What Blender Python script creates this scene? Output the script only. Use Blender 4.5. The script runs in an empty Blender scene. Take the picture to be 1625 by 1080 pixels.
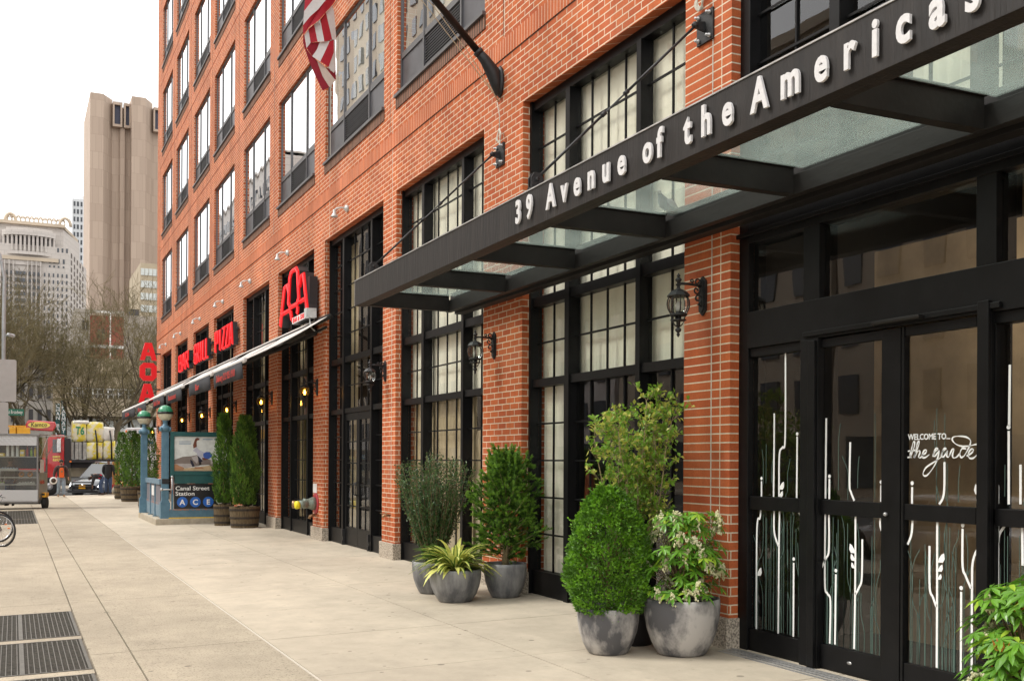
import bpy, bmesh, math, random
from mathutils import Vector, Matrix
R = math.radians; PI = math.pi
scn = bpy.context.scene; C = scn.collection
# ---------------------------------------------------------------- camera
CAM = (-6.0, 0.0, 1.735)
FPX, CX, CY, ROLL = 1700.0, 812.5, 732.0, 0.0052
YAW = math.atan(791 / FPX)
cd = bpy.data.cameras.new('camera'); cam = bpy.data.objects.new('camera', cd); C.objects.link(cam)
cd.sensor_width = 36; cd.lens = 36 * FPX / 1625; cd.shift_y = (CY - 540) / 1625; cd.shift_x = 0
cd.clip_end = 4000; cd.clip_start = 0.05
cam.matrix_world = Matrix.Translation(CAM) @ Matrix.Rotation(-YAW, 4, 'Z') @ Matrix.Rotation(PI / 2, 4, 'X') @ Matrix.Rotation(ROLL, 4, 'Z')
scn.camera = cam
# ---------------------------------------------------------------- world and sun (bright overcast)
w = bpy.data.worlds.new("World"); scn.world = w; w.use_nodes = True
nt = w.node_tree; nt.nodes.clear()
out = nt.nodes.new('ShaderNodeOutputWorld'); bg = nt.nodes.new('ShaderNodeBackground')
sky = nt.nodes.new('ShaderNodeTexSky'); sky.sky_type = 'NISHITA'; sky.sun_disc = False
SUN_EL, SUN_AZ = R(48), R(-62)          # azimuth measured from +Y towards +X
sky.sun_elevation = SUN_EL; sky.sun_rotation = SUN_AZ; sky.dust_density = 4; sky.air_density = 1
mx = nt.nodes.new('ShaderNodeMixRGB'); mx.inputs[0].default_value = 0.86
mx.inputs[2].default_value = (12.4, 12.2, 11.9, 1)
nt.links.new(sky.outputs[0], mx.inputs[1]); nt.links.new(mx.outputs[0], bg.inputs[0])
bg.inputs[1].default_value = 0.12
nt.links.new(bg.outputs[0], out.inputs[0])
sl = bpy.data.lights.new('sun', 'SUN'); sl.energy = 1.5; sl.angle = R(14); sl.color = (1, .97, .91)
so = bpy.data.objects.new('sun', sl); C.objects.link(so)
sd = Vector((math.sin(SUN_AZ) * math.cos(SUN_EL), math.cos(SUN_AZ) * math.cos(SUN_EL), math.sin(SUN_EL)))
so.rotation_euler = sd.to_track_quat('Z', 'Y').to_euler(); so.location = (-20, 10, 30)
scn.view_settings.view_transform = 'Standard'; scn.view_settings.look = 'None'
scn.view_settings.exposure = 0.62; scn.view_settings.gamma = 1
scn.cycles.max_bounces = 8; scn.cycles.transparent_max_bounces = 24
# ---------------------------------------------------------------- measuring helpers
_fw = Vector((math.sin(YAW), math.cos(YAW), 0)); _rt = Vector((math.cos(YAW), -math.sin(YAW), 0))
def _ray(px, py):
    u = px - CX; v = CY - py
    a = u * math.cos(ROLL) - v * math.sin(ROLL); b = u * math.sin(ROLL) + v * math.cos(ROLL)
    return _fw * FPX + _rt * a + Vector((0, 0, b))
def wallpt(px, py, x=0.0):      # (y, z) on a plane parallel to the facade
    d = _ray(px, py); t = (x - CAM[0]) / d.x
    return (CAM[1] + t * d.y, CAM[2] + t * d.z)
def farpt(px, py, y):           # (x, z) on a plane across the street axis
    d = _ray(px, py); t = (y - CAM[1]) / d.y
    return (CAM[0] + t * d.x, CAM[2] + t * d.z)
def gz(x): return 0.02 * x + 0.02      # pavement falls 2 % to the kerb
# ---------------------------------------------------------------- materials
M = {}
def nmat(name):
    m = bpy.data.materials.new(name); m.use_nodes = True; M[name] = m
    t = m.node_tree; b = t.nodes['Principled BSDF']
    return m, t, b
def N(t, typ, **kw):
    n = t.nodes.new(typ)
    for k, v in kw.items(): setattr(n, k, v)
    return n
def rgb(c): return (c[0], c[1], c[2], 1)
def mat(name, c, rough=.6, metal=0, var=.12, scale=8, c2=None, bump=0, bscale=None, spec=.5, coat=0, stretch=None, detail=6, sharp=None):
    """principled with noise driven colour variation and bump"""
    m, t, b = nmat(name)
    b.inputs['Roughness'].default_value = rough; b.inputs['Metallic'].default_value = metal
    b.inputs['Specular IOR Level'].default_value = spec; b.inputs['Coat Weight'].default_value = coat
    tc = N(t, 'ShaderNodeTexCoord'); mp = N(t, 'ShaderNodeMapping')
    if stretch: mp.inputs['Scale'].default_value = stretch
    t.links.new(tc.outputs['Object'], mp.inputs[0])
    no = N(t, 'ShaderNodeTexNoise'); no.inputs['Scale'].default_value = scale; no.inputs['Detail'].default_value = detail
    no.inputs['Roughness'].default_value = .6
    t.links.new(mp.outputs[0], no.inputs['Vector'])
    cr = N(t, 'ShaderNodeValToRGB')
    lo, hi = (.3, .7) if sharp is None else sharp
    cr.color_ramp.elements[0].position = lo; cr.color_ramp.elements[1].position = hi
    a = c2 if c2 else tuple(max(0, x * (1 - var)) for x in c)
    d = c if c2 else tuple(min(1, x * (1 + var)) for x in c)
    cr.color_ramp.elements[0].color = rgb(a); cr.color_ramp.elements[1].color = rgb(d)
    t.links.new(no.outputs['Fac'], cr.inputs[0]); t.links.new(cr.outputs[0], b.inputs['Base Color'])
    if bump:
        bn = N(t, 'ShaderNodeTexNoise'); bn.inputs['Scale'].default_value = bscale or scale * 4; bn.inputs['Detail'].default_value = 4
        t.links.new(mp.outputs[0], bn.inputs['Vector'])
        bp = N(t, 'ShaderNodeBump'); bp.inputs['Strength'].default_value = bump; bp.inputs['Distance'].default_value = .01
        t.links.new(bn.outputs['Fac'], bp.inputs['Height']); t.links.new(bp.outputs[0], b.inputs['Normal'])
    return m
def emis(name, c, s, base=(.1, .1, .1)):
    m, t, b = nmat(name); b.inputs['Base Color'].default_value = rgb(base)
    b.inputs['Emission Color'].default_value = rgb(c); b.inputs['Emission Strength'].default_value = s
    return m
def glass(name, tint=(.8, .85, .82), refl=1.0, rough=0.0, base=.0, dirt=None, wav=0, blend=.35):
    m, t, b = nmat(name)
    o = t.nodes['Material Output']; t.nodes.remove(b)
    tr = N(t, 'ShaderNodeBsdfTransparent'); tr.inputs[0].default_value = rgb(tint)
    gl = N(t, 'ShaderNodeBsdfGlossy'); gl.inputs['Roughness'].default_value = rough; gl.inputs[0].default_value = rgb((.97, .98, 1))
    fr = N(t, 'ShaderNodeFresnel'); fr.inputs[0].default_value = 1.52
    mu = N(t, 'ShaderNodeMath', operation='MULTIPLY_ADD'); mu.inputs[1].default_value = refl; mu.inputs[2].default_value = base; mu.use_clamp = True
    t.links.new(fr.outputs[0], mu.inputs[0])
    ge = N(t, 'ShaderNodeNewGeometry'); iv = N(t, 'ShaderNodeMath', operation='SUBTRACT'); iv.inputs[0].default_value = 1
    t.links.new(ge.outputs['Backfacing'], iv.inputs[1]); m9 = N(t, 'ShaderNodeMath', operation='MULTIPLY')
    t.links.new(mu.outputs[0], m9.inputs[0]); t.links.new(iv.outputs[0], m9.inputs[1]); mu = m9
    ms = N(t, 'ShaderNodeMixShader'); t.links.new(mu.outputs[0], ms.inputs[0]); t.links.new(tr.outputs[0], ms.inputs[1]); t.links.new(gl.outputs[0], ms.inputs[2])
    last = ms
    if wav:
        tc = N(t, 'ShaderNodeTexCoord'); no = N(t, 'ShaderNodeTexNoise'); no.inputs['Scale'].default_value = 1.3; no.inputs['Detail'].default_value = 1
        t.links.new(tc.outputs['Object'], no.inputs['Vector'])
        bp = N(t, 'ShaderNodeBump'); bp.inputs['Strength'].default_value = wav; bp.inputs['Distance'].default_value = .05
        t.links.new(no.outputs['Fac'], bp.inputs['Height']); t.links.new(bp.outputs[0], gl.inputs['Normal'])
    if dirt:
        df = N(t, 'ShaderNodeBsdfTranslucent'); df.inputs[0].default_value = rgb(dirt[0])
        tc = N(t, 'ShaderNodeTexCoord'); no = N(t, 'ShaderNodeTexNoise'); no.inputs['Scale'].default_value = 1.2; no.inputs['Detail'].default_value = 5
        t.links.new(tc.outputs['Object'], no.inputs['Vector'])
        m2 = N(t, 'ShaderNodeMath', operation='MULTIPLY'); m2.inputs[1].default_value = dirt[1]
        t.links.new(no.outputs['Fac'], m2.inputs[0])
        ms2 = N(t, 'ShaderNodeMixShader'); t.links.new(m2.outputs[0], ms2.inputs[0]); t.links.new(ms.outputs[0], ms2.inputs[1]); t.links.new(df.outputs[0], ms2.inputs[2])
        last = ms2
    t.links.new(last.outputs[0], o.inputs[0])
    return m
def brick(name, c1, c2, cm, bw=.26, rh=.0836, mo=.011, offset=.5, var=.35, bump=.5):
    m, t, b = nmat(name); b.inputs['Roughness'].default_value = .85; b.inputs['Specular IOR Level'].default_value = .25
    tc = N(t, 'ShaderNodeTexCoord'); sx = N(t, 'ShaderNodeSeparateXYZ'); t.links.new(tc.outputs['Object'], sx.inputs[0])
    ad = N(t, 'ShaderNodeMath', operation='ADD'); t.links.new(sx.outputs[0], ad.inputs[0]); t.links.new(sx.outputs[1], ad.inputs[1])
    cb = N(t, 'ShaderNodeCombineXYZ'); t.links.new(ad.outputs[0], cb.inputs[0]); t.links.new(sx.outputs[2], cb.inputs[1])
    br = N(t, 'ShaderNodeTexBrick'); br.offset = offset; br.inputs['Scale'].default_value = 1
    br.inputs['Brick Width'].default_value = bw; br.inputs['Row Height'].default_value = rh
    br.inputs['Mortar Size'].default_value = mo / 2; br.inputs['Mortar Smooth'].default_value = .15; br.inputs['Bias'].default_value = -.1
    br.inputs['Color1'].default_value = rgb(c1); br.inputs['Color2'].default_value = rgb(c2); br.inputs['Mortar'].default_value = rgb(cm)
    t.links.new(cb.outputs[0], br.inputs['Vector'])
    no = N(t, 'ShaderNodeTexNoise'); no.inputs['Scale'].default_value = .7; no.inputs['Detail'].default_value = 9; no.inputs['Roughness'].default_value = .65
    t.links.new(tc.outputs['Object'], no.inputs['Vector'])
    mr = N(t, 'ShaderNodeMapRange'); mr.inputs[1].default_value = .3; mr.inputs[2].default_value = .7
    mr.inputs[3].default_value = 1 - var * .5; mr.inputs[4].default_value = 1 + var * .4
    t.links.new(no.outputs['Fac'], mr.inputs[0])
    ns = N(t, 'ShaderNodeTexNoise'); ns.inputs['Scale'].default_value = 1.6; ns.inputs['Detail'].default_value = 8; ns.inputs['Roughness'].default_value = .7
    mps = N(t, 'ShaderNodeMapping'); mps.inputs['Scale'].default_value = (1, 1, .13); t.links.new(tc.outputs['Object'], mps.inputs[0]); t.links.new(mps.outputs[0], ns.inputs['Vector'])
    mrs = N(t, 'ShaderNodeMapRange'); mrs.inputs[1].default_value = .32; mrs.inputs[2].default_value = .62; mrs.inputs[3].default_value = .72; mrs.inputs[4].default_value = 1.06
    t.links.new(ns.outputs['Fac'], mrs.inputs[0]); mms = N(t, 'ShaderNodeMath', operation='MULTIPLY'); t.links.new(mr.outputs[0], mms.inputs[0]); t.links.new(mrs.outputs[0], mms.inputs[1]); mr = mms
    n2 = N(t, 'ShaderNodeTexNoise'); n2.inputs['Scale'].default_value = 60; n2.inputs['Detail'].default_value = 3
    t.links.new(tc.outputs['Object'], n2.inputs['Vector'])
    mr2 = N(t, 'ShaderNodeMapRange'); mr2.inputs[1].default_value = .3; mr2.inputs[2].default_value = .7; mr2.inputs[3].default_value = .86; mr2.inputs[4].default_value = 1.1
    t.links.new(n2.outputs['Fac'], mr2.inputs[0])
    mm = N(t, 'ShaderNodeMath', operation='MULTIPLY'); t.links.new(mr.outputs[0], mm.inputs[0]); t.links.new(mr2.outputs[0], mm.inputs[1])
    vm = N(t, 'ShaderNodeVectorMath', operation='SCALE'); t.links.new(br.outputs['Color'], vm.inputs[0]); t.links.new(mm.outputs[0], vm.inputs['Scale'])
    # faint efflorescence bloom
    n3 = N(t, 'ShaderNodeTexNoise'); n3.inputs['Scale'].default_value = .45; n3.inputs['Detail'].default_value = 10; n3.inputs['Roughness'].default_value = .7
    mp3 = N(t, 'ShaderNodeMapping'); mp3.inputs['Scale'].default_value = (1, 1, 2.2); mp3.inputs['Location'].default_value = (7, 3, 1)
    t.links.new(tc.outputs['Object'], mp3.inputs[0]); t.links.new(mp3.outputs[0], n3.inputs['Vector'])
    mr3 = N(t, 'ShaderNodeMapRange'); mr3.inputs[1].default_value = .5; mr3.inputs[2].default_value = .8; mr3.inputs[3].default_value = 0; mr3.inputs[4].default_value = .3
    t.links.new(n3.outputs['Fac'], mr3.inputs[0])
    mxx = N(t, 'ShaderNodeMixRGB'); t.links.new(mr3.outputs[0], mxx.inputs[0]); t.links.new(vm.outputs[0], mxx.inputs[1]); mxx.inputs[2].default_value = (.60, .30, .20, 1)
    t.links.new(mxx.outputs[0], b.inputs['Base Color'])
    iv = N(t, 'ShaderNodeMath', operation='SUBTRACT'); iv.inputs[0].default_value = 1; t.links.new(br.outputs['Fac'], iv.inputs[1])
    bp = N(t, 'ShaderNodeBump'); bp.inputs['Strength'].default_value = bump; bp.inputs['Distance'].default_value = .006
    t.links.new(iv.outputs[0], bp.inputs['Height']); t.links.new(bp.outputs[0], b.inputs['Normal'])
    return m
brick('brick', (.43, .095, .033), (.56, .145, .047), (.72, .62, .46), mo=.0135)
brick('brick_soldier', (.47, .115, .040), (.58, .155, .055), (.70, .50, .37), bw=.0836, rh=50, mo=.014, offset=0)
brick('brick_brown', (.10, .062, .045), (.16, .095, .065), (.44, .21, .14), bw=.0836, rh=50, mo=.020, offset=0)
brick('brick_long', (.43, .095, .033), (.56, .145, .047), (.72, .62, .46), mo=.0135, bw=.78, offset=0)
mat('black_steel', (.013, .0115, .011), .5, 0, .5, 2.5, bump=.25, bscale=18, spec=.3, stretch=(1, .25, 1))
mat('black_frame', (.0055, .0055, .006), .42, 0, .3, 6, bump=.05, bscale=30, spec=.22)
mat('black_iron', (.015, .015, .016), .5, 0, .3, 20, bump=.3, bscale=80)
mat('frame_grey', (.105, .103, .108), .42, .3, .12, 5)
mat('panel_grey', (.075, .075, .085), .38, .2, .25, 3)
mat('louver_dark', (.010, .010, .012), .6)
mat('granite', (.52, .45, .36), .75, 0, 0, 48, c2=(.20, .17, .14), bump=.2, detail=3, sharp=(.42, .56))
mat('curtain', (.84, .79, .66), .9, 0, .06, 3)
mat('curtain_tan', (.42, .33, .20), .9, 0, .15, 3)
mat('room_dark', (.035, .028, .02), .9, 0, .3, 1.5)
mat('room_tan', (.36, .24, .13), .9, 0, .3, 1.5)
mat('white_paint', (.78, .77, .74), .45, 0, .06, 10)
mat('letter_white', (.66, .65, .65), .4, 0, .08, 30)
mat('grey_metal', (.45, .45, .45), .35, .6, .15, 10)
mat('lamp_white', (.55, .57, .56), .4, .2, .15, 10)
mat('fascia_paint', (.022, .018, .016), .5, 0, 0, 5, c2=(.010, .0085, .008), stretch=(1, 1.5, .12), bump=.5, bscale=30, spec=.35, sharp=(.35, .65))
mat('edge_highlight', (.42, .41, .40), .45, .2, .4, 4)
mat('rope', (.45, .36, .24), .9, 0, .3, 60)
mat('rope_pale', (.55, .52, .44), .9, 0, .3, 60)
mat('decal_white', (.86, .87, .86), .6, 0, .02, 5)
mat('decal_green', (.075, .125, .105), .6, 0, .1, 5)
glass('glass_street', (.97, .98, .97), 1.0, 0, .02, wav=.035)
glass('glass_upper', (.93, .95, .96), 2.6, 0, .16, wav=.018)
glass('glass_canopy', (.93, .97, .95), 1.2, .05, .02, dirt=((.60, .70, .64), .27))
glass('glass_lamp', (.93, .95, .93), 1.5, .08, .16)
glass('glass_amber', (1, .80, .35), 1.0, .05, .03)
emis('bulb_lit', (1, .55, .12), 22)
emis('bulb_glow', (1, .42, .05), 5)
# ---------------------------------------------------------------- mesh builder
class MB:
    def __init__(s): s.v = []; s.f = []; s.m = []; s.sm = []
    def add(s, vs, fs, m=0, smooth=False):
        k = len(s.v); s.v.extend([tuple(p) for p in vs])
        for f in fs: s.f.append([i + k for i in f]); s.m.append(m); s.sm.append(smooth)
        return s
    def box(s, x0, x1, y0, y1, z0, z1, m=0):
        if x0 > x1: x0, x1 = x1, x0
        if y0 > y1: y0, y1 = y1, y0
        if z0 > z1: z0, z1 = z1, z0
        return s.add([(x0, y0, z0), (x1, y0, z0), (x1, y1, z0), (x0, y1, z0), (x0, y0, z1), (x1, y0, z1), (x1, y1, z1), (x0, y1, z1)],
                     [(0, 3, 2, 1), (4, 5, 6, 7), (0, 1, 5, 4), (1, 2, 6, 5), (2, 3, 7, 6), (3, 0, 4, 7)], m)
    def hexa(s, p, m=0):     # eight corners, bottom ring then top ring
        return s.add(p, [(0, 3, 2, 1), (4, 5, 6, 7), (0, 1, 5, 4), (1, 2, 6, 5), (2, 3, 7, 6), (3, 0, 4, 7)], m)
    def obox(s, c, size, mtx=None, m=0):
        a, b, d = (k / 2 for k in size); c = Vector(c)
        P = [Vector(q) for q in [(-a, -b, -d), (a, -b, -d), (a, b, -d), (-a, b, -d), (-a, -b, d), (a, -b, d), (a, b, d), (-a, b, d)]]
        if mtx is not None: P = [mtx @ q for q in P]
        return s.hexa([c + q for q in P], m)
    def quad(s, a, b, c, d, m=0): return s.add([a, b, c, d], [(0, 1, 2, 3)], m)
    def prism(s, poly, f0, f1, m=0, smooth=False):   # poly 2D, f0/f1 map 2D -> 3D for the two ends
        n = len(poly); A = [f0(*p) for p in poly]; B = [f1(*p) for p in poly]
        return s.add(A + B, [list(range(n))[::-1], list(range(n, 2 * n))] + [(i, (i + 1) % n, n + (i + 1) % n, n + i) for i in range(n)], m, smooth)
    def tube(s, pts, r, n=6, m=0, cap=True, smooth=True):
        pts = [Vector(p) for p in pts]; k = len(pts)
        rs = r if isinstance(r, (list, tuple)) else [r] * k
        vs = []; prev = None
        for i, p in enumerate(pts):
            d = (pts[min(i + 1, k - 1)] - pts[max(i - 1, 0)])
            if d.length < 1e-9: d = Vector((0, 0, 1))
            d.normalize()
            if prev is None:
                u = d.orthogonal().normalized()
            else:
                u = prev - d * prev.dot(d)
                u = u.normalized() if u.length > 1e-6 else d.orthogonal().normalized()
            prev = u; w_ = d.cross(u)
            for j in range(n):
                a = 2 * PI * j / n; vs.append(p + (u * math.cos(a) + w_ * math.sin(a)) * rs[i])
        fs = [(i * n + j, i * n + (j + 1) % n, (i + 1) * n + (j + 1) % n, (i + 1) * n + j) for i in range(k - 1) for j in range(n)]
        if cap: fs += [list(range(n))[::-1], list(range((k - 1) * n, k * n))]
        return s.add(vs, fs, m, smooth)
    def lathe(s, prof, n=16, c=(0, 0, 0), m=0, smooth=True, ax='Z', sx=1, sy=1):
        vs = []; k = len(prof)
        for r, h in prof:
            for j in range(n):
                a = 2 * PI * j / n; x, y, z = r * math.cos(a) * sx, r * math.sin(a) * sy, h
                if ax == 'X': x, y, z = z, y, x
                if ax == 'Y': x, y, z = x, z, y
                vs.append((c[0] + x, c[1] + y, c[2] + z))
        fs = [(i * n + j, i * n + (j + 1) % n, (i + 1) * n + (j + 1) % n, (i + 1) * n + j) for i in range(k - 1) for j in range(n)]
        fs += [list(range(n))[::-1], list(range((k - 1) * n, k * n))]
        if ax in 'XY': fs = [f[::-1] for f in fs]
        return s.add(vs, fs, m, smooth)
    def sphere(s, c, r, n=12, m=0, sz=1, sx=1, sy=1):
        k = max(4, n // 2)
        return s.lathe([(max(r * math.sin(PI * i / k), 1e-4), -r * sz * math.cos(PI * i / k)) for i in range(k + 1)], n, c, m, True, sx=sx, sy=sy)
    def leaf(s, p, d, nrm, L, W, m=0, fold=.25):
        d = d.normalized(); sd_ = d.cross(nrm)
        sd_ = sd_.normalized() if sd_.length > 1e-5 else d.orthogonal().normalized()
        up = sd_.cross(d); a = p; b = p + d * L * .5 + sd_ * W * .5 + up * W * fold; c = p + d * L; e = p + d * L * .5 - sd_ * W * .5 + up * W * fold
        return s.add([a, b, c, e], [(0, 1, 2), (0, 2, 3)], m)
    def build(s, name, mats, parent=None, world=False, bevel=0, local_of=None):
        me = bpy.data.meshes.new(name)
        off = Vector((0, 0, 0))
        if world:
            q = parent
            while q is not None: off = off + q.location; q = q.parent
            if parent is None and s.v:
                xs = [min(p[i] for p in s.v) for i in range(3)]; xe = [max(p[i] for p in s.v) for i in range(3)]
                off = Vector(((xs[0] + xe[0]) / 2, (xs[1] + xe[1]) / 2, xs[2]))
        vs = [(p[0] - off.x, p[1] - off.y, p[2] - off.z) for p in s.v]
        me.from_pydata(vs, [], s.f)
        if not isinstance(mats, (list, tuple)): mats = [mats]
        for q in mats: me.materials.append(M[q])
        me.polygons.foreach_set('material_index', s.m); me.polygons.foreach_set('use_smooth', s.sm)
        me.update()
        o = bpy.data.objects.new(name, me); C.objects.link(o)
        if parent is not None: o.parent = parent
        elif world: o.location = off
        if bevel:
            bv = o.modifiers.new('bevel', 'BEVEL'); bv.width = bevel; bv.segments = 2; bv.limit_method = 'ANGLE'; bv.harden_normals = False
        return o
def tag(o, label=None, cat=None, group=None, kind=None):
    if label: o['label'] = label
    if cat: o['category'] = cat
    if group: o['group'] = group
    if kind: o['kind'] = kind
    return o
def thing(name, label, cat, loc=(0, 0, 0), rz=0, group=None):
    o = bpy.data.objects.new(name, None); C.objects.link(o); o.location = loc; o.rotation_euler = (0, 0, rz)
    o.empty_display_size = .3
    return tag(o, label, cat, group)
def dup(o, parent=None):
    c = o.copy(); C.objects.link(c)
    if parent is not None: c.parent = parent
    for ch in list(o.children): dup(ch, c)
    return c
def text_mesh(name, txt, size, depth, m, parent, origin, ux, uy, width=None, bold=0.0, align='LEFT', world=True, space=1.0, res=3, xs_=None, split=None):
    """raised lettering: local x -> ux, local y -> uy, thickness along ux x uy"""
    cu = bpy.data.curves.new(name, 'FONT'); cu.body = txt; cu.size = size; cu.extrude = depth / 2; cu.offset = bold
    cu.resolution_u = res; cu.align_x = align; cu.space_character = space
    o = bpy.data.objects.new(name, cu); C.objects.link(o)
    if xs_ and width:        # keep the glyph proportion xs_, reach the width by letter spacing
        for _ in range(6):
            bpy.context.view_layer.update(); w0 = o.dimensions.x * xs_; n_ = max(1, len(txt) - 1)
            cu.space_character = max(.5, cu.space_character + (width - w0) / (n_ * size * .55 * xs_))
    dg = bpy.context.evaluated_depsgraph_get(); me = bpy.data.meshes.new_from_object(o.evaluated_get(dg))
    bpy.data.objects.remove(o); bpy.data.curves.remove(cu)
    xs = [v.co.x for v in me.vertices]; sc_ = 1.0
    x0 = 0
    if width:
        sc_ = width / (max(xs) - min(xs)); x0 = min(xs)
    ux = Vector(ux).normalized(); uy = Vector(uy).normalized(); uz = ux.cross(uy); off = Vector((0, 0, 0))
    if world:
        q = parent
        while q is not None: off = off + q.location; q = q.parent
    for v in me.vertices:
        c = v.co.copy(); p = Vector(origin) + ux * ((c.x - x0) * sc_) + uy * c.y + uz * c.z - off
        v.co = p
    me.materials.clear(); me.materials.append(M[m]); me.name = name
    if split:
        bm = bmesh.new(); bm.from_mesh(me); bm.verts.ensure_lookup_table(); seen = set(); isl = []
        for v in bm.verts:
            if v.index in seen: continue
            st_ = [v]; comp = []; seen.add(v.index)
            while st_:
                q = st_.pop(); comp.append(q.index)
                for e in q.link_edges:
                    o2 = e.other_vert(q)
                    if o2.index not in seen: seen.add(o2.index); st_.append(o2)
            pr = [ux.dot(bm.verts[i].co) for i in comp]; isl.append([min(pr), max(pr), set(comp)])
        isl.sort(key=lambda q: q[0]); grp = []
        for q in isl:
            if grp and q[0] < grp[-1][1] - .3 * min(q[1] - q[0], grp[-1][1] - grp[-1][0]): grp[-1][1] = max(q[1], grp[-1][1]); grp[-1][2] |= q[2]
            else: grp.append(q)
        for g_ in grp:
            ids = sorted(g_[2]); mp_ = {i: k for k, i in enumerate(ids)}; m3 = bpy.data.meshes.new(split)
            m3.from_pydata([tuple(bm.verts[i].co) for i in ids], [], [[mp_[v.index] for v in f.verts] for f in bm.faces if f.verts[0].index in g_[2]]); m3.materials.append(M[m])
            r = bpy.data.objects.new(split, m3); C.objects.link(r); r.parent = parent
        bm.free(); bpy.data.meshes.remove(me); return None
    r = bpy.data.objects.new(name, me); C.objects.link(r)
    if parent is not None: r.parent = parent
    return r
def ribbon(mb, pts, w, x, th=.002, m=0):
    """flat stroke lying on a plane parallel to the facade; pts (y, z)"""
    n = len(pts); L = []; Rr = []
    for i, (y, z) in enumerate(pts):
        a = pts[max(i - 1, 0)]; b = pts[min(i + 1, n - 1)]
        dy, dz = b[0] - a[0], b[1] - a[1]; l = math.hypot(dy, dz) or 1
        ww = w[i] if isinstance(w, (list, tuple)) else w
        L.append((y - dz / l * ww / 2, z + dy / l * ww / 2)); Rr.append((y + dz / l * ww / 2, z - dy / l * ww / 2))
    vs = [(x, *p) for p in L] + [(x, *p) for p in Rr] + [(x - th, *p) for p in L] + [(x - th, *p) for p in Rr]
    fs = []
    for i in range(n - 1):
        fs.append((2 * n + i, 2 * n + i + 1, 3 * n + i + 1, 3 * n + i))
        fs.append((i, n + i, n + i + 1, i + 1))
        fs.append((i, i + 1, 2 * n + i + 1, 2 * n + i)); fs.append((n + i, 3 * n + i, 3 * n + i + 1, n + i + 1))
    mb.add(vs, fs, m)
def smooth_pts(pts, k=5):
    """Catmull-Rom through 2D/3D points"""
    P = [Vector(p) for p in pts]; P = [P[0]] + P + [P[-1]]; o = []
    for i in range(1, len(P) - 2):
        for j in range(k):
            t = j / k; a, b, c, d = P[i - 1], P[i], P[i + 1], P[i + 2]
            o.append(.5 * ((2 * b) + (c - a) * t + (2 * a - 5 * b + 4 * c - d) * t * t + (3 * b - a - 3 * c + d) * t ** 3))
    o.append(P[-2]); return [tuple(q) for q in o]
rnd = random.Random(7)
# ================================================================ GROUND
def pavement_mat(name, base, speck, joints, coarse):
    m, t, b = nmat(name); b.inputs['Roughness'].default_value = .85; b.inputs['Specular IOR Level'].default_value = .3
    tc = N(t, 'ShaderNodeTexCoord')
    def noise(sc, det, rough=.6, sy=1):
        n = N(t, 'ShaderNodeTexNoise'); n.inputs['Scale'].default_value = sc; n.inputs['Detail'].default_value = det; n.inputs['Roughness'].default_value = rough
        mp = N(t, 'ShaderNodeMapping'); mp.inputs['Scale'].default_value = (1, sy, 1)
        t.links.new(tc.outputs['Object'], mp.inputs[0]); t.links.new(mp.outputs[0], n.inputs['Vector']); return n.outputs['Fac']
    def mr(f, a, b_, c, d):
        n = N(t, 'ShaderNodeMapRange'); n.inputs[1].default_value = a; n.inputs[2].default_value = b_; n.inputs[3].default_value = c; n.inputs[4].default_value = d
        t.links.new(f, n.inputs[0]); return n.outputs[0]
    def mul(a, b_):
        n = N(t, 'ShaderNodeMath', operation='MULTIPLY'); t.links.new(a, n.inputs[0]); t.links.new(b_, n.inputs[1]); return n.outputs[0]
    f = mul(mr(noise(.35, 8, .65, .5), .32, .68, .76, 1.12), mr(noise(2.2, 9, .75), .3, .7, .84, 1.08))
    sp = mr(noise(60 if coarse else 130, 2, .5), .56, .68, 1, speck); f = mul(f, sp)
    f = mul(f, mr(noise(7, 3, .5), .67, .71, 1, .86)); f = mul(f, mr(noise(.9, 10, .75, .35), .55, .72, 1, .87)); f = mul(f, mr(noise(.8, 9, .7, .6), .28, .45, 1.10, 1))
    for sc_, th_ in ((2.1, .035), (3.3, .022), (.9, .035)):
        vo = N(t, 'ShaderNodeTexVoronoi'); vo.inputs['Scale'].default_value = sc_; t.links.new(tc.outputs['Object'], vo.inputs['Vector'])
        f = mul(f, mr(vo.outputs['Distance'], th_ * sc_ * .8, th_ * sc_, .55, 1))
    vm = N(t, 'ShaderNodeVectorMath', operation='SCALE'); vm.inputs[0].default_value = base
    t.links.new(f, vm.inputs['Scale']); t.links.new(vm.outputs[0], b.inputs['Base Color'])
    bp = N(t, 'ShaderNodeBump'); bp.inputs['Strength'].default_value = .25; bp.inputs['Distance'].default_value = .004
    t.links.new(noise(90, 4), bp.inputs['Height']); t.links.new(bp.outputs[0], b.inputs['Normal'])
pavement_mat('pavement_fine', (.505, .44, .345), .93, None, False)
pavement_mat('pavement_coarse', (.43, .37, .28), .50, None, True)
pavement_mat('pavement_pale', (.53, .46, .36), .93, None, False)
mat('joint_dark', (.19, .16, .12), .9, 0, .3, 5)
mat('joint_pale', (.50, .455, .38), .8, 0, .1, 20)
mat('asphalt', (.075, .073, .07), .85, 0, .25, 1.2, bump=.3, bscale=60)
mat('road_paint', (.6, .6, .58), .7, 0, .25, 3)
mat('kerb_stone', (.33, .31, .28), .8, 0, .15, 8)
mat('soil', (.045, .03, .018), .95, 0, .4, 40, bump=.6)
g = MB(); g.quad((-900, -300, -.34), (900, -300, -.34), (900, 3000, -.34), (-900, 3000, -.34)); tag(g.build('ground', 'asphalt'), kind='structure')
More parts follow.
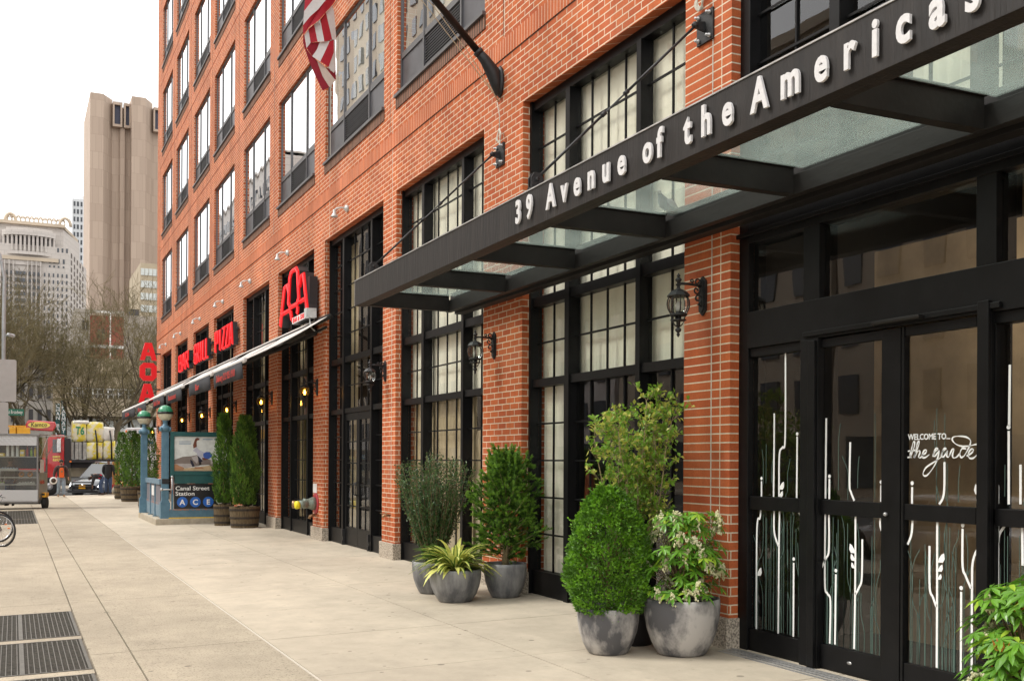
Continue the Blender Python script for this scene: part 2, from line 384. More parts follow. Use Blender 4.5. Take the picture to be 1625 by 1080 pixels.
# sidewalk, sheet panels with real narrow joint gaps: x columns and y rows
# slabs
XC = [(-9.0, -5.37), (-5.36, -4.99), (-4.98, -3.74), (-3.70, .4)]
def slab(mb, x0, x1, y0, y1, m, dz=0):
    mb.hexa([(x0, y0, -.33), (x1, y0, -.33), (x1, y1, -.33), (x0, y1, -.33), (x0, y0, gz(x0) + dz), (x1, y0, gz(x1) + dz), (x1, y1, gz(x1) + dz), (x0, y1, gz(x0) + dz)], m)
sw = MB()
rows = [-14, -9.3, -5.2, -1.2, 2.8, 6.75, 10.72, 14.72, 18.75, 22.8, 26.8, 30.9, 35, 39, 43, 47, 51, 54.5, 57.2]
gratings = [(9.98, 11.75), (11.93, 13.92), (8.0, 9.8), (33.2, 35.9), (36.0, 41.9)]
rr = random.Random(3)
for i in range(len(rows) - 1):
    y0, y1 = rows[i] + .006, rows[i + 1] - .006
    xa_ = -3.722 if y1 > 27 else -3.705; ym_ = (y0 + y1) / 2
    for q0, q1 in ((y0, ym_ - .003), (ym_ + .003, y1)): slab(sw, xa_, -1.753, q0, q1, 0); slab(sw, -1.743, .4, q0, q1, 0)
    slab(sw, -4.98, -3.735, y0, y1, 1)
    slab(sw, -5.345, -4.995, y0, y1, 1)
    segs = [(y0, y1)]
    for a, b in gratings:
        ns = []
        for s0, s1 in segs:
            if b <= s0 or a >= s1: ns.append((s0, s1)); continue
            if a > s0: ns.append((s0, a))
            if b < s1: ns.append((b, s1))
        segs = ns
    for s0, s1 in segs: slab(sw, -9.0, -5.36, s0, s1, 1)
slab(sw, .4, 9, 52.2, 57.2, 0)
# short extra joint next to the building: pavers, dark lines kept 4 mm proud-free (they are gaps)
o = sw.build('pavement', ['pavement_fine', 'pavement_coarse', 'pavement_pale']); tag(o, kind='structure')
ub = MB(); slab(ub, -9, .4, -14, 57.19, 0, -.018)
tag(ub.build('pavement_bed', 'joint_dark'), kind='structure')
jp = MB()     # pale sealant in the long joint and beside the entrance threshold
for i in range(len(rows) - 1):
    y0, y1 = rows[i], rows[i + 1]
    if y1 > 27: continue
    jp.hexa([(-3.733, y0, -.3), (-3.707, y0, -.3), (-3.707, y1, -.3), (-3.733, y1, -.3), (-3.733, y0, gz(-3.733) - .004), (-3.707, y0, gz(-3.707) - .004), (-3.707, y1, gz(-3.707) - .004), (-3.733, y1, gz(-3.733) - .004)])
tag(jp.build('pavement_joint', 'joint_pale'), kind='structure')
kb = MB(); kb.box(-9.2, -9.0, -14, 57.2, -.3, gz(-9)); kb.box(-9.2, 60, 57.2, 57.38, -.3, -.10); kb.box(.4, 60, 52.2, 57.2, -.32, -.11)
kb.box(-60, 120, 76.0, 76.2, -.3, -.16); tag(kb.build('kerb', 'kerb_stone'), kind='structure')
fs_ = MB(); fs_.box(-60, 120, 76.2, 84, -.3, -.165); tag(fs_.build('far_pavement', 'pavement_fine'), kind='structure')
rp = MB()
for i in range(14): rp.box(-9 + i * 1.3, -8.4 + i * 1.3, 58.6, 62.0, -.34, -.334)
rp.box(-60, 80, 66.9, 67.05, -.34, -.334); rp.box(-60, 80, 63.2, 63.6, -.34, -.334)
tag(rp.build('road_markings', 'road_paint'), kind='structure')
# sidewalk gratings (metal grids over dark pits)
mat('grate_metal', (.13, .12, .10), .55, .5, .3, 20)
mat('pit_black', (.006, .006, .006), .9)
def grating(x0, x1, y0, y1, step, lab, name='pavement_grating'):
    z = gz((x0 + x1) / 2); t = thing(name, lab, 'grating', ((x0 + x1) / 2, (y0 + y1) / 2, z), 0, 'ventilation gratings in the pavement')
    t.rotation_euler = (0, -math.atan(.02), 0)
    hx, hy = (x1 - x0) / 2, (y1 - y0) / 2
    b = MB(); n = int(2 * hx / step)
    for i in range(n + 1):
        x = -hx + 2 * hx * i / n; b.box(x - .004, x + .004, -hy, hy, -.035, 0)
    b.build('bearing_bars', 'grate_metal', t)
    c = MB(); n = int(2 * hy / (step * 1.25))
    for i in range(n + 1):
        y = -hy + 2 * hy * i / n; c.box(-hx, hx, y - .005, y + .005, -.03, -.003)
    c.build('cross_bars', 'grate_metal', t)
    f = MB()
    for xx in (-hx, hx - .025): f.box(xx, xx + .025, -hy, hy, -.05, .003)
    for yy in (-hy, hy - .025): f.box(-hx + .026, hx - .026, yy, yy + .025, -.05, .003)
    f.box(-.02 + hx * .36, .02 + hx * .36, -hy + .03, hy - .03, -.045, .002)
    f.build('frame', 'grate_metal', t)
    p = MB(); p.box(-hx, hx, -hy, hy, -.28, -.2); p.build('pit', 'pit_black', t)
grating(-7.1, -5.37, 11.95, 13.9, .045, 'large dark pavement grating nearest the bicycles, its whole right side visible')
grating(-7.1, -5.37, 10.0, 11.73, .045, 'large pavement grating between the cut off one and the one nearer the bicycles')
grating(-7.1, -5.37, 8.02, 9.78, .045, 'large pavement grating cut off by the bottom edge of the photo')
grating(-7.9, -5.37, 33.22, 35.88, .08, 'dark pavement grating in front of the food cart')
grating(-7.9, -5.37, 36.02, 41.88, .08, 'long dark pavement grating under the food cart')
# ================================================================ HOTEL BUILDING
OP = [(-6.0, -2.3), (-1.0, 2.85), (4.10, 8.13), (8.88, 12.61), (13.88, 17.70), (18.42, 22.41), (23.31, 26.87), (27.9, 31.4), (32.85, 36.4), (37.4, 40.9), (42.3, 45.7), (46.9, 50.25)]
YE, YN, ZT = 51.98, -8.0, 28.0
FLO = [8.07 + 3.75 * i for i in range(5)]; WH = 2.62
bld = thing('brick_hotel', 'tall orange red brick hotel with black framed street windows and grey framed upper windows', 'building', (0, 27, 0))
wall = MB(); ya = YN
gaps = []
for a, b in OP:
    if a == 8.88: wall.box(0, .36, ya, a, -.3, 1.254); wall.box(0, .36, ya, a, 1.254, 6.42, 1); wall.box(0, .36, ya, a, 6.42, ZT)
    else: wall.box(0, .36, ya, a, -.3, ZT)
    gaps.append((ya, a)); ya = b
wall.box(0, .36, ya, YE - .36, -.3, ZT); gaps.append((ya, YE))
for a, b in OP:
    wall.box(0, .36, a, b, 6.42, FLO[0] - .05)
    for i, z in enumerate(FLO):
        top = FLO[i + 1] - .05 if i + 1 < len(FLO) else ZT
        wall.box(0, .36, a, b, z + WH, top)
wall.box(0, 22, YE - .36, YE, -.3, ZT); wall.box(.36, 22, YN, YN + .36, -.3, ZT)
wall.build('wall', ['brick', 'brick_long'], bld, world=True)
rf = MB(); rf.box(-.05, 22, YN, YE + .05, ZT, ZT + .5); rf.build('roof', 'granite', bld, world=True)
ctj = MB()      # light sealant joints down the piers
for y, z0, z1 in ((8.42, 1.0, 6.9), (22.03, 6.42, 28), (17.92, 1.2, 28), (13.2, 7.5, 28), (27.4, 7.5, 28)):
    ctj.box(-.003, .01, y - .007, y + .007, z0, z1)
ctj.build('sealant_joint', 'joint_pale', bld, world=True)
mat('groove_shade_joint', (.10, .045, .03), .95)
gv = MB()  # dark raised strips: groove shade put in as colour, plus upright control joints
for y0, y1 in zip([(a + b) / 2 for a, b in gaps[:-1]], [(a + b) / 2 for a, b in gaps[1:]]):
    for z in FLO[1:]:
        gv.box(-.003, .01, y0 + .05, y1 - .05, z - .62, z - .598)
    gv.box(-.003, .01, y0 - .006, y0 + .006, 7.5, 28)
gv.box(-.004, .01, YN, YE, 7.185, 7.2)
gv.build('groove_shade_and_joints', 'groove_shade_joint', bld, world=True)
sb = MB(); sb.box(-.014, .02, YN, YE + .014, 7.2, 7.45); sb.box(0.02, 22, YE - .01, YE + .014, 7.2, 7.45)
sb.build('soldier_course', 'brick_soldier', bld, world=True)
for y0, y1 in gaps:
    b = MB(); b.box(-.045, .40, max(y0, YN) - .03, min(y1, YE) + .03, -.3, .30)
    b.build('pier_base', 'granite', bld, world=True, bevel=.008)
# inner rooms
rm = MB(); rm.box(4.2, 4.3, YN + .4, YE - .4, -.3, ZT)
rm.build('inner_wall', 'room_tan', bld, world=True)
fl = MB()
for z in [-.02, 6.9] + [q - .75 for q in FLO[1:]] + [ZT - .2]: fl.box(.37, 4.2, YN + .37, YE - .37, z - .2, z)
for y0, y1 in gaps[1:-1]:
    ym = (y0 + y1) / 2; fl.box(.37, 4.19, ym - .06, ym + .06, 6.91, ZT - .4)
for ym in (8.5, 13.2, 18.1, 22.86): fl.box(.37, 4.19, ym - .06, ym + .06, 0, 6.69)
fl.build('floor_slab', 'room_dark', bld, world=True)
def curtain_mesh(mb, x, y0, y1, z0, z1, amp=.03, wl=.11, m=0, seed=0, th=.0):
    r_ = random.Random(seed); n = max(4, int((y1 - y0) / wl * 5)); ph = r_.random() * 6
    vs = []; 
    for k in range(3):
        z = z0 + (z1 - z0) * k / 2
        for i in range(n + 1):
            y = y0 + (y1 - y0) * i / n
            d = amp * (math.sin(2 * PI * (y - y0) / wl + ph + .6 * math.sin(y * 3)) * .7 + .3 * math.sin(2 * PI * (y - y0) / wl * 2.3)) * (1 - .15 * k)
            vs.append((x + d, y, z))
    fs = [(k * (n + 1) + i, k * (n + 1) + i + 1, (k + 1) * (n + 1) + i + 1, (k + 1) * (n + 1) + i) for k in range(2) for i in range(n)]
    mb.add(vs, fs, m, True)
# ---- street windows
def street_window(y0, y1, style, idx):
    w_ = y1 - y0; far = y1; a = y0 + .05; b = y1 - .05
    mA = (y1 - 1.09, y1 - .98); mB = (y0 + 1.01, y0 + 1.10)      # mullions
    if style == 'dark': mA = (y1 - 1.00, y1 - .92); mB = (y0 + .94, y0 + 1.02)
    f = MB()
    f.box(.10, .27, y0, a, 0, 6.42); f.box(.10, .27, b, y1, 0, 6.42)
    f.box(.13, .27, a, b, 6.30, 6.42)
    for q in (mA, mB): f.box(.11, .27, q[0], q[1], .02, 6.30)
    zt = [(2.70, 2.80), (3.74, 3.86)]
    bays = [(a, mB[0]), (mB[1], mA[0]), (mA[1], b)]
    for i, (p, q) in enumerate(bays):
        for z0, z1 in zt: f.box(.135, .27, p, q, z0, z1)
        if not (style == 'door' and i == 1): f.box(.14, .27, p, q, .02, .33)
    fr = f.build('street_window', 'black_frame', bld, world=True)
    mu = MB(); pn = MB()
    for i, (p, q) in enumerate(bays):
        nv = 1 if i != 1 else 3
        for z0, z1 in ((.33, 2.70), (2.80, 3.74), (3.86, 6.30)):
            if style == 'door' and i == 1 and z0 < 1: continue
            mu_n = {(.33): 5, (2.80): 2, (3.86): 5}[z0]
            pn.box(.222, .228, p, q, z0, z1)
            for k in range(1, nv + 1):
                y = p + (q - p) * k / (nv + 1); mu.box(.200, .2215, y - .011, y + .011, z0, z1)
            for k in range(1, mu_n):
                z = z0 + (z1 - z0) * k / mu_n
                for k2 in range(nv + 1):
                    ya_ = p + (q - p) * k2 / (nv + 1) + (.0115 if k2 else 0); yb_ = p + (q - p) * (k2 + 1) / (nv + 1) - (.0115 if k2 < nv else 0)
                    mu.box(.200, .2215, ya_, yb_, z - .011, z + .011)
    mu.build('muntin_bars', 'black_frame', fr, world=True)
    pn.build('pane', 'glass_street', fr, world=True)
    if style == 'door':
        ym = (mA[0] + mB[1]) / 2
        for s, (p, q) in ((0, (mB[1] + .01, ym - .005)), (1, (ym + .005, mA[0] - .01))):
            d = MB(); d.box(.15, .21, p, p + .09, .04, 2.69); d.box(.15, .21, q - .09, q, .04, 2.69)
            d.box(.15, .21, p + .09, q - .09, .04, .40); d.box(.15, .21, p + .09, q - .09, 2.55, 2.69)
            for k in range(1, 5):
                z = .40 + 2.15 * k / 5; d.box(.165, .195, p + .09, q - .09, z - .012, z + .012)
            y = (p + q) / 2; d.box(.163, .197, y - .012, y + .012, .40, 2.55)
            do = d.build('door', 'black_frame', bld, world=True)
            gp = MB(); gp.box(.176, .182, p + .09, q - .09, .40, 2.55); gp.build('pane', 'glass_street', do, world=True)
            h = MB(); yy = q - .05 if s == 0 else p + .05
            h.tube([(.15, yy, 1.05), (.09, yy, 1.07), (.08, yy, 1.18), (.09, yy, 1.29), (.15, yy, 1.31)], .011, 6); h.build('handle', 'black_iron', do, world=True)
            hg = MB(); hy = p + .02 if s == 0 else q - .02
            hg.box(.08, .15, hy - .035, hy + .035, .20, .34); hg.box(.10, .15, hy - .02, hy + .02, .10, .25); hg.box(.08, .15, hy - .03, hy + .03, .03, .12); hg.build('floor_hinge', 'black_iron', do, world=True)
    if style == 'curtain_full':
        c = MB()
        for i, (p, q) in enumerate(bays):
            for z0, z1 in ((2.74, 6.38),): curtain_mesh(c, .31, p - .05, q + .05, z0, z1, .006, .14, 0, i)
        c.build('curtain', 'curtain', fr, world=True)
        c = MB(); curtain_mesh(c, .33, bays[1][0] - .1, bays[1][1] + .1, .25, 2.72, .02, .2, 0, 8); curtain_mesh(c, .33, bays[0][0], bays[0][1] + .1, .25, 2.2, .02, .2, 0, 9); curtain_mesh(c, .33, bays[2][0] - .05, bays[2][1], .25, 2.72, .02, .2, 0, 5)
        c.build('lower_curtain', 'curtain_tan', fr, world=True)
    if style == 'curtain_top':
        c = MB()
        for i, (p, q) in enumerate(bays): curtain_mesh(c, .31, p - .05, q + .05, 2.76, 6.38, .006, .14, 0, i + 20)
        curtain_mesh(c, .31, bays[2][0] + .42, bays[2][1], .25, 2.72, .03, .16, 0, 25)
        c.build('curtain', 'curtain', fr, world=True)
    if style in ('dark', 'door'):
        c = MB()
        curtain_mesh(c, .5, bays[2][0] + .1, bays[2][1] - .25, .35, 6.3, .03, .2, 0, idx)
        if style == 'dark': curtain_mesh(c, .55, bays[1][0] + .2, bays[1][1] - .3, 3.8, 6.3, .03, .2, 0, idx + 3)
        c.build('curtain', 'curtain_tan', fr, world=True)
    th_ = MB(); th_.box(-.02, .27, a, b, -.05, .018); th_.build('threshold', 'kerb_stone', fr, world=True)
street_window(*OP[0], 'dark', 30); street_window(*OP[1], 'dark', 31)
street_window(*OP[3], 'curtain_top', 3); street_window(*OP[4], 'curtain_full', 4); street_window(*OP[5], 'door', 5)
for i in range(6, 12): street_window(*OP[i], 'dark', i)
# ---- upper windows (one built, then copied)
def upper_window(w_):
    f = MB(); H = WH
    f.box(.06, .16, 0, .05, .0, H); f.box(.06, .16, w_ - .05, w_, .0, H); f.box(.06, .16, .05, w_ - .05, H - .05, H)
    f.box(.06, .16, .05, w_ - .05, 0, .05)
    m1 = (.96, 1.01); m2 = (w_ - 1.11, w_ - 1.06)
    for q in (m1, m2): f.box(.055, .16, q[0], q[1], .05, H - .05)
    bays = [(.05, m1[0]), (m1[1], m2[0]), (m2[1], w_ - .05)]
    for p, q in bays: f.box(.065, .16, p, q, .62, .72)
    p, q = bays[0]; f.box(.068, .15, p, p + .03, .72, H - .05); f.box(.068, .15, q - .03, q, .72, H - .05); f.box(.068, .15, p + .03, q - .03, H - .09, H - .05); f.box(.068, .15, p + .03, q - .03, .72, .76)
    p, q = bays[1]; f.box(.07, .155, p, q, .05, .09)
    fr = f.build('upper_window', 'frame_grey', bld)
    for p, q in (bays[0], bays[2]):
        a = MB(); a.box(.085, .14, p, q, .05, .62); a.build('spandrel_panel', 'panel_grey', fr)
    l = MB(); p, q = bays[1]; l.box(.15, .155, p, q, .09, .62)
    for k in range(11):
        z = .10 + .047 * k; l.hexa([(.08, p, z), (.14, p, z + .03), (.14, q, z + .03), (.08, q, z), (.08, p, z + .012), (.14, p, z + .040), (.14, q, z + .040), (.08, q, z + .012)])
    l.m = [1 if k >= 6 else 0 for k in range(len(l.m))]; l.build('louver', ['louver_dark', 'frame_grey'], fr)
    g_ = MB()
    for p, q in bays: g_.box(.082, .088, p, q, .72, H - .05)
    g_.build('pane', 'glass_upper', fr)
    c = MB(); curtain_mesh(c, .24, .1, 1.0, .6, H, .03, .16, 0, 1); curtain_mesh(c, .24, w_ - 2.3, w_ - 1.2, .6, H, .03, .16, 0, 2)
    c.build('curtain', 'curtain', fr)
    s = MB(); s.box(-.055, .06, -.03, w_ + .03, -.05, 0); s.build('window_sill', 'frame_grey', fr)
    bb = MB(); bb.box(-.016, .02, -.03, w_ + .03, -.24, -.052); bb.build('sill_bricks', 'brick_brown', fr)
    return fr
first = True; proto = upper_window(3.6)
for i, (a, b) in enumerate(OP):
    for z in FLO:
        o = proto if first else dup(proto, bld); first = False
        o.location = (0, a - 27, z); o.scale = (1, (b - a) / 3.6, 1)
# ---- entrance bay
G0, G1 = 4.10, 8.13
ent = MB()
ent.box(.10, .30, 7.99, G1, 0, 6.42); ent.box(.10, .30, G0, G0 + .13, 0, 6.42)
ent.box(.08, .30, 7.03, 7.25, 0, 2.78); ent.box(.05, .08, 7.04, 7.12, .02, 2.76)       # proud post
ent.box(.085, .30, 5.29, 5.405, 0, 2.78); ent.box(.05, .085, 5.28, 5.375, .02, 2.86); ent.box(.14, .30, 5.405, 5.44, 0, 2.78)
ent.box(.09, .30, G0 + .13, 7.99, 2.78, 3.11)                                         # header beam
ent.box(.06, .09, 5.2, 7.2, 2.80, 2.84)
for y0, y1 in ((7.04, 7.24), (5.26, 5.43)): ent.box(.10, .30, y0, y1, 3.11, 3.74)
ent.box(.10, .30, G0 + .13, 7.99, 3.74, 4.05)
ent.box(.06, .10, G0, G1, 3.80, 3.84)
for y0, y1 in ((7.25, 7.99), (G0 + .13, 5.30)):
    ent.box(.12, .24, y0, y1, .0, .22); ent.box(.12, .24, y0, y1, 1.31, 1.43); ent.box(.12, .24, y0, y1, 2.70, 2.78)
ent.box(.12, .24, 7.25, 7.275, .22, 2.70); ent.box(.12, .24, 5.275, 5.30, .22, 2.70)
for y in (6.9, 5.45): ent.box(.12, .27, y - .06, y + .06, 4.05, 6.30)
ent.box(.12, .27, G0 + .13, 7.99, 6.30, 6.42)
ef = ent.build('entrance_frame', 'black_frame', bld, world=True, bevel=.004)
eg = MB()
eg.box(.158, .166, 7.275, 7.99, .22, 1.31); eg.box(.158, .166, 7.275, 7.99, 1.43, 2.70); eg.box(.158, .166, G0 + .13, 5.275, .22, 1.31); eg.box(.158, .166, G0 + .13, 5.275, 1.43, 2.70)
for y0, y1 in ((7.24, 7.99), (5.43, 7.04), (G0 + .13, 5.26)): eg.box(.158, .166, y0, y1, 3.11, 3.74)
for y0, y1 in ((6.96, 7.99), (5.51, 6.84), (G0 + .13, 5.39)): eg.box(.22, .226, y0, y1, 4.05, 6.30)
eg.build('pane', 'glass_street', ef, world=True)
em = MB()
for y0, y1, n in ((6.96, 7.99, 2), (5.51, 6.84, 3), (G0 + .13, 5.39, 2)):
    for k in range(1, n): em.box(.2, .2195, y0 + (y1 - y0) * k / n - .011, y0 + (y1 - y0) * k / n + .011, 4.05, 6.3)
    for k in range(1, 5): em.box(.19, .1995, y0, y1, 4.05 + .45 * k - .011, 4.05 + .45 * k + .011)
em.build('muntin_bars', 'black_frame', ef, world=True)
cp = MB(); curtain_mesh(cp, .42, 4.3, 5.0, 4.1, 6.3, .02, .12, 0, 3); curtain_mesh(cp, .42, 5.5, 6.35, 4.1, 6.3, .02, .12, 0, 4); cp.build('curtain', 'curtain', ef, world=True)
for s, (p, q) in enumerate(((5.44, 6.135), (6.135, 7.03))):
    if s == 0: p, q = 5.44, 6.13
    else: p, q = 6.14, 7.03
    d = MB(); st = .10
    lo, hi = (p + (.0 if s == 0 else .19), q - (.02 if s == 0 else 0))
    gl0, gl1 = (5.44, 6.105) if s == 0 else (6.335, 7.03)
    if s == 0: d.box(.11, .17, gl1, q, .03, 2.77)
    else: d.box(.11, .17, p, gl0, .03, 2.77)
    d.box(.12, .17, gl0, gl1, .03, .23); d.box(.12, .17, gl0, gl1, 1.31, 1.43); d.box(.12, .17, gl0, gl1, 2.70, 2.77)
    do = d.build('entrance_door', 'black_frame', bld, world=True, bevel=.003)
    gp = MB(); gp.box(.146, .152, gl0, gl1, .23, 1.31); gp.box(.146, .152, gl0, gl1, 1.43, 2.70); gp.build('pane', 'glass_street', do, world=True)
    lb = MB(); lb.lathe([(.001, 0), (.026, 0), (.026, .003), (.001, .004)], 16, (.117, (gl0 + gl1) / 2, .125), ax='X', sy=1, sx=.5); lb.build('maker_badge', 'grey_metal', do, world=True)
kn = MB(); kn.lathe([(.001, 0), (.012, 0), (.016, .012), (.012, .028), (.001, .03)], 12, (.08, 6.27, 1.345), ax='X'); kn.build('door_knob', 'grey_metal', bld, world=True)
op_ = MB(); op_.prism([(-.02, 0), (.02, 0), (.028, .012), (.028, .03), (-.028, .03), (-.028, .012)], lambda a, b: (.03 + a, 6.34, 2.80 + b), lambda a, b: (.03 + a, 5.86, 2.80 + b)); op_.build('door_sensor', 'black_steel', bld, world=True, bevel=.004)
ts = MB()
for i in range(4): ts.box(-.16 + i * .05, -.125 + i * .05, G0, G1 - .05, -.02, .012 + .004 * i + .008)
ts.build('threshold', 'grey_metal', bld, world=True)
# lobby behind the entrance
lb = MB()
lb.box(2.0, 2.05, 3.2, 8.4, 0, 3.9); lb.build('lobby_wall', 'room_tan', bld, world=True)
# ---- window film on the entrance glass: white stems, thin green stems, leaves
XG = .1555; XD = .1435
def zA(p): return (1180 + p[0] * .27778, 540 + p[1] * .27778)
def zB(p): return (1180 + p[0] * .27778, 780 + p[1] * .27778)
def zC(p): return (1400 + p[0] * .29644, 480 + p[1] * .29644)
def zD(p): return (1400 + p[0] * .27778, 780 + p[1] * .27778)
WST = [  # (map, points, door?)
 (zA, [(103, 803), (103, 890)], 0), (zA, [(176, 416), (175, 600), (172, 892)], 0), (zA, [(240, 72), (238, 560), (222, 610), (205, 655), (203, 892)], 0),
 (zA, [(307, 548), (304, 898)], 0), (zA, [(360, 722), (346, 775), (342, 900)], 0),
 (zB, [(99, 104), (94, 150), (77, 215), (73, 782)], 0), (zB, [(175, 108), (176, 230), (200, 310)], 0), (zB, [(206, 110), (203, 320), (198, 808)], 0),
 (zB, [(287, 404), (285, 826)], 0), (zB, [(316, 117), (330, 150), (339, 240)], 0), (zB, [(340, 118), (336, 500), (332, 838)], 0),
 (zA, [(473, 443), (468, 902)], 1), (zA, [(491, 790), (490, 905)], 1), (zA, [(610, 580), (606, 820), (614, 865), (633, 914)], 1), (zA, [(787, 826), (786, 920)], 1),
 (zB, [(467, 126), (465, 520), (480, 580), (497, 625), (493, 865)], 1), (zB, [(488, 128), (488, 330), (470, 380), (448, 430)], 1), (zB, [(528, 470), (523, 870)], 1),
 (zB, [(640, 137), (638, 560), (632, 896)], 1), (zB, [(679, 270), (676, 490), (660, 545), (640, 585)], 1), (zB, [(782, 150), (783, 200), (812, 278)], 1),
 (zC, [(161, 986), (160, 1075)], 1), (zC, [(334, 852), (331, 1020), (306, 1078)], 1), (zD, [(174, 160), (168, 240), (146, 300)], 1), (zD, [(271, 308), (272, 545), (290, 600), (310, 655)], 1),
 (zD, [(315, 170), (314, 600), (312, 1003)], 1), (zD, [(460, 210), (460, 420), (478, 480), (508, 550)], 1), (zD, [(452, 570), (450, 1035)], 1), (zD, [(562, 300), (520, 390), (514, 560), (512, 1040)], 1),
 (zC, [(684, 332), (680, 660)], 2), (zC, [(678, 686), (678, 1078)], 2), (zC, [(594, 886), (618, 960), (620, 1075)], 2), (zC, [(741, 866), (741, 1078)], 2),
 (zD, [(662, 195), (662, 800)], 2), (zD, [(700, 195), (670, 240), (663, 290)], 2), (zD, [(800, 160), (803, 420)], 2)]
DOT = [(zA, (103, 787), 0), (zA, (307, 533), 0), (zB, (287, 383), 0), (zA, (491, 775), 1), (zA, (787, 808), 1), (zB, (528, 449), 1), (zC, (161, 965), 1), (zD, (460, 190), 1), (zD, (452, 548), 1), (zC, (677, 666), 2)]
LEAF = [(zA, (205, 850), (230, 806), 0), (zA, (205, 892), (224, 858), 0), (zB, (80, 478), (100, 432), 0), (zB, (636, 350), (608, 295), 1), (zB, (636, 394), (614, 352), 1), (zB, (634, 436), (618, 402), 1),
        (zD, (320, 402), (354, 350), 1), (zD, (320, 454), (344, 414), 1), (zD, (320, 500), (337, 468), 1), (zC, (526, 1030), (500, 970), 1), (zC, (526, 1068), (507, 1035), 1)]
for grp, nm, clip in ((0, 'sidelight_film', (7.25, 7.985)), (1, 'door_film', (5.44, 7.03)), (2, 'sidelight_film', (4.25, 5.30))):
    mb = MB(); x = XD if grp == 1 else XG
    for mp_, pts, gr in WST:
        if gr != grp: continue
        P = [wallpt(*mp_(p), x) for p in pts]
        P = [(y, z) for y, z in smooth_pts([(p[0], p[1], 0) for p in P], 6) for _ in [0]] if False else [(q[0], q[1]) for q in smooth_pts([(p[0], p[1], 0) for p in P], 6)]
        ribbon(mb, P, .0185, x, .002)
    for mp_, p, gr in DOT:
        if gr != grp: continue
        y, z = wallpt(*mp_(p), x); mb.lathe([(.001, 0), (.0155, 0), (.0155, .002), (.001, .002)], 12, (x - .002, y, z), ax='X', smooth=False)
    for mp_, a, b, gr in LEAF:
        if gr != grp: continue
        A = Vector(wallpt(*mp_(a), x)); B = Vector(wallpt(*mp_(b), x)); d = B - A; n_ = Vector((-d.y, d.x)); sgn = 1 if d.x > 0 else -1
        poly = [A + d * t_ + n_ * (s_ * sgn) for t_, s_ in ((0, 0), (.3, -.38), (.65, -.36), (1, 0), (.75, .12), (.3, .14))]
        mb.prism([tuple(q) for q in poly], lambda u, v: (x, u, v), lambda u, v: (x - .002, u, v))
    mb.build(nm, 'decal_white', bld, world=True)
gm = MB(); r2 = random.Random(11)
panels = [(7.28, 7.98, XG), (6.345, 7.02, XD), (5.45, 6.10, XD), (4.25, 5.27, XG)]
for p, q, x in panels:
    xx = x + .0012
    for k in range(int((q - p) / .022)):
        y = p + (q - p) * r2.random(); top = .25 + (1.05 if r2.random() < .6 else 1.9) * (r2.random() ** .6); top = min(top, 2.6)
        bot = .235
        pts = [(y, bot)]; z = bot; cy = y
        while z < top:
            dz = .15 + .35 * r2.random(); z = min(top, z + dz)
            if r2.random() < .28:
                pts.append((cy, z)); sft = (r2.random() - .5) * .14; cy = min(max(cy + sft, p + .01), q - .01); z += .13; pts.append((cy, z))
            else: pts.append((cy, z))
        pp = [(a_[0], a_[1]) for a_ in smooth_pts([(a_, b_, 0) for a_, b_ in pts], 3)]
        seg = []
        for a_ in pp + [(0, 99)]:
            if 1.31 < a_[1] < 1.43 or a_[1] > 2.68:
                if len(seg) > 1: ribbon(gm, seg, .0055, xx, .0008)
                seg = []
            else: seg.append(a_)
        if len(seg) > 1: ribbon(gm, seg, .0055, xx, .0008)
gm.build('thin_stem_film', 'decal_green', bld, world=True)
# lettering on the door glass
y, z = wallpt(1441, 697.5, XD); y2, _ = wallpt(1508, 697, XD)
text_mesh('welcome_lettering', 'WELCOME TO...', .062, .002, 'decal_white', bld, (XD - .001, y, z), (0, -1, 0), (0, 0, 1), width=y - y2, bold=.0012)
def zE(p): return (1420 + p[0] * .12615, 660 + p[1] * .12618)
SCR = [[(160, 520), (200, 500), (240, 400), (252, 335), (235, 322), (215, 400), (195, 500), (215, 522)], [(165, 440), (270, 425)],
       [(240, 520), (280, 420), (310, 330), (295, 320), (275, 380), (245, 525)], [(245, 525), (275, 460), (310, 430), (318, 460), (300, 510), (325, 520), (360, 480)],
       [(345, 490), (390, 460), (398, 425), (372, 430), (345, 480), (352, 520), (390, 515), (435, 480)],
       [(480, 510), (500, 450), (545, 415), (520, 405), (490, 460), (500, 505), (540, 460), (560, 430), (545, 510), (500, 620), (420, 730), (375, 750), (358, 715), (400, 640), (520, 560), (590, 510)],
       [(585, 505), (605, 440), (650, 412), (625, 405), (595, 460), (605, 515), (645, 470), (665, 430), (655, 490), (672, 515), (700, 480)],
       [(690, 490), (722, 420), (745, 415), (728, 480), (735, 520), (775, 515), (820, 470)],
       [(900, 412), (850, 405), (822, 460), (832, 515), (870, 500), (915, 430), (950, 350), (950, 300), (900, 262), (810, 250), (740, 262), (725, 300), (770, 350), (850, 378), (940, 372), (1000, 358), (1060, 350)],
       [(905, 500), (970, 460), (990, 420), (960, 415), (925, 470), (940, 525), (990, 525), (1040, 480), (1075, 440)], [(1078, 440), (1062, 500), (1045, 560)], [(1050, 555), (1078, 500)]]
sc_ = MB()
for st in SCR:
    P = [wallpt(*zE(p), XD) for p in st]; pp = [(q[0], q[1]) for q in smooth_pts([(a, b, 0) for a, b in P], 5)]
    ribbon(sc_, pp, [.0095 + .004 * math.sin(i * .5) for i in range(len(pp))], XD, .002)
sc_.build('script_lettering', 'decal_white', bld, world=True)
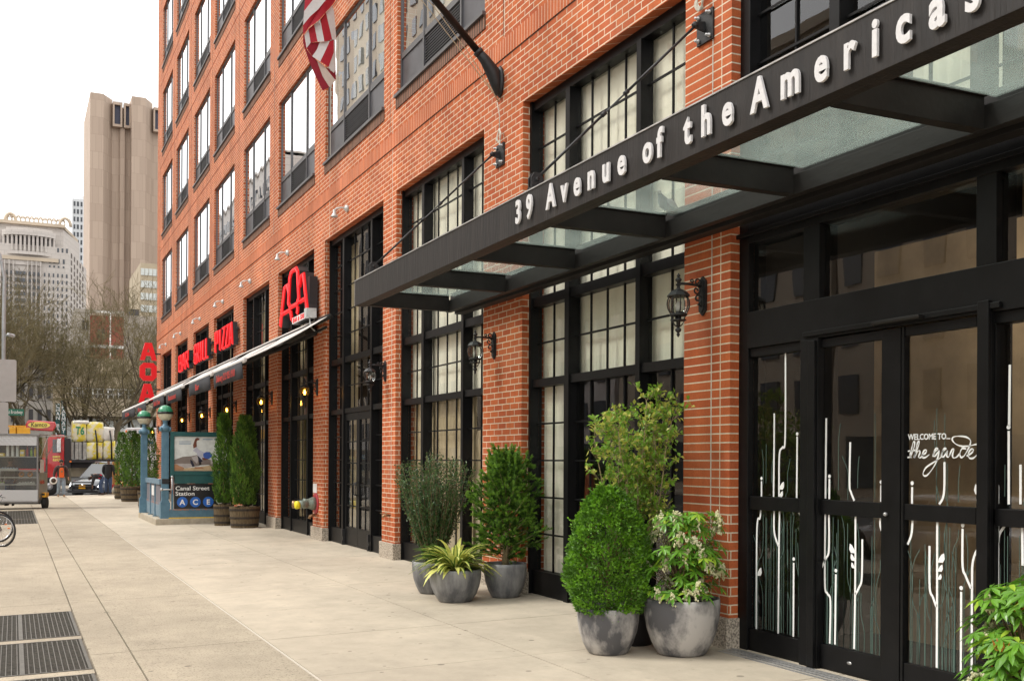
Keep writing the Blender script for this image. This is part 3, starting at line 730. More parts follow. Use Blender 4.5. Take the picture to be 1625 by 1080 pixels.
# ================================================================ CANOPY
CX0, CZ0, CZ1 = -1.65, 3.91, 4.26
cy0, cy1 = 1.25, 14.62
can = thing('entrance_canopy', 'long black steel and glass canopy over the entrance with white address lettering', 'canopy', (-.8, 8, 3.9))
b = MB(); b.box(CX0, CX0 + .09, cy0, cy1, CZ0, CZ1); b.box(CX0 + .09, CX0 + .16, cy0, cy1, CZ0, CZ0 + .02)
b.build('fascia', 'fascia_paint', can, world=True, bevel=.003)
BY = [14.53, 12.56, 10.69, 8.84, 6.96, 5.08, 3.2, 1.35]
for y in BY:
    b = MB(); b.box(CX0 + .17, -.28, y - .05, y + .05, CZ0 + .001, CZ0 + .21); b.box(CX0 + .17, -.28, y - .075, y + .075, CZ0 + .21, CZ0 + .235)
    b.build('cross_beam', 'black_steel', can, world=True, bevel=.003)
b = MB(); b.box(-.28, -.20, cy0, cy1, CZ0 - .001, CZ0 + .16); b.box(-.21, -.14, cy0, cy1, CZ0 + .175, CZ0 + .27); b.box(-.14, -.003, cy0, cy1, CZ0 - .02, CZ0 + .10); b.box(-.19, -.14, cy0, cy1, CZ0 + .02, CZ0 + .16)
b.build('back_beam', 'black_steel', can, world=True, bevel=.003)
b = MB(); b.box(-.19, -.003, 3.9, 8.3, CZ0 + .10, CZ0 + .13); b.build('wall_flashing', 'black_steel', can, world=True)
for i in range(len(BY) - 1):
    b = MB(); b.box(CX0 + .10, -.15, BY[i + 1] + .078, BY[i] - .078, CZ0 + .212, CZ0 + .222); b.build('glass_panel', 'glass_canopy', can, world=True)
for wtxt, ya, yb in (('39', 9.24, 8.89), ('Avenue', 8.60, 7.225), ('of', 6.965, 6.69), ('the', 6.42, 5.845), ('Americas', 5.655, 3.835)):
    text_mesh('address_lettering', wtxt, .296, .018, 'letter_white', can, (CX0 - .021, ya, 4.0), (0, -1, 0), (0, 0, 1), width=ya - yb, bold=.0095, xs_=.80, res=4, split='address_letter')
b = MB(); b.box(CX0 - .008, CX0 + .10, cy0 - .004, cy1 + .006, CZ1, CZ1 + .010); b.box(CX0 - .004, CX0 - .0, cy1, cy1 + .006, CZ0, CZ1); b.build('top_edge', 'edge_highlight', can, world=True)  # pale strips: bright highlight along the fascia edge put in as colour
# tie rods with wall plates
def tie_rod(yh, yp):
    a = Vector((CX0 + .05, yh, 4.36)); p = Vector((-.12, yp, 5.90)); d = (p - a)
    r = MB(); n1, n2 = a + d * .42, a + d * .56
    r.tube([a, n1], .013, 8); r.tube([n2, p], .013, 8)
    for s in (-1, 1): r.tube([n1, n1 + d * .02 + Vector((0, s * .022, 0)), n2 - d * .02 + Vector((0, s * .022, 0)), n2], .006, 5)
    r.tube([n1 - d * .012, n1 + d * .012], .022, 8); r.tube([n2 - d * .012, n2 + d * .012], .022, 8)
    r.build('tie_rod', 'black_iron', can, world=True)
    h = MB()
    for s in (-.035, .025): h.prism([(-.06, 0), (.07, 0), (.07, .10), (.03, .15), (-.03, .15), (-.06, .10)], lambda u, v: (CX0 + .05 + u, yh + s, CZ1 + .012 + v), lambda u, v: (CX0 + .05 + u, yh + s + .012, CZ1 + .012 + v))
    h.lathe([(.001, -.05), (.02, -.05), (.02, .05), (.001, .05)], 8, (CX0 + .05, yh, 4.36), ax='Y')
    h.box(CX0 - .01, CX0 + .12, yh - .05, yh + .05, CZ1 + .012, CZ1 + .024)
    h.build('rod_anchor', 'black_iron', can, world=True)
    q = MB(); q.box(-.022, -.001, yp - .13, yp + .13, 5.75, 6.05); q.prism([(-.02, -.05), (-.13, -.03), (-.17, 0), (-.13, .03), (-.02, .05)], lambda u, v: (u, yp - .012, 5.90 + v), lambda u, v: (u, yp + .012, 5.90 + v))
    q.sphere((-.13, yp, 5.90), .035, 10)
    wp = q.build('wall_plate', 'black_iron', can, world=True, bevel=.002)
    for dy in (-.09, .09):
        for dz in (-.11, .11):
            n = MB(); n.lathe([(.001, 0), (.022, 0), (.022, -.018), (.014, -.02), (.014, -.05), (.001, -.05)], 6, (-.022, yp + dy, 5.90 + dz), ax='X'); n.build('bolt', 'grey_metal', wp, world=True)
tie_rod(13.95, 13.30); tie_rod(8.97, 8.53); tie_rod(4.0, 3.6)
# pigeon sitting on the canopy glass
mat('feather', (.10, .105, .12), .8, 0, .4, 25); mat('feather_pale', (.30, .31, .33), .8, 0, .25, 25); mat('beak', (.12, .08, .06), .6)
pg = thing('pigeon', 'grey pigeon sitting on the canopy glass beside the brick pier', 'bird', (-.32, 8.72, CZ0 + .223), R(200))
b = MB()
def loft(mb, st, n=10, m=0):      # st: (center, rx, rz) along a path, ring in the plane normal to local x
    vs = []; k = len(st)
    for (x, y, z, ry, rz_) in st:
        for j in range(n):
            a = 2 * PI * j / n; vs.append((x, y + ry * math.cos(a), z + rz_ * math.sin(a)))
    fs = [(i * n + j, i * n + (j + 1) % n, (i + 1) * n + (j + 1) % n, (i + 1) * n + j) for i in range(k - 1) for j in range(n)]
    fs += [list(range(n))[::-1], list(range((k - 1) * n, k * n))]
    mb.add(vs, fs, m, True)
loft(b, [(-.17, 0, .05, .012, .004), (-.10, 0, .055, .03, .015), (-.05, 0, .065, .05, .04), (0, 0, .075, .06, .055), (.05, 0, .09, .055, .06), (.085, 0, .12, .035, .045), (.10, 0, .15, .024, .03), (.11, 0, .175, .024, .024), (.125, 0, .18, .016, .016), (.135, 0, .18, .006, .006)])
b.build('body', 'feather', pg)
for s in (-1, 1):
    q = MB(); loft(q, [(-.15, s * .03, .06, .004, .006), (-.06, s * .055, .08, .008, .03), (.01, s * .06, .09, .008, .035), (.06, s * .05, .10, .004, .015)]); q.build('wing', 'feather_pale', pg)
    q = MB(); q.tube([(.0, s * .02, .03), (.005, s * .02, .0)], .004, 5); q.tube([(-.01, s * .02, .003), (.03, s * .02, .003)], .004, 5); q.build('leg', 'beak', pg)
q = MB(); q.tube([(.13, 0, .18), (.155, 0, .174)], [.006, .001], 5); q.build('beak', 'beak', pg)
# ================================================================ WALL LANTERNS
def lantern(y, lit, lab, z=3.33):
    t = thing('wall_lantern', lab, 'wall lamp', (0, y, z), 0, 'wall lanterns on the brick piers')
    p = MB(); hexp = [(-.055, -.14), (0, -.19), (.055, -.14), (.055, .14), (0, .19), (-.055, .14)]
    p.prism(hexp, lambda u, v: (-.001, u, v), lambda u, v: (-.022, u, v)); p.prism([(a * .7, c * .85) for a, c in hexp], lambda u, v: (-.022, u, v), lambda u, v: (-.034, u, v))
    p.build('back_plate', 'black_iron', t)
    a = MB(); a.tube([(-.03, 0, .09), (-.10, 0, .10), (-.18, 0, .105), (-.30, 0, .10)], .012, 6)
    def spiral(cx, cz, r0, a0, turns, sgn):
        return [(cx + r0 * (1 - .75 * i / 18) * math.cos(a0 + sgn * 2 * PI * turns * i / 18), 0, cz + r0 * (1 - .75 * i / 18) * math.sin(a0 + sgn * 2 * PI * turns * i / 18)) for i in range(19)]
    a.tube(spiral(-.075, .13, .04, -PI / 2, 1.3, 1), .008, 5); a.tube(spiral(-.085, .05, .045, PI / 2, 1.3, -1), .008, 5); a.tube([(-.03, 0, -.10)] + spiral(-.07, -.03, .05, -PI / 2, 1.1, 1), .009, 5); a.tube(spiral(-.14, .135, .022, -PI / 2, 1.2, 1), .007, 5)
    a.build('scroll_bracket', 'black_iron', t)
    lx = -.29; L = Vector((lx, 0, 0))
    top = MB(); top.lathe([(.105, -.025), (.112, -.018), (.10, .0), (.075, .025), (.045, .04), (.02, .05), (.014, .075), (.026, .085), (.026, .095), (.012, .105), (.022, .118), (.034, .135), (.022, .152), (.01, .16), (.018, .172), (.012, .185), (.001, .20)], 8, (lx, 0, 0), smooth=False)
    top.build('cap', 'black_iron', t)
    cg = MB()
    pr = [(.088, -.026), (.104, -.06), (.108, -.10), (.10, -.14), (.082, -.175), (.068, -.19)]
    for j in range(8):
        a_ = PI / 8 + 2 * PI * j / 8; cg.tube([(lx + r_ * math.cos(a_), r_ * math.sin(a_), h) for r_, h in pr], .0055, 4)
    cg.lathe([(.07, -.185), (.085, -.19), (.085, -.205), (.06, -.21)], 12, (lx, 0, 0))
    for j in range(6):
        a_ = 2 * PI * j / 6; cg.tube([(lx + .075 * math.cos(a_), .075 * math.sin(a_), -.205), (lx + .062 * math.cos(a_), .062 * math.sin(a_), -.245)], .005, 4)
        cg.tube([(lx + .068 * math.cos(a_), .068 * math.sin(a_), -.25), (lx + .045 * math.cos(a_), .045 * math.sin(a_), -.285), (lx + .014 * math.cos(a_), .014 * math.sin(a_), -.31)], .004, 4)
    cg.lathe([(.03, -.205), (.028, -.24), (.076, -.243), (.076, -.252), (.022, -.258), (.018, -.30), (.012, -.315), (.028, -.33), (.03, -.345), (.016, -.362), (.01, -.37), (.018, -.38), (.012, -.395), (.001, -.41)], 12, (lx, 0, 0))
    cg.build('cage', 'black_iron', t)
    gl = MB(); gl.lathe([(.084, -.024), (.099, -.06), (.103, -.10), (.095, -.14), (.078, -.175), (.06, -.19)], 16, (lx, 0, 0)); gl.build('glass_shade', 'glass_amber' if lit else 'glass_lamp', t)
    bu = MB(); bu.lathe([(.001, -.17), (.018, -.165), (.026, -.14), (.03, -.115), (.02, -.09), (.012, -.07), (.001, -.065)], 10, (lx, 0, 0)); bu.lathe([(.016, -.20), (.016, -.168)], 8, (lx, 0, 0), m=1)
    bu.build('bulb', ['bulb_lit' if lit else 'white_paint', 'black_iron'], t)
lantern(8.55, 0, 'unlit black lantern on the pier beside the entrance doors'); lantern(13.48, 0, 'unlit black lantern on the broad pier between the two curtained windows')
lantern(18.25, 0, 'unlit black lantern on the narrow pier right of the glazed double door'); lantern(22.95, 1, 'lit black lantern on the pier above the yellow hose connection')
lantern(27.45, 1, 'lit lantern above and right of the front arborvitae, on the second pier of the restaurant'); lantern(32.3, 1, 'lit lantern just over the tips of the arborvitae pair')
lantern(36.95, 1, 'lit lantern above the middle of the baseball poster'); lantern(41.6, 1, 'lit lantern above the left end of the baseball poster'); lantern(51.0, 1, 'lit lantern at the far corner of the building, seen between the two subway globes', 3.1)
# ================================================================ FLOOD LIGHTS
def flood(y, lab, z=6.74):
    t = thing('flood_light', lab, 'flood light', (0, y, z), 0, 'small white flood lights over the street windows')
    b = MB(); b.lathe([(.001, 0), (.07, 0), (.07, -.03), (.055, -.055), (.03, -.07), (.001, -.072)], 12, (0, 0, 0), ax='X'); b.build('mount', 'lamp_white', t)
    a = MB(); a.tube([(-.06, 0, 0), (-.14, .03, .015), (-.22, .06, -.01), (-.25, .07, -.05)], .014, 6); a.build('arm', 'lamp_white', t)
    h = MB(); q = (-.255, .072, -.05)
    h.lathe([(.022, .02), (.028, 0), (.032, -.05), (.05, -.085), (.068, -.115), (.068, -.125), (.05, -.118), (.001, -.11)], 14, q); h.build('lamp_head', 'lamp_white', t)
for y, l in ((20.69, 'flood light over the glazed double door, nearest the canopy'), (25.75, 'flood light directly over the neon bar sign'), (30.29, 'flood light between the neon bar sign and the word for pizza'), (34.6, 'flood light above the red word for pizza'),
             (39.2, 'flood light above the red word for grill'), (44.1, 'flood light above the red word for bar'), (48.6, 'farthest flood light, over the last window by the corner')): flood(y, l)
# ================================================================ NEON SIGNS
mat('sign_black', (.018, .018, .02), .45, 0, .2, 8); mat('sign_white', (.80, .78, .76), .5)
m, t_, b_ = nmat('neon_red'); b_.inputs['Base Color'].default_value = (.50, .003, .006, 1); b_.inputs['Roughness'].default_value = .35
b_.inputs['Emission Color'].default_value = (1, .006, .012, 1); b_.inputs['Emission Strength'].default_value = .30
m, t_, b_ = nmat('neon_tube'); b_.inputs['Base Color'].default_value = (.8, .05, .05, 1)
b_.inputs['Emission Color'].default_value = (1, .02, .03, 1); b_.inputs['Emission Strength'].default_value = 1.0
m, t_, b_ = nmat('sign_red'); b_.inputs['Base Color'].default_value = (.48, .002, .006, 1); b_.inputs['Roughness'].default_value = .4
b_.inputs['Emission Color'].default_value = (1, .004, .010, 1); b_.inputs['Emission Strength'].default_value = .22
GL = {  # letter outlines as strokes in a unit box (x 0..1 to the right, y 0..1 up)
 'A': [[(0, 0), (.36, 1), (.64, 1), (1, 0)], [(.17, .30), (.83, .30)]], 'O': [[(.15, 0), (.85, 0), (1, .14), (.88, .86), (.72, 1), (.28, 1), (.12, .86), (0, .14), (.15, 0)]],
 'B': [[(0, 0), (0, 1), (.8, 1), (.8, .55), (0, .52)], [(.8, .55), (1, .45), (1, 0), (0, 0)]], 'R': [[(0, 0), (0, 1), (.9, 1), (.9, .5), (0, .45)], [(.5, .48), (1, 0)]],
 'G': [[(1, .75), (1, 1), (.1, 1), (0, .9), (0, .1), (.1, 0), (1, 0), (1, .5), (.5, .5)]], 'I': [[(.5, 0), (.5, 1)]], 'L': [[(.1, 1), (.1, 0), (.95, 0)]],
 'P': [[(0, 0), (0, 1), (.95, 1), (.95, .45), (0, .45)]], 'Z': [[(.05, 1), (.95, 1), (.05, 0), (.98, 0)]]}
def stroke(mb, pts, w_, x0, x1, m):
    """solid bar letters: (y,z) polyline of width w between planes x0 and x1"""
    for i in range(len(pts) - 1):
        (y0, z0), (y1, z1) = pts[i], pts[i + 1]; dy, dz = y1 - y0, z1 - z0; l = math.hypot(dy, dz) or 1
        ny, nz = -dz / l * w_ / 2, dy / l * w_ / 2; ey, ez = dy / l * w_ * .3, dz / l * w_ * .3; j = .0004 * i
        P = [(y0 - ey + ny, z0 - ez + nz), (y1 + ey + ny, z1 + ez + nz), (y1 + ey - ny, z1 + ez - nz), (y0 - ey - ny, z0 - ez - nz)]
        mb.prism(P, lambda u, v: (x0 - j, u, v), lambda u, v: (x1, u, v), m)
def channel_letter(ch, par, ya, yb, z0, z1, xf=-.22, xb=-.05, w_=.12, name='letter'):
    """ya is the far (left) edge, yb the near (right) edge"""
    S = [[(ya + (yb - ya) * p[0], z0 + (z1 - z0) * p[1]) for p in st] for st in GL[ch]]
    bd = MB()
    for st in S: stroke(bd, st, w_ * 1.15, xf + .03, xb, 0)
    o = bd.build(name, 'sign_black', par, world=True)
    fc = MB()
    for k, st in enumerate(S): stroke(fc, st, w_, xf - .002 * k, xf + .029, 0)
    fc.build('red_face', 'neon_red', o, world=True)
    tb = MB()
    for st in S: tb.tube([(xf - .02, p[0], p[1]) for p in st], .011, 5)
    tb.build('neon_tube', 'neon_tube', o, world=True)
def word_sign(name, word, ya, yb, z0, z1, lab):
    t = thing(name, lab, 'sign', (-.2, (ya + yb) / 2, z0)); n = len(word); wl = (ya - yb) / n
    r_ = MB(); r_.box(-.09, -.04, yb + .05, ya - .05, z0 + .1, z0 + .18); r_.box(-.09, -.04, yb + .05, ya - .05, z1 - .2, z1 - .12)
    for y in (ya - .4, yb + .4): r_.box(-.06, .12, y - .02, y + .02, z0 + .12, z0 + .16)
    r_.build('mounting_rail', 'sign_black', t, world=True)
    for i, ch in enumerate(word): channel_letter(ch, t, ya - wl * i - .08, ya - wl * (i + 1) + .10, z0, z1, w_=.072)
    return t
word_sign('neon_sign', 'BAR', 43.0, 40.45, 5.13, 5.72, 'red neon letters spelling BAR, farthest of the three words on the wall')
word_sign('neon_sign', 'GRILL', 39.1, 36.1, 5.13, 5.76, 'red neon letters spelling GRILL on a dark window')
word_sign('neon_sign', 'PIZZA', 34.8, 31.75, 5.14, 5.76, 'red neon letters spelling PIZZA on a dark window')
t = thing('neon_sign', 'big red neon sign spelling AOA with a white panel reading BAR & GRILL', 'sign', (-.2, 24.2, 4.8))
channel_letter('A', t, 25.40, 24.25, 4.93, 5.78, xf=-.27, w_=.095); channel_letter('O', t, 24.45, 23.48, 5.22, 6.02, xf=-.30, w_=.095); channel_letter('A', t, 23.74, 22.86, 5.02, 5.80, xf=-.27, w_=.095)
b = MB(); b.box(-.22, -.04, 22.84, 23.3, 4.98, 5.72); b.build('sign_box', 'sign_black', t, world=True)
b = MB(); b.box(-.26, -.06, 22.83, 24.2, 4.82, 4.97); b.build('lower_box', 'sign_black', t, world=True)
b = MB(); b.box(-.268, -.2605, 22.85, 24.2, 4.825, 4.965); b.build('white_panel', 'sign_white', t, world=True)
text_mesh('panel_lettering', 'BAR & GRILL', .15, .006, 'sign_red', t, (-.271, 24.12, 4.845), (0, -1, 0), (0, 0, 1), width=1.2, bold=.003)
b = MB(); b.box(-.34, -.12, 22.62, 22.82, 4.80, 5.0); b.tube([(-.25, 22.7, 4.8), (-.24, 22.66, 4.6), (-.15, 22.6, 4.5), (-.02, 22.58, 4.48)], .014, 6); b.build('power_box', 'lamp_white', t, world=True)
# blade sign at the corner
t = thing('blade_sign', 'vertical red sign of three big letters A O A standing out from the far corner', 'sign', (-.5, 50.6, 4.2))
def flat_letter(ch, x0, x1, z0, z1, y=50.6):
    W_, H_ = x1 - x0, z1 - z0; f = lambda u, v: (x0 + u * W_, z0 + v * H_)
    polys = {'A': ([(0, 0), (.28, 0), (.36, .26), (.64, .26), (.72, 0), (1, 0), (.70, 1), (.30, 1)], [(.42, .46), (.58, .46), (.5, .74)]),
             'O': ([(.22, 0), (.78, 0), (1, .22), (1, .8), (.80, 1), (.2, 1), (0, .8), (0, .22)], [(.32, .28), (.68, .28), (.68, .72), (.32, .72)])}[ch]
    cu = bpy.data.curves.new('l', 'CURVE'); cu.dimensions = '2D'; cu.fill_mode = 'BOTH'; cu.extrude = .11
    for pl in polys:
        sp = cu.splines.new('POLY'); sp.points.add(len(pl) - 1); sp.use_cyclic_u = True
        for k, (u, v) in enumerate(pl): q = f(u, v); sp.points[k].co = (q[0], q[1], 0, 1)
    o = bpy.data.objects.new('l', cu); C.objects.link(o); dg = bpy.context.evaluated_depsgraph_get()
    me = bpy.data.meshes.new_from_object(o.evaluated_get(dg)); bpy.data.objects.remove(o); bpy.data.curves.remove(cu)
    for v in me.vertices: v.co = Vector((v.co.x, y + v.co.z, v.co.y)) - t.location
    me.materials.clear(); me.materials.append(M['sign_red']); r = bpy.data.objects.new('letter', me); C.objects.link(r); r.parent = t
flat_letter('A', -.89, -.17, 6.20, 6.98); flat_letter('O', -.89, -.17, 5.28, 6.08); flat_letter('A', -.93, -.2, 4.30, 5.14)
b = MB()
for z in (5.2, 6.14): b.box(-.52, -.48, 50.56, 50.64, z - .06, z + .06)
for z in (4.9, 5.7, 6.5): b.box(-.25, -.001, 50.57, 50.63, z - .03, z + .03)
b.build('bracket', 'black_iron', t, world=True)
# ================================================================ AWNINGS
def awn_mat():
    m, t, b = nmat('awning_stripe'); b.inputs['Roughness'].default_value = .9
    tc = N(t, 'ShaderNodeTexCoord'); sx = N(t, 'ShaderNodeSeparateXYZ'); t.links.new(tc.outputs['Object'], sx.inputs[0])
    mu = N(t, 'ShaderNodeMath', operation='MULTIPLY'); mu.inputs[1].default_value = 9; t.links.new(sx.outputs[1], mu.inputs[0])
    fr = N(t, 'ShaderNodeMath', operation='FRACT'); t.links.new(mu.outputs[0], fr.inputs[0])
    gt = N(t, 'ShaderNodeMath', operation='GREATER_THAN'); gt.inputs[1].default_value = .80; t.links.new(fr.outputs[0], gt.inputs[0])
    mx_ = N(t, 'ShaderNodeMixRGB'); mx_.inputs[1].default_value = (.66, .62, .58, 1); mx_.inputs[2].default_value = (.20, .19, .19, 1)
    t.links.new(gt.outputs[0], mx_.inputs[0]); t.links.new(mx_.outputs[0], b.inputs['Base Color'])
awn_mat(); mat('valance', (.020, .020, .024), .85, 0, .3, 6); mat('awning_dark', (.02, .018, .016), .8); mat('text_red', (.42, .03, .02), .8)
def awning(ya, yb, txt, lab, tw=.5):
    """ya far, yb near"""
    t = thing('awning', lab, 'awning', (-.9, (ya + yb) / 2, 3.8), 0, 'striped awnings over the restaurant windows')
    xw, zw, xf, zf = -.06, 4.76, -1.80, 3.76
    b = MB(); n = 8
    def Pt(k, y, o=0): s_ = k / n; return (xw + (xf - xw) * s_, y, zw + (zf - zw) * s_ - .05 * math.sin(PI * s_) - o)
    vs = [Pt(k, y) for k in range(n + 1) for y in (yb, ya)] + [Pt(k, y, .012) for k in range(n + 1) for y in (yb, ya)]
    o2 = 2 * (n + 1); fs = []
    for k in range(n):
        a = 2 * k; fs.append((a, a + 2, a + 3, a + 1)); fs.append((o2 + a, o2 + a + 1, o2 + a + 3, o2 + a + 2)); fs.append((a, o2 + a, o2 + a + 2, a + 2)); fs.append((a + 1, a + 3, o2 + a + 3, o2 + a + 1))
    b.add(vs, fs, 0, False); b.build('fabric', 'awning_stripe', t, world=True)
    f = MB(); f.tube([(xf, yb - .03, zf - .01), (xf, ya + .03, zf - .01)], .055, 10); f.build('front_bar', 'sign_white', t, world=True)
    r_ = MB(); r_.tube([(xw + .02, yb, zw - .02), (xw + .02, ya, zw - .02)], .06, 10); r_.build('roller', 'awning_dark', t, world=True)
    for y in (yb + .25, ya - .25):
        a = MB(); a.tube([(-.03, y, 4.55), (-.95, y + .15, 4.05), (xf + .05, y, zf - .03)], .03, 6); a.build('folding_arm', 'awning_dark', t, world=True)
    v = MB(); ny = 16; vs = []
    for k in range(3):
        for i in range(ny + 1):
            y = yb + (ya - yb) * i / ny; vs.append((xf - .045 + (.03 * math.sin(i * 1.1 + k) + .015 * math.sin(i * 2.7)) * k / 2, y, zf - .04 - .17 * k - (.012 * math.sin(i * .9) if k == 2 else 0)))
    v.add(vs, [(k * (ny + 1) + i, k * (ny + 1) + i + 1, (k + 1) * (ny + 1) + i + 1, (k + 1) * (ny + 1) + i) for k in range(2) for i in range(ny)], 0, True)
    vo = v.build('valance', 'valance', t, world=True)
    so_ = vo.modifiers.new('solid', 'SOLIDIFY'); so_.thickness = .006
    if txt: text_mesh('valance_lettering', txt, .21, .004, 'text_red', t, (xf - .085, (ya + yb) / 2 + tw, zf - .29), (0, -1, 0), (0, 0, 1), width=2 * tw, bold=.004, split='valance_letter')
awning(25.15, 21.85, 'Delivery 212 925 1910', 'striped awning with a phone number in red on its black valance, nearest of the row', 1.1)
awning(29.0, 25.75, 'Bar', 'striped awning whose black valance shows one short red word', .3); awning(33.6, 30.45, 'Restaurant', 'striped awning with a long red word, third from the near end', .8)
awning(37.0, 34.25, 'Brick Oven', 'striped awning behind the nearer subway globe', .8); awning(42.3, 39.15, 'Pizza', 'striped awning behind the farther subway globe', .6); awning(48.0, 42.85, 'Cafe', 'farthest striped awning hanging out past the building corner', .8)
aw = thing('awning', 'bare striped awning strip over the window left of the first pier, with dark scalloped underside', 'awning', (-.1, 24, 4.6), 0, 'striped awnings over the restaurant windows')
b = MB(); b.hexa([(-.30, 22.9, 4.64), (-.05, 22.9, 4.78), (-.05, 49.5, 4.78), (-.30, 49.5, 4.64), (-.30, 22.9, 4.66), (-.05, 22.9, 4.80), (-.05, 49.5, 4.80), (-.30, 49.5, 4.66)]); b.build('fabric', 'awning_stripe', aw, world=True)
b = MB()
for i in range(26): b.prism([(0, 0), (.11, 0), (.10, -.05), (.055, -.075), (.01, -.05)], lambda u, v: (-.30, 23 + i * .12 + u, 4.64 + v), lambda u, v: (-.295, 23 + i * .12 + u, 4.64 + v))
b.box(-.28, -.02, 22.95, 49.4, 4.46, 4.60); b.build('roller_box', 'awning_dark', aw, world=True)
# ================================================================ FLAG AND POLE
pole = thing('flag_pole', 'black flagpole slanting out from a curved wall bracket with two ropes', 'flagpole', (0, 13.31, 6.6))
b = MB()
b.lathe([(.001, 0), (.10, 0), (.115, -.02), (.10, -.045), (.05, -.06), (.001, -.062)], 16, (0, 13.31, 6.90), ax='X', sx=1.9)
b.tube([(-.03, 13.31, 6.72), (-.07, 13.31, 6.86), (-.13, 13.31, 7.02), (-.24, 13.31, 7.16), (-.36, 13.31, 7.27)], [.05, .085, .10, .075, .058], 12)
b.tube([(-.32, 13.31, 7.235), (-.36, 13.31, 7.27)], .07, 12); b.build('wall_bracket', 'black_iron', pole, world=True)
b = MB(); pd = Vector((-1, 0, .93)).normalized(); p0 = Vector((-.33, 13.31, 7.245)); b.tube([p0, p0 + pd * 5.2], [.048, .032], 12); b.sphere(p0 + pd * 5.25, .07, 12); b.build('pole', 'black_steel', pole, world=True)
b = MB(); b.tube(smooth_pts([(-.06, 13.22, 6.60), (-.9, 13.2, 7.45), p0 + pd * 4.4 + Vector((0, -.05, -.05))], 4), .006, 5); b.tube(smooth_pts([(-.06, 13.25, 6.60), (-.9, 13.26, 7.62), p0 + pd * 4.6 + Vector((0, .05, -.02))], 4), .006, 5); b.build('halyard', 'rope', pole, world=True)
b = MB(); b.tube([(-.08, 13.26, 6.60), (-.05, 13.24, 6.4), (-.05, 13.25, 6.2)], .007, 5)
for k in range(5): b.tube(smooth_pts([(-.05, 13.25 + .012 * k - .02, 6.24), (-.07, 13.19 - .01 * k, 6.15), (-.05, 13.22 + .01 * k, 6.03 + .01 * k), (-.06, 13.29 + .008 * k, 6.12), (-.05, 13.25, 6.24)], 4), .008, 5)
b.build('rope_coil', 'rope_pale', pole, world=True)
b = MB(); 
for k in range(5): b.tube(smooth_pts([(-.05, 8.56 + .01 * k, 6.25), (-.08, 8.50 - .01 * k, 6.16), (-.05, 8.53 + .012 * k, 6.07), (-.06, 8.60 + .01 * k, 6.15), (-.05, 8.56, 6.25)], 4), .009, 5)
b.tube([(-.05, 8.56, 6.2), (-.04, 8.57, 7.2)], .007, 5)
tag(b.build('rope_coil', 'rope_pale', None, world=True), 'coil of pale rope hanging over the tie rod plate on the pier by the entrance', 'rope')
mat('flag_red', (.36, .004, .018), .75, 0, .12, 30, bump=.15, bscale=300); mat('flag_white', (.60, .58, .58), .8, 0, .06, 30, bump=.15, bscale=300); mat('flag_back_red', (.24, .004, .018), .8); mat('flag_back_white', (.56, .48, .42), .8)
flag = thing('flag', 'red and white striped flag hanging in folds over the facade', 'flag', (-2.5, 13.3, 6.4))
def fz(px, py, dy=0.0):
    x, z = farpt(470 + px / 7.2, py / 7.2, 13.3); k = (13.3 + dy) / 13.3
    return (CAM[0] + (x - CAM[0]) * k, 13.3 + dy, CAM[2] + (z - CAM[2]) * k)
FP = [  # (material, polygon (px, py, depth offset))
 (0, [(100, -260, .02), (100, 0, 0), (90, 130, 0), (190, 0, -.05), (260, -110, -.06), (300, -260, 0)]),
 (1, [(190, 0, -.05), (90, 130, 0), (78, 290, .02), (160, 190, -.03), (250, 110, -.06), (340, 0, -.05), (400, -120, 0), (430, -260, .05), (300, -260, 0), (260, -110, -.06)]),
 (0, [(340, 0, -.05), (250, 110, -.06), (160, 190, -.03), (78, 290, .02), (80, 400, .03), (150, 310, -.02), (250, 240, -.05), (350, 130, -.03), (420, 50, .03), (460, -20, .08), (470, -260, .1), (430, -260, .05), (400, -120, 0)]),
 (0, [(140, 335, .04), (205, 280, .03), (245, 478, .01), (165, 490, .04)]), (1, [(205, 280, .03), (275, 225, .02), (322, 475, -.02), (245, 478, .01)]),
 (0, [(275, 225, .02), (340, 145, .03), (412, 455, .03), (322, 475, -.02)]), (1, [(340, 145, .03), (408, 65, .06), (432, 120, .08), (460, 460, .08), (412, 455, .03)]),
 (1, [(95, 400, .05), (140, 335, .04), (165, 490, .04), (118, 550, .03)]),
 (2, [(80, 400, .06), (95, 400, .05), (118, 560, .05), (190, 655, .06), (145, 700, .07), (78, 490, .07)]),
 (2, [(118, 550, .03), (165, 490, .05), (272, 480, .04), (235, 570, .06), (190, 655, .06)]),
 (1, [(272, 480, .02), (385, 468, .02), (330, 590, 0), (275, 705, 0), (183, 645, .03), (235, 570, .03)]),
 (0, [(385, 468, .02), (430, 462, .03), (430, 600, .02), (370, 765, .0), (275, 705, 0), (330, 590, 0)]), (1, [(430, 462, .03), (445, 462, .05), (452, 800, .05), (430, 835, .03), (362, 765, .02), (430, 600, .02)]),
 (2, [(452, 800, .07), (455, 915, .08), (430, 905, .07), (330, 760, .05), (430, 835, .05)]),
 (3, [(235, 690, .05), (320, 755, .05), (450, 920, .05), (380, 998, .04), (300, 870, .03)]), (2, [(145, 700, .07), (190, 650, .06), (235, 690, .05), (300, 870, .03), (380, 998, .04), (302, 1038, .04), (215, 860, .05)])]
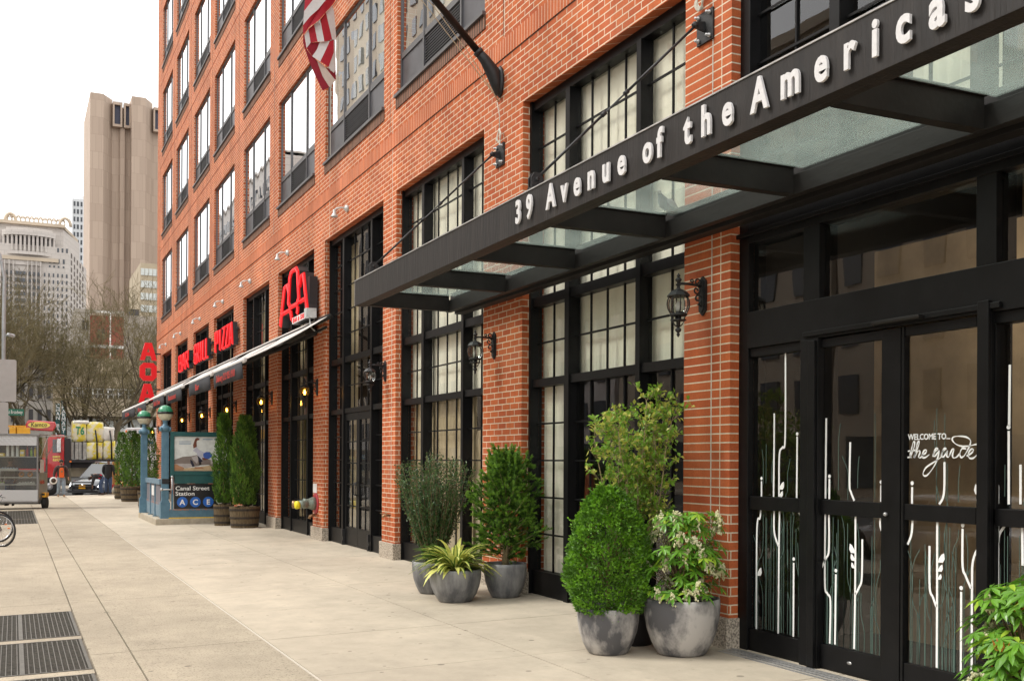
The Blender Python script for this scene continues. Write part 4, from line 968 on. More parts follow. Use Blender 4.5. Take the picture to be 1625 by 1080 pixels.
def tri_fan(mb, P, m):     # ear clipping in the image plane so concave stripes fill properly
    idx = list(range(len(P))); ar = sum(P[i][0] * P[(i + 1) % len(P)][1] - P[(i + 1) % len(P)][0] * P[i][1] for i in range(len(P)))
    if ar < 0: idx.reverse()
    fs = []
    def cr(a, b, c): return (b[0] - a[0]) * (c[1] - a[1]) - (b[1] - a[1]) * (c[0] - a[0])
    gd = 0
    while len(idx) > 3 and gd < 200:
        gd += 1
        for k in range(len(idx)):
            a, b, c = idx[k - 1], idx[k], idx[(k + 1) % len(idx)]
            if cr(P[a], P[b], P[c]) <= 0: continue
            if any(cr(P[a], P[b], P[q]) > 0 and cr(P[b], P[c], P[q]) > 0 and cr(P[c], P[a], P[q]) > 0 for q in idx if q not in (a, b, c)): continue
            fs.append((a, b, c)); idx.pop(k); break
    fs.append(tuple(idx)); mb.add([fz(*p) for p in P], fs, m, True)
b = MB()
for m_, P in FP: tri_fan(b, P, m_)
o = b.build('cloth', ['flag_red', 'flag_white', 'flag_back_red', 'flag_back_white'], flag, world=True)
b = MB(); b.tube([fz(265, 235, -.08), fz(266, 290, -.08)], .008, 5); b.tube([fz(250, -260, 0), tuple(p0 + pd * 4.2)], .006, 5); b.build('snap_hook', 'grey_metal', flag, world=True)
# ================================================================ HOSE CONNECTION, SPIGOT, PLAQUE
mat('pipe_green', (.20, .24, .20), .5, .3, .25, 20); mat('pipe_red', (.38, .03, .04), .5, 0, .2, 20); mat('cap_yellow', (.85, .72, .02), .45); mat('brass', (.35, .22, .12), .4, .6, .3, 30)
hc = thing('hose_connection', 'green wall hose connection with two outlets, yellow cap and red ring on the brick pier', 'hose connection', (0, 23.02, .80))
b = MB(); b.lathe([(.001, -.002), (.23, -.002), (.235, -.02), (.22, -.03), (.001, -.03)], 24, (0, 0, 0), ax='X'); b.build('red_ring', 'pipe_red', hc)
b = MB(); b.lathe([(.14, -.03), (.14, -.10), (.11, -.16), (.10, -.22), (.12, -.28)], 16, (0, 0, 0), ax='X')
for s in (-1, 1): b.tube([(-.2, 0, 0), (-.30, s * .10, -.01), (-.42, s * .14, -.02)], [.09, .08, .075], 12)
b.build('body', 'pipe_green', hc)
for s, m_ in ((-1, 'cap_yellow'), (1, 'brass')):
    b = MB(); b.tube([(-.42, s * .14, -.02), (-.49, s * .155, -.025)], [.085, .085], 14); b.tube([(-.49, s * .155, -.025), (-.50, s * .157, -.025)], [.085, .05], 14); b.build('outlet_cap', m_, hc)
b = MB(); b.tube([(-.03, -.02, -.25), (-.14, -.02, -.27), (-.16, -.02, -.33)], .035, 8); b.build('drain', 'brass', hc)
b = MB(); b.box(-.012, -.001, 22.96, 23.26, 1.03, 1.23); tag(b.build('wall_plaque', 'sign_white', None, world=True), 'small white notice plate on the pier above the hose connection', 'sign')
b = MB(); b.tube([(.0, 18.0, .78), (-.10, 18.0, .78), (-.12, 18.0, .74)], .022, 8); b.tube([(-.06, 18.0, .78), (-.06, 18.0, .83)], .008, 6); b.tube([(-.06, 17.96, .83), (-.06, 18.04, .83)], .01, 6)
b.box(-.01, -.001, 17.9, 18.5, .79, .80); tag(b.build('water_tap', 'brass', None, world=True), 'small brass water tap on the narrow pier right of the double door', 'tap')
# ---- pendant lamps glowing inside the restaurant
def pendant(x, y, z, lab):
    t = thing('pendant_lamp', lab, 'lamp', (x, y, z), 0, 'small amber pendant lamps inside the windows')
    b = MB(); b.tube([(0, 0, .12), (0, 0, 3.6 - z + .1)], .006, 4); b.build('cord', 'black_iron', t)
    b = MB(); b.lathe([(.02, .12), (.045, .06), (.05, -.02), (.04, -.10), (.001, -.11)], 10); b.build('shade', 'bulb_glow', t)
pendant(1.0, 22.1, 2.95, 'amber pendant lamp seen through the glass over the double door'); pendant(1.3, 27.6, 2.9, 'amber pendant lamp in the tall window under the neon bar sign'); pendant(1.2, 40.3, 2.2, 'tiny amber pendant under the lantern above the poster')
# ================================================================ PLANTS
def leafmat(name, c1, c2, rough=.5, trans=.25):
    m, t, b = nmat(name); b.inputs['Roughness'].default_value = rough; b.inputs['Specular IOR Level'].default_value = .4
    tc = N(t, 'ShaderNodeTexCoord'); no = N(t, 'ShaderNodeTexNoise'); no.inputs['Scale'].default_value = 9; no.inputs['Detail'].default_value = 3
    t.links.new(tc.outputs['Object'], no.inputs['Vector'])
    cr = N(t, 'ShaderNodeValToRGB'); cr.color_ramp.elements[0].position = .35; cr.color_ramp.elements[1].position = .65
    cr.color_ramp.elements[0].color = rgb(c1); cr.color_ramp.elements[1].color = rgb(c2)
    t.links.new(no.outputs['Fac'], cr.inputs[0]); t.links.new(cr.outputs[0], b.inputs['Base Color'])
    o = t.nodes['Material Output']; tl = N(t, 'ShaderNodeBsdfTranslucent'); t.links.new(cr.outputs[0], tl.inputs[0])
    ms = N(t, 'ShaderNodeMixShader'); ms.inputs[0].default_value = trans
    t.links.new(b.outputs[0], ms.inputs[1]); t.links.new(tl.outputs[0], ms.inputs[2]); t.links.new(ms.outputs[0], o.inputs[0])
leafmat('box_dark', (.06, .15, .015), (.10, .23, .02), .35); leafmat('box_light', (.12, .29, .018), (.18, .39, .025), .35)
leafmat('holly_dark', (.03, .075, .022), (.055, .115, .03), .35, .15); leafmat('holly_light', (.09, .15, .05), (.12, .20, .06), .35, .15)
leafmat('spruce_dark', (.035, .09, .015), (.055, .14, .02)); leafmat('spruce_light', (.12, .25, .03), (.17, .33, .03))
leafmat('yucca_green', (.10, .20, .03), (.15, .27, .04), .4); leafmat('yucca_yellow', (.62, .64, .14), (.75, .74, .25), .4)
leafmat('loose_green', (.15, .29, .03), (.22, .40, .04), .4, .3); leafmat('loose_yellow', (.42, .46, .07), (.55, .54, .13), .4, .3)
leafmat('pieris_green', (.09, .23, .022), (.15, .34, .03), .3, .2); leafmat('pieris_light', (.32, .52, .04), (.45, .62, .07), .35, .35); leafmat('pieris_red', (.50, .13, .03), (.55, .25, .04), .4, .3)
leafmat('blossom', (.74, .72, .42), (.85, .83, .60), .7, .3)
leafmat('cedar_dark', (.04, .095, .014), (.065, .14, .018)); leafmat('cedar_light', (.095, .20, .02), (.135, .26, .028)); leafmat('cedar_tip', (.16, .25, .04), (.20, .28, .05))
mat('bark', (.16, .11, .06), .9, 0, .35, 20, bump=.5); mat('bark_pale', (.30, .24, .13), .85, 0, .3, 20, bump=.3)
mat('pot_clay', (.46, .44, .42), .6, 0, 0, 3.0, stretch=(1.3, 1.3, .8), c2=(.085, .085, .092), sharp=(.42, .60), bump=.15, bscale=12, detail=10)
mat('pot_slate', (.30, .30, .30), .6, 0, 0, 4.0, stretch=(1.5, 1.5, .5), c2=(.09, .092, .10), sharp=(.35, .65), bump=.15, bscale=12, detail=10)
mat('pot_black', (.02, .02, .022), .5)
def bowl_pot(t, r, h, m, name='pot'):
    b = MB(); pr = [(.0001, 0), (r * .60, 0), (r * .66, h * .04), (r * .80, h * .22), (r * .92, h * .45), (r * .985, h * .70), (r, h * .88), (r * .99, h), (r * .93, h), (r * .92, h * .93), (r * .91, h * .85), (.0001, h * .84)]
    b.lathe(pr, 40); b.build(name, m, t)
    s = MB(); r_ = random.Random(2); vs = [(0, 0, h * .88)]
    for k in range(1, 5):
        for j in range(24): a = 2 * PI * j / 24; vs.append((r * .92 * k / 4 * math.cos(a), r * .92 * k / 4 * math.sin(a), h * .88 + (.02 * r_.random() if k < 4 else -.01)))
    fs = [(0, 1 + j, 1 + (j + 1) % 24) for j in range(24)] + [(1 + k * 24 + j, 1 + (k + 1) * 24 + j, 1 + (k + 1) * 24 + (j + 1) % 24, 1 + k * 24 + (j + 1) % 24) for k in range(3) for j in range(24)]
    s.add(vs, fs, 0, True); s.build('soil', 'soil', t)
def rv(r_, k=1.0): return Vector((r_.gauss(0, k), r_.gauss(0, k), r_.gauss(0, k)))
def pot_thing(name, lab, cat, x, y, group=None): return thing(name, lab, cat, (x, y, gz(x)), rnd.random() * 6, group)
# boxwood
t = pot_thing('potted_boxwood', 'dense bright green teardrop shaped boxwood in a dark stained grey bowl pot', 'potted plant', -1.07, 8.50)
bowl_pot(t, .285, .42, 'pot_clay'); t.rotation_euler.z = 1.0
r_ = random.Random(5); b = MB()
def boxr(h): # radius at height fraction 0..1 of the teardrop
    return .365 * ((max(0, 1 - ((h - .36) / .66) ** 2) ** .60) if h > .36 else max(0, 1 - ((.36 - h) / .55) ** 2) ** .5)
for i in range(13500):
    h = r_.random() ** .95; a = r_.random() * 2 * PI; rad = boxr(h) * (1 - .22 * r_.random() ** 2)
    lump = 1 + .07 * math.sin(3 * a + h * 9) + .05 * math.sin(7 * a - h * 14) + .03 * r_.gauss(0, 1)
    z = .37 + h * 1.09; p = Vector((rad * lump * math.cos(a), rad * lump * math.sin(a), z))
    if h > .86: p.z += .05 * r_.random()
    out = Vector((math.cos(a), math.sin(a), .7)).normalized(); d = (out + rv(r_, .55)).normalized(); n_ = (out + rv(r_, .5)).normalized()
    lt = math.sin(a * 5 + h * 23) + math.sin(h * 31 - a * 3) + r_.gauss(0, .8)
    b.leaf(p, d, n_, .031 + .012 * r_.random(), .021, 1 if lt > .1 else 0)
for i in range(60):      # sprigs with leaves up the stem
    h = r_.random(); a = r_.random() * 6.28; rad = boxr(h); p = Vector((rad * math.cos(a), rad * math.sin(a), .37 + h * 1.09)); d = (Vector((math.cos(a) * .5, math.sin(a) * .5, 1)) + rv(r_, .25)).normalized()
    for k in range(9):
        q = p + d * .012 * k; b.leaf(q, (d * .6 + rv(r_, .6)).normalized(), d, .028, .019, 1)
for i in range(70):      # low trailing sprigs over the rim
    a = 3.2 + r_.gauss(0, .5); q = Vector((.27 * math.cos(a), .27 * math.sin(a), .42 - .10 * r_.random())); b.leaf(q, rv(r_), rv(r_), .026, .016, 1)
b.build('foliage', ['box_dark', 'box_light'], t)
b = MB(); b.tube([(0, 0, .36), (0, 0, 1.0)], .02, 6)
for k in range(10): a = k * .7; b.tube([(0, 0, .45 + k * .05), (.2 * math.cos(a), .2 * math.sin(a), .8 + k * .05)], .007, 4)
b.build('stem', 'bark', t)
# pieris
def rosette(b, p, d, r_, n, L, W, m0, m1, droop=.5):
    for k in range(n):
        a = 2 * PI * k / n + r_.random() * .5; u = d.orthogonal().normalized(); w_ = d.cross(u)
        o = (u * math.cos(a) + w_ * math.sin(a)); dr = (o + d * (.35 - droop * r_.random()) + Vector((0, 0, -droop * .4))).normalized()
        l = L * (.7 + .5 * r_.random()); mid = p + dr * l * .5; tip = p + dr * l + Vector((0, 0, -l * droop * .45)); sd_ = dr.cross(d).normalized() * W / 2; mm = m1 if r_.random() < .3 else m0
        m_a = p + dr * l * .3 + sd_ * .8; m_b = p + dr * l * .3 - sd_ * .8; m_c = mid + dr * l * .18 + sd_ + Vector((0, 0, -l * .06)); m_d = mid + dr * l * .18 - sd_ + Vector((0, 0, -l * .06)); md = p + dr * l * .3 + Vector((0, 0, -W * .15)); me_ = mid + dr * l * .18 + Vector((0, 0, -l * .06 - W * .15))
        b.add([p, m_a, m_c, tip, m_d, m_b, md, me_], [(0, 1, 6), (0, 6, 5), (1, 2, 7, 6), (6, 7, 4, 5), (2, 3, 7), (7, 3, 4)], mm)
def tassel(b, p, r_, m, L=.09):
    d = Vector((r_.gauss(0, .5), r_.gauss(0, .5), -.6)).normalized()
    for k in range(16):
        q = p + d * L * k / 16 + rv(r_, .008) + Vector((0, 0, -.3 * L * (k / 16) ** 2)); s_ = .0105
        b.add([q + Vector((0, 0, s_)), q + Vector((s_, 0, 0)), q + Vector((0, s_, 0)), q + Vector((-s_, 0, 0)), q + Vector((0, -s_, 0)), q + Vector((0, 0, -s_ * 1.4))], [(0, 1, 2), (0, 2, 3), (0, 3, 4), (0, 4, 1), (5, 2, 1), (5, 3, 2), (5, 4, 3), (5, 1, 4)], m)
def pieris(t, seed, n, cx, H, Rr, base, flowers=.5, L=.075, W=.022, reds=0):
    r_ = random.Random(seed); b = MB(); s = MB(); f = MB(); rd = MB()
    for i in range(n):
        a = r_.random() * 2 * PI; h = r_.random(); rad = Rr * (.25 + .75 * r_.random() ** .5) * (1 - .45 * max(0, h - .5)); p = Vector((rad * math.cos(a) + cx[0] * h, rad * math.sin(a) + cx[1] * h, base + .08 + H * h))
        d = Vector((math.cos(a) * .6, math.sin(a) * .6, 1)).normalized(); rosette(b, p, d, r_, 8, L, W, 0, 1 if r_.random() < .5 else 0)
        if i % 2 == 0: s.tube([(0, 0, base * .9), (p.x * .4, p.y * .4, base + (p.z - base) * .5), tuple(p)], [.008, .005, .003], 4)
        if r_.random() < flowers:
            for k in range(4): tassel(f, p + d * .02 + rv(r_, .015), r_, 0)
        if r_.random() < reds: rosette(rd, p + d * .03, d, r_, 7, L * .55, W * .6, 0, 0, -.6)
    b.build('foliage', ['pieris_green', 'pieris_light'], t); s.build('stem', 'bark', t)
    if f.v: f.build('blossom', 'blossom', t)
    if rd.v: rd.build('young_leaves', 'pieris_red', t)
t = pot_thing('potted_pieris', 'pieris with drooping cream blossom in the widest pale grey bowl pot by the pier', 'potted plant', -.51, 8.14)
bowl_pot(t, .345, .505, 'pot_clay'); t.rotation_euler.z = 3.2
pieris(t, 9, 170, (-.04, .02), .74, .36, .46, .24, L=.10, W=.028)
t = pot_thing('potted_pieris', 'large leaved pieris with orange young tips at the lower right edge of the photo', 'potted plant', -.72, 4.28)
bowl_pot(t, .33, .42, 'pot_clay'); t.rotation_euler.z = 0
pieris(t, 21, 190, (0, .0), .62, .36, .34, .06, L=.105, W=.032, reds=.07)
# tall loose shrub in a black pot behind
t = pot_thing('potted_shrub', 'tall loose yellow green shrub with bare stems behind the teardrop boxwood', 'potted plant', -.62, 8.78)
b = MB(); b.lathe([(.0001, 0), (.17, 0), (.21, .30), (.20, .32), (.0001, .30)], 24); b.build('pot', 'pot_black', t); t.rotation_euler.z = 0
r_ = random.Random(14); s = MB(); b = MB()
for k in range(14):
    a = r_.random() * 6.28; lean = .05 + .21 * r_.random(); H = 1.5 + .58 * r_.random(); p = Vector((.03 * math.cos(a), .03 * math.sin(a), .28)); pts = [p]; q = p.copy()
    for j in range(1, 9):
        q = q + Vector((math.cos(a) * lean * H / 8 * (1 + j * .05) + r_.gauss(0, .02), math.sin(a) * lean * H / 8 + r_.gauss(0, .02), H / 8)); pts.append(q.copy())
        if j >= 4:
            for _ in range(6):
                a2 = r_.random() * 6.28; tw = q + Vector((math.cos(a2) * .16, math.sin(a2) * .16, .10 + .10 * r_.random())); s.tube([q, tw], [.003, .0015], 3)
                for __ in range(10):
                    u = r_.random() ** .6; pp = q.lerp(tw, u); b.leaf(pp + rv(r_, .012), (rv(r_) + Vector((0, 0, .4))).normalized(), Vector((0, 0, 1)) + rv(r_, .5), .048 + .016 * r_.random(), .036, 1 if r_.random() < .24 + .1 * (j > 6) else 0)
    s.tube(pts, [.011 - .0009 * i for i in range(9)], 5)
s.build('stem', 'bark_pale', t); b.build('foliage', ['loose_green', 'loose_yellow'], t)
# yucca
t = pot_thing('potted_yucca', 'yellow striped yucca with arching strap leaves in a slate grey bowl pot', 'potted plant', -1.01, 12.38)
bowl_pot(t, .325, .40, 'pot_slate'); t.rotation_euler.z = .6
r_ = random.Random(4); b = MB()
for k in range(170):
    a = r_.random() * 6.28; el = .25 + 1.15 * r_.random(); L = .36 + .24 * r_.random(); W = .062; p = Vector((.06 * math.cos(a), .06 * math.sin(a), .38)); hd = Vector((math.cos(a), math.sin(a), 0)); sd_ = Vector((-math.sin(a), math.cos(a), 0)); pts = []
    e = el
    for j in range(7):
        pts.append(p.copy()); p = p + (hd * math.cos(e) + Vector((0, 0, 1)) * math.sin(e)) * L / 6; e -= .16 + .16 * r_.random()
    ws = [.7, 1, 1, .95, .8, .5, .03]; vs = []
    for j, q in enumerate(pts):
        for u in (-1, -.45, .45, 1): vs.append(q + sd_ * u * W / 2 * ws[j] + Vector((0, 0, abs(u) * .006)))
    for j in range(6):
        for c in range(3): b.add([vs[4 * j + c], vs[4 * j + c + 1], vs[4 * j + 5 + c], vs[4 * j + 4 + c]], [(0, 1, 2, 3)], 1 if (c == 1 or k % 3 == 0) else 0)
b.build('foliage', ['yucca_green', 'yucca_yellow'], t)
# holly-like upright shrub
t = pot_thing('potted_holly', 'dark fine leaved upright shrub in a grey bowl pot half hidden behind the yucca', 'potted plant', -.98, 13.26)
bowl_pot(t, .27, .42, 'pot_slate'); t.rotation_euler.z = 0
r_ = random.Random(8); b = MB(); s = MB()
for k in range(250):
    a = r_.random() * 6.28; lean = .31 * r_.random() ** .6; H = (1.55 - 1.0 * r_.random() ** 1.7) * (1 - lean * .55); p = Vector((.03 * math.cos(a), .03 * math.sin(a), .38)); pts = [p]; q = p.copy(); n = 8
    for j in range(n):
        q = q + Vector((math.cos(a) * lean * H / n * (1.9 - j * .14) + r_.gauss(0, .012), math.sin(a) * lean * H / n * (1.9 - j * .14) + r_.gauss(0, .012), H / n)); pts.append(q.copy())
        for _ in range(11):
            u = r_.random(); pp = pts[-2].lerp(q, u); b.leaf(pp + rv(r_, .018), (rv(r_) + Vector((0, 0, .8))).normalized(), rv(r_), .034 + .014 * r_.random(), .018, 1 if r_.random() < .22 else 0)
    s.tube(pts, [.005 - .0004 * i for i in range(n + 1)], 3)
s.build('stem', 'bark', t); b.build('foliage', ['holly_dark', 'holly_light'], t)
# spruce
t = pot_thing('potted_spruce', 'shaggy green young spruce in a slate grey bowl pot against the broad brick pier', 'potted plant', -.31, 12.42)
bowl_pot(t, .275, .43, 'pot_slate'); t.rotation_euler.z = 0
r_ = random.Random(6); b = MB(); s = MB(); s.tube([(0, 0, .36), (.02, 0, .9), (0, .02, 1.85)], [.05, .03, .006], 8)
def bottle(b, p, d, L, r_):
    n = int(L / .0075); u = d.orthogonal().normalized(); w_ = d.cross(u)
    for k in range(n):
        q = p + d * L * k / n
        for _ in range(3):
            a = r_.random() * 6.28; o = (u * math.cos(a) + w_ * math.sin(a) + d * .9).normalized(); ln = .028 + .010 * r_.random(); sd_ = o.cross(u).normalized() * .0055
            b.add([q - sd_, q + sd_, q + o * ln], [(0, 1, 2)], 1 if (k > n * .6 or r_.random() < .2) else 0)
for k in range(120):
    h = (k / 120) ** .9; z = .46 + 1.24 * h; a = k * 2.4; L = (.31 * (1 - h ** 3.2) + .13) * (.55 + .75 * abs(math.sin(k * 1.7)) * (.7 + .6 * r_.random())); o = Vector((math.cos(a), math.sin(a), .38 + .9 * h)).normalized(); p = Vector((0, 0, z)); e = p + o * L
    s.tube([p, e], [.008, .003], 4); bottle(b, p + o * L * .3, o, L * .8, r_)
    for j in range(11):
        u = .2 + .8 * r_.random(); q = p + o * L * u; d = (o + rv(r_, .55)).normalized(); bottle(b, q, d, .09 + .07 * r_.random(), r_)
for a, l in ((0, .30), (1.2, .22), (2.5, .34), (3.6, .25), (4.8, .3), (5.6, .18)):
    p = Vector((.20 * math.cos(a) * r_.random(), .2 * math.sin(a), 1.45)); d = Vector((math.cos(a) * .25, math.sin(a) * .25, 1)).normalized(); bottle(b, p, d, l + .1, r_)
for q_, l_ in ((Vector((0, 0, 1.6)), .34), (Vector((-.18, .05, 1.42)), .42), (Vector((.2, -.12, 1.35)), .48), (Vector((-.05, -.2, 1.5)), .36), (Vector((.06, .22, 1.45)), .38), (Vector((.1, .1, 1.5)), .40)):
    bottle(b, q_, Vector((q_.x * .3, q_.y * .3, 1)).normalized(), l_, r_)
s.build('trunk', 'bark_pale', t); b.build('foliage', ['spruce_dark', 'spruce_light'], t)
# arborvitae in barrel planters
mat('barrel_wood', (.12, .085, .045), .85, 0, .4, 6, stretch=(6, 6, 1), bump=.4); mat('hoop', (.05, .04, .032), .6, .5, .3, 20)
def barrel(t, r, h, square=False):
    b = MB(); n = 22
    for j in range(n):
        a0 = 2 * PI * j / n + .01; a1 = 2 * PI * (j + 1) / n - .01
        ring = lambda rr_, z, a: (rr_ * math.cos(a), rr_ * math.sin(a), z)
        b.hexa([ring(r * .88, 0, a0), ring(r * .88, 0, a1), ring(r * .82, 0, a1), ring(r * .82, 0, a0), ring(r, h * .98 + .01 * (j % 3), a0), ring(r, h * .98 + .01 * (j % 3), a1), ring(r * .93, h * .98, a1), ring(r * .93, h * .98, a0)])
    b.build('barrel', 'barrel_wood', t)
    for z0 in (.10, .42, .80):
        q = MB(); rr_ = r * (.885 + .12 * z0) + .004; q.lathe([(rr_ - .01, h * z0), (rr_ + .004, h * z0), (rr_ + .006 + .004, h * z0 + h * .10), (rr_ - .01, h * z0 + h * .10)], 24, smooth=False); q.build('hoop', 'hoop', t)
    s = MB(); s.lathe([(.0001, h * .86), (r * .9, h * .86), (r * .9, h * .88), (.0001, h * .92)], 20); s.build('soil', 'soil', t)
def cedar(t, seed, H, Rr, base, n, dense=1.0, sparse=False):
    r_ = random.Random(seed); b = MB(); k0 = r_.random() * 6
    for i in range(n):
        h = r_.random(); a = r_.random() * 6.28
        prof = Rr * (.62 + .55 * math.sin(min(1, h * 1.25) * PI * .6)) * ((1 - h) ** .38 if h > .6 else (.4 ** .38) * 1.0 + .0) if False else Rr * (math.sin(PI * (h * .80 + .13)) ** .55) * (1 - .35 * h)
        lump = 1 + .15 * math.sin(a * 3 + h * 12 + k0) + .10 * math.sin(a * 5 - h * 21 + k0) + .06 * r_.gauss(0, 1); rad = prof * lump * (1 - .35 * r_.random() ** 2)
        if sparse and math.sin(h * 9 + a * 2 + k0) < -.6: rad *= .6
        p = Vector((rad * math.cos(a), rad * math.sin(a), base + H * h)); out = Vector((math.cos(a), math.sin(a), 0)); d = (out * .45 + Vector((0, 0, 1)) + rv(r_, .28)).normalized()
        sh = math.sin(a * 3 + h * 12 + k0) + math.sin(h * 30 + a * 4) * .6 + r_.gauss(0, .6); m_ = 1 if sh > .15 else 0
        if r_.random() < .05: m_ = 2
        b.leaf(p, d, (out + rv(r_, .5)).normalized(), .075 + .05 * r_.random(), .028, m_)
        b.leaf(p, (d + rv(r_, .4)).normalized(), (out + rv(r_, .7)).normalized(), .05 + .04 * r_.random(), .022, m_)
    b.build('foliage', ['cedar_dark', 'cedar_light', 'cedar_tip'], t)
    s = MB(); s.tube([(0, 0, base - .15), (0, 0, base + H * .8)], [.035, .01], 6)
    for k in range(8): a = k * 2.1; s.tube([(0, 0, base - .1 + .03 * k), (.13 * math.cos(a), .13 * math.sin(a), base + .3)], [.012, .004], 4)
    s.build('trunk', 'bark', t)
t = pot_thing('potted_cedar', 'front arborvitae of the pair beside the subway sign, in a half barrel with iron hoops', 'potted plant', -.60, 27.9, 'potted arborvitae along the restaurant'); barrel(t, .39, .54); cedar(t, 1, 2.25, .37, .58, 5200)
t = pot_thing('potted_cedar', 'thinner ragged arborvitae behind the front one, overlapping the poster', 'potted plant', -.92, 29.1, 'potted arborvitae along the restaurant'); barrel(t, .27, .56); cedar(t, 2, 2.35, .30, .58, 3400, sparse=True)
for (x, y, H, Rr, br, lb, sd_) in ((-1.62, 50.6, 2.3, .34, .34, 'leftmost arborvitae, in the small planter past the seated stone block', 31), (-1.50, 47.4, 2.3, .47, .47, 'arborvitae with red and yellow flowers at its foot, left of the subway globes', 32),
        (-1.15, 49.4, 2.2, .40, .40, 'arborvitae half behind the farther blue subway post', 33), (-1.52, 41.0, 2.25, .38, .40, 'arborvitae seen between the two blue subway posts', 34)):
    t = pot_thing('potted_cedar', lb, 'potted plant', x, y, 'potted arborvitae along the restaurant'); barrel(t, br, .62); cedar(t, sd_, H, Rr, .62, 2200)
    if sd_ in (31, 32):
        f = MB(); r_ = random.Random(sd_)
        for k in range(60):
            a = r_.random() * 6.28; q = Vector((br * .8 * math.cos(a), br * .8 * math.sin(a), .62 + .10 * r_.random())); f.leaf(q, Vector((0, 0, 1)) + rv(r_, .5), rv(r_), .08, .03, 0)
            if k % 5 == 0: f.sphere(q + Vector((0, 0, .06)), .022 if k % 2 else .035, 6, 1 if k % 2 else 2)
        mat('petal_red', (.6, .03, .03), .6); mat('petal_yellow', (.75, .7, .25), .6)
        f.build('flowers', ['box_light', 'petal_red', 'petal_yellow'], t)
# ================================================================ SUBWAY ENTRANCE
mat('blue_steel', (.075, .165, .235), .5, .1, 0, 5, c2=(.12, .235, .31), bump=.15, bscale=25, sharp=(.3, .65)); mat('blue_worn', (.20, .27, .33), .6, .1, 0, 9, c2=(.10, .19, .26), sharp=(.35, .6))
mat('rust', (.36, .17, .11), .8, 0, 0, 14, c2=(.11, .21, .29), sharp=(.45, .55)); mat('globe_green', (.03, .26, .13), .3, 0, .08, 6, coat=.3); mat('globe_white', (.58, .55, .42), .3, 0, .08, 6, coat=.3); mat('kiosk_green', (.012, .085, .085), .4, 0, .15, 6)
mat('mesh_grey', (.18, .17, .19), .7, .2, .3, 40, stretch=(1, 1, .1)); mat('kerb_concrete', (.40, .35, .27), .85, 0, .2, 7, bump=.3); mat('yellow_paint', (.70, .48, .04), .7, 0, .2, 20)
mat('sign_blk', (.012, .012, .014), .35); mat('sign_wht', (.82, .82, .80), .4); mat('sign_blue', (.02, .13, .50), .35)
ks = thing('subway_entrance', 'blue steel subway stair entrance with green and white globes and a Canal Street sign', 'subway entrance', (-1.4, 32.3, gz(-1.4)))
X0, X1, Y0, Y1, Zb = -2.42, -.55, 30.35, 34.35, -.03
b = MB(); kt = .14
b.box(X0 - .10, X1, Y0 - .12, Y0 + .12, -.2, kt); b.box(X0 - .10, X0 + .14, Y0 + .12, Y1 + .1, -.2, kt); b.box(X1 - .2, X1, Y0 + .12, Y1, -.2, kt)
b.build('kerb', 'kerb_concrete', ks, world=True, bevel=.015)
b = MB(); b.box(X0 + .25, X1 - .3, Y0 - .06, Y0 - .04, kt, kt + .03); b.build('yellow_line', 'yellow_paint', ks, world=True)
b = MB(); b.box(X0 - .103, X0 + .1, Y1 + .08, Y1 + .103, -.05, kt + .002); b.build('yellow_end', 'yellow_paint', ks, world=True)
def post(x, y, lab=None):
    b = MB(); b.box(x - .125, x + .125, y - .125, y + .125, kt, .58); b.box(x - .10, x + .10, y - .10, y + .10, .58, .62)
    b.box(x - .085, x + .085, y - .085, y + .085, .62, 2.52)
    for s in (-1, 1):
        b.box(x + s * .088 - .005, x + s * .088 + .005, y - .05, y + .05, .7, 2.4); b.box(x - .05, x + .05, y + s * .088 - .005, y + s * .088 + .005, .7, 2.4)
    b.lathe([(.10, 2.5), (.16, 2.54), (.17, 2.60), (.13, 2.64), (.07, 2.68), (.06, 2.76), (.09, 2.80)], 10, (x, y, 0))
    for j in range(4): a = PI / 4 + j * PI / 2; b.tube([(x + .08 * math.cos(a), y + .08 * math.sin(a), 2.50), (x + .18 * math.cos(a), y + .18 * math.sin(a), 2.54), (x + .17 * math.cos(a), y + .17 * math.sin(a), 2.62)], .025, 5)
    p = b.build('post', 'blue_steel', ks, world=True)
    for k in range(9):
        if k % 2: continue
    r = .205; zc = 3.0
    g1 = MB(); g1.lathe([(r * math.sin(a), -r * math.cos(a)) for a in [.25 + (PI / 2 - .25) * i / 8 for i in range(9)]], 24, (x, y, zc)); g1.build('white_globe', 'globe_white', p, world=True)
    g1 = MB(); g1.lathe([(max(.001, r * math.cos(a)), r * math.sin(a)) for a in [.03 + (PI / 2 - .03) * i / 8 for i in range(9)]], 24, (x, y, zc + .02)); g1.build('green_globe', 'globe_green', p, world=True)
    g1 = MB(); g1.lathe([(r * .98, -.02), (r * 1.07, -.015), (r * 1.07, .035), (r * .98, .04)], 24, (x, y, zc)); g1.build('globe_band', 'sign_blk', p, world=True)
post(-2.25, 30.5); post(-2.42, 34.1)
def rail_y(x, ya, yb):
    b = MB(); b.box(x - .05, x + .05, ya, yb, 1.06, 1.20); b.build('top_rail', 'blue_worn', ks, world=True)
    n = 3; ys = [ya + (yb - ya) * k / n for k in range(n + 1)]
    b = MB()
    for k in range(n): b.box(x - .012, x + .012, ys[k] + .04, ys[k + 1] - .04, .56, 1.06)
    b.build('mesh_panel', 'mesh_grey', ks, world=True)
    b = MB(); b.box(x - .02, x + .02, ya, yb, .50, .56); b.build('mid_rail', 'rust', ks, world=True)
    b = MB(); b.box(x - .015, x + .015, ya, yb, .17, .50); b.build('lower_panel', 'blue_worn', ks, world=True)
    for k in range(1, n):
        b = MB(); b.box(x - .04, x + .04, ys[k] - .035, ys[k] + .035, .16, 1.06); b.box(x - .09, x + .05, ys[k] - .07, ys[k] + .07, .14, .165); b.build('stanchion', 'blue_steel', ks, world=True)
rail_y(-2.34, 30.63, 33.97)
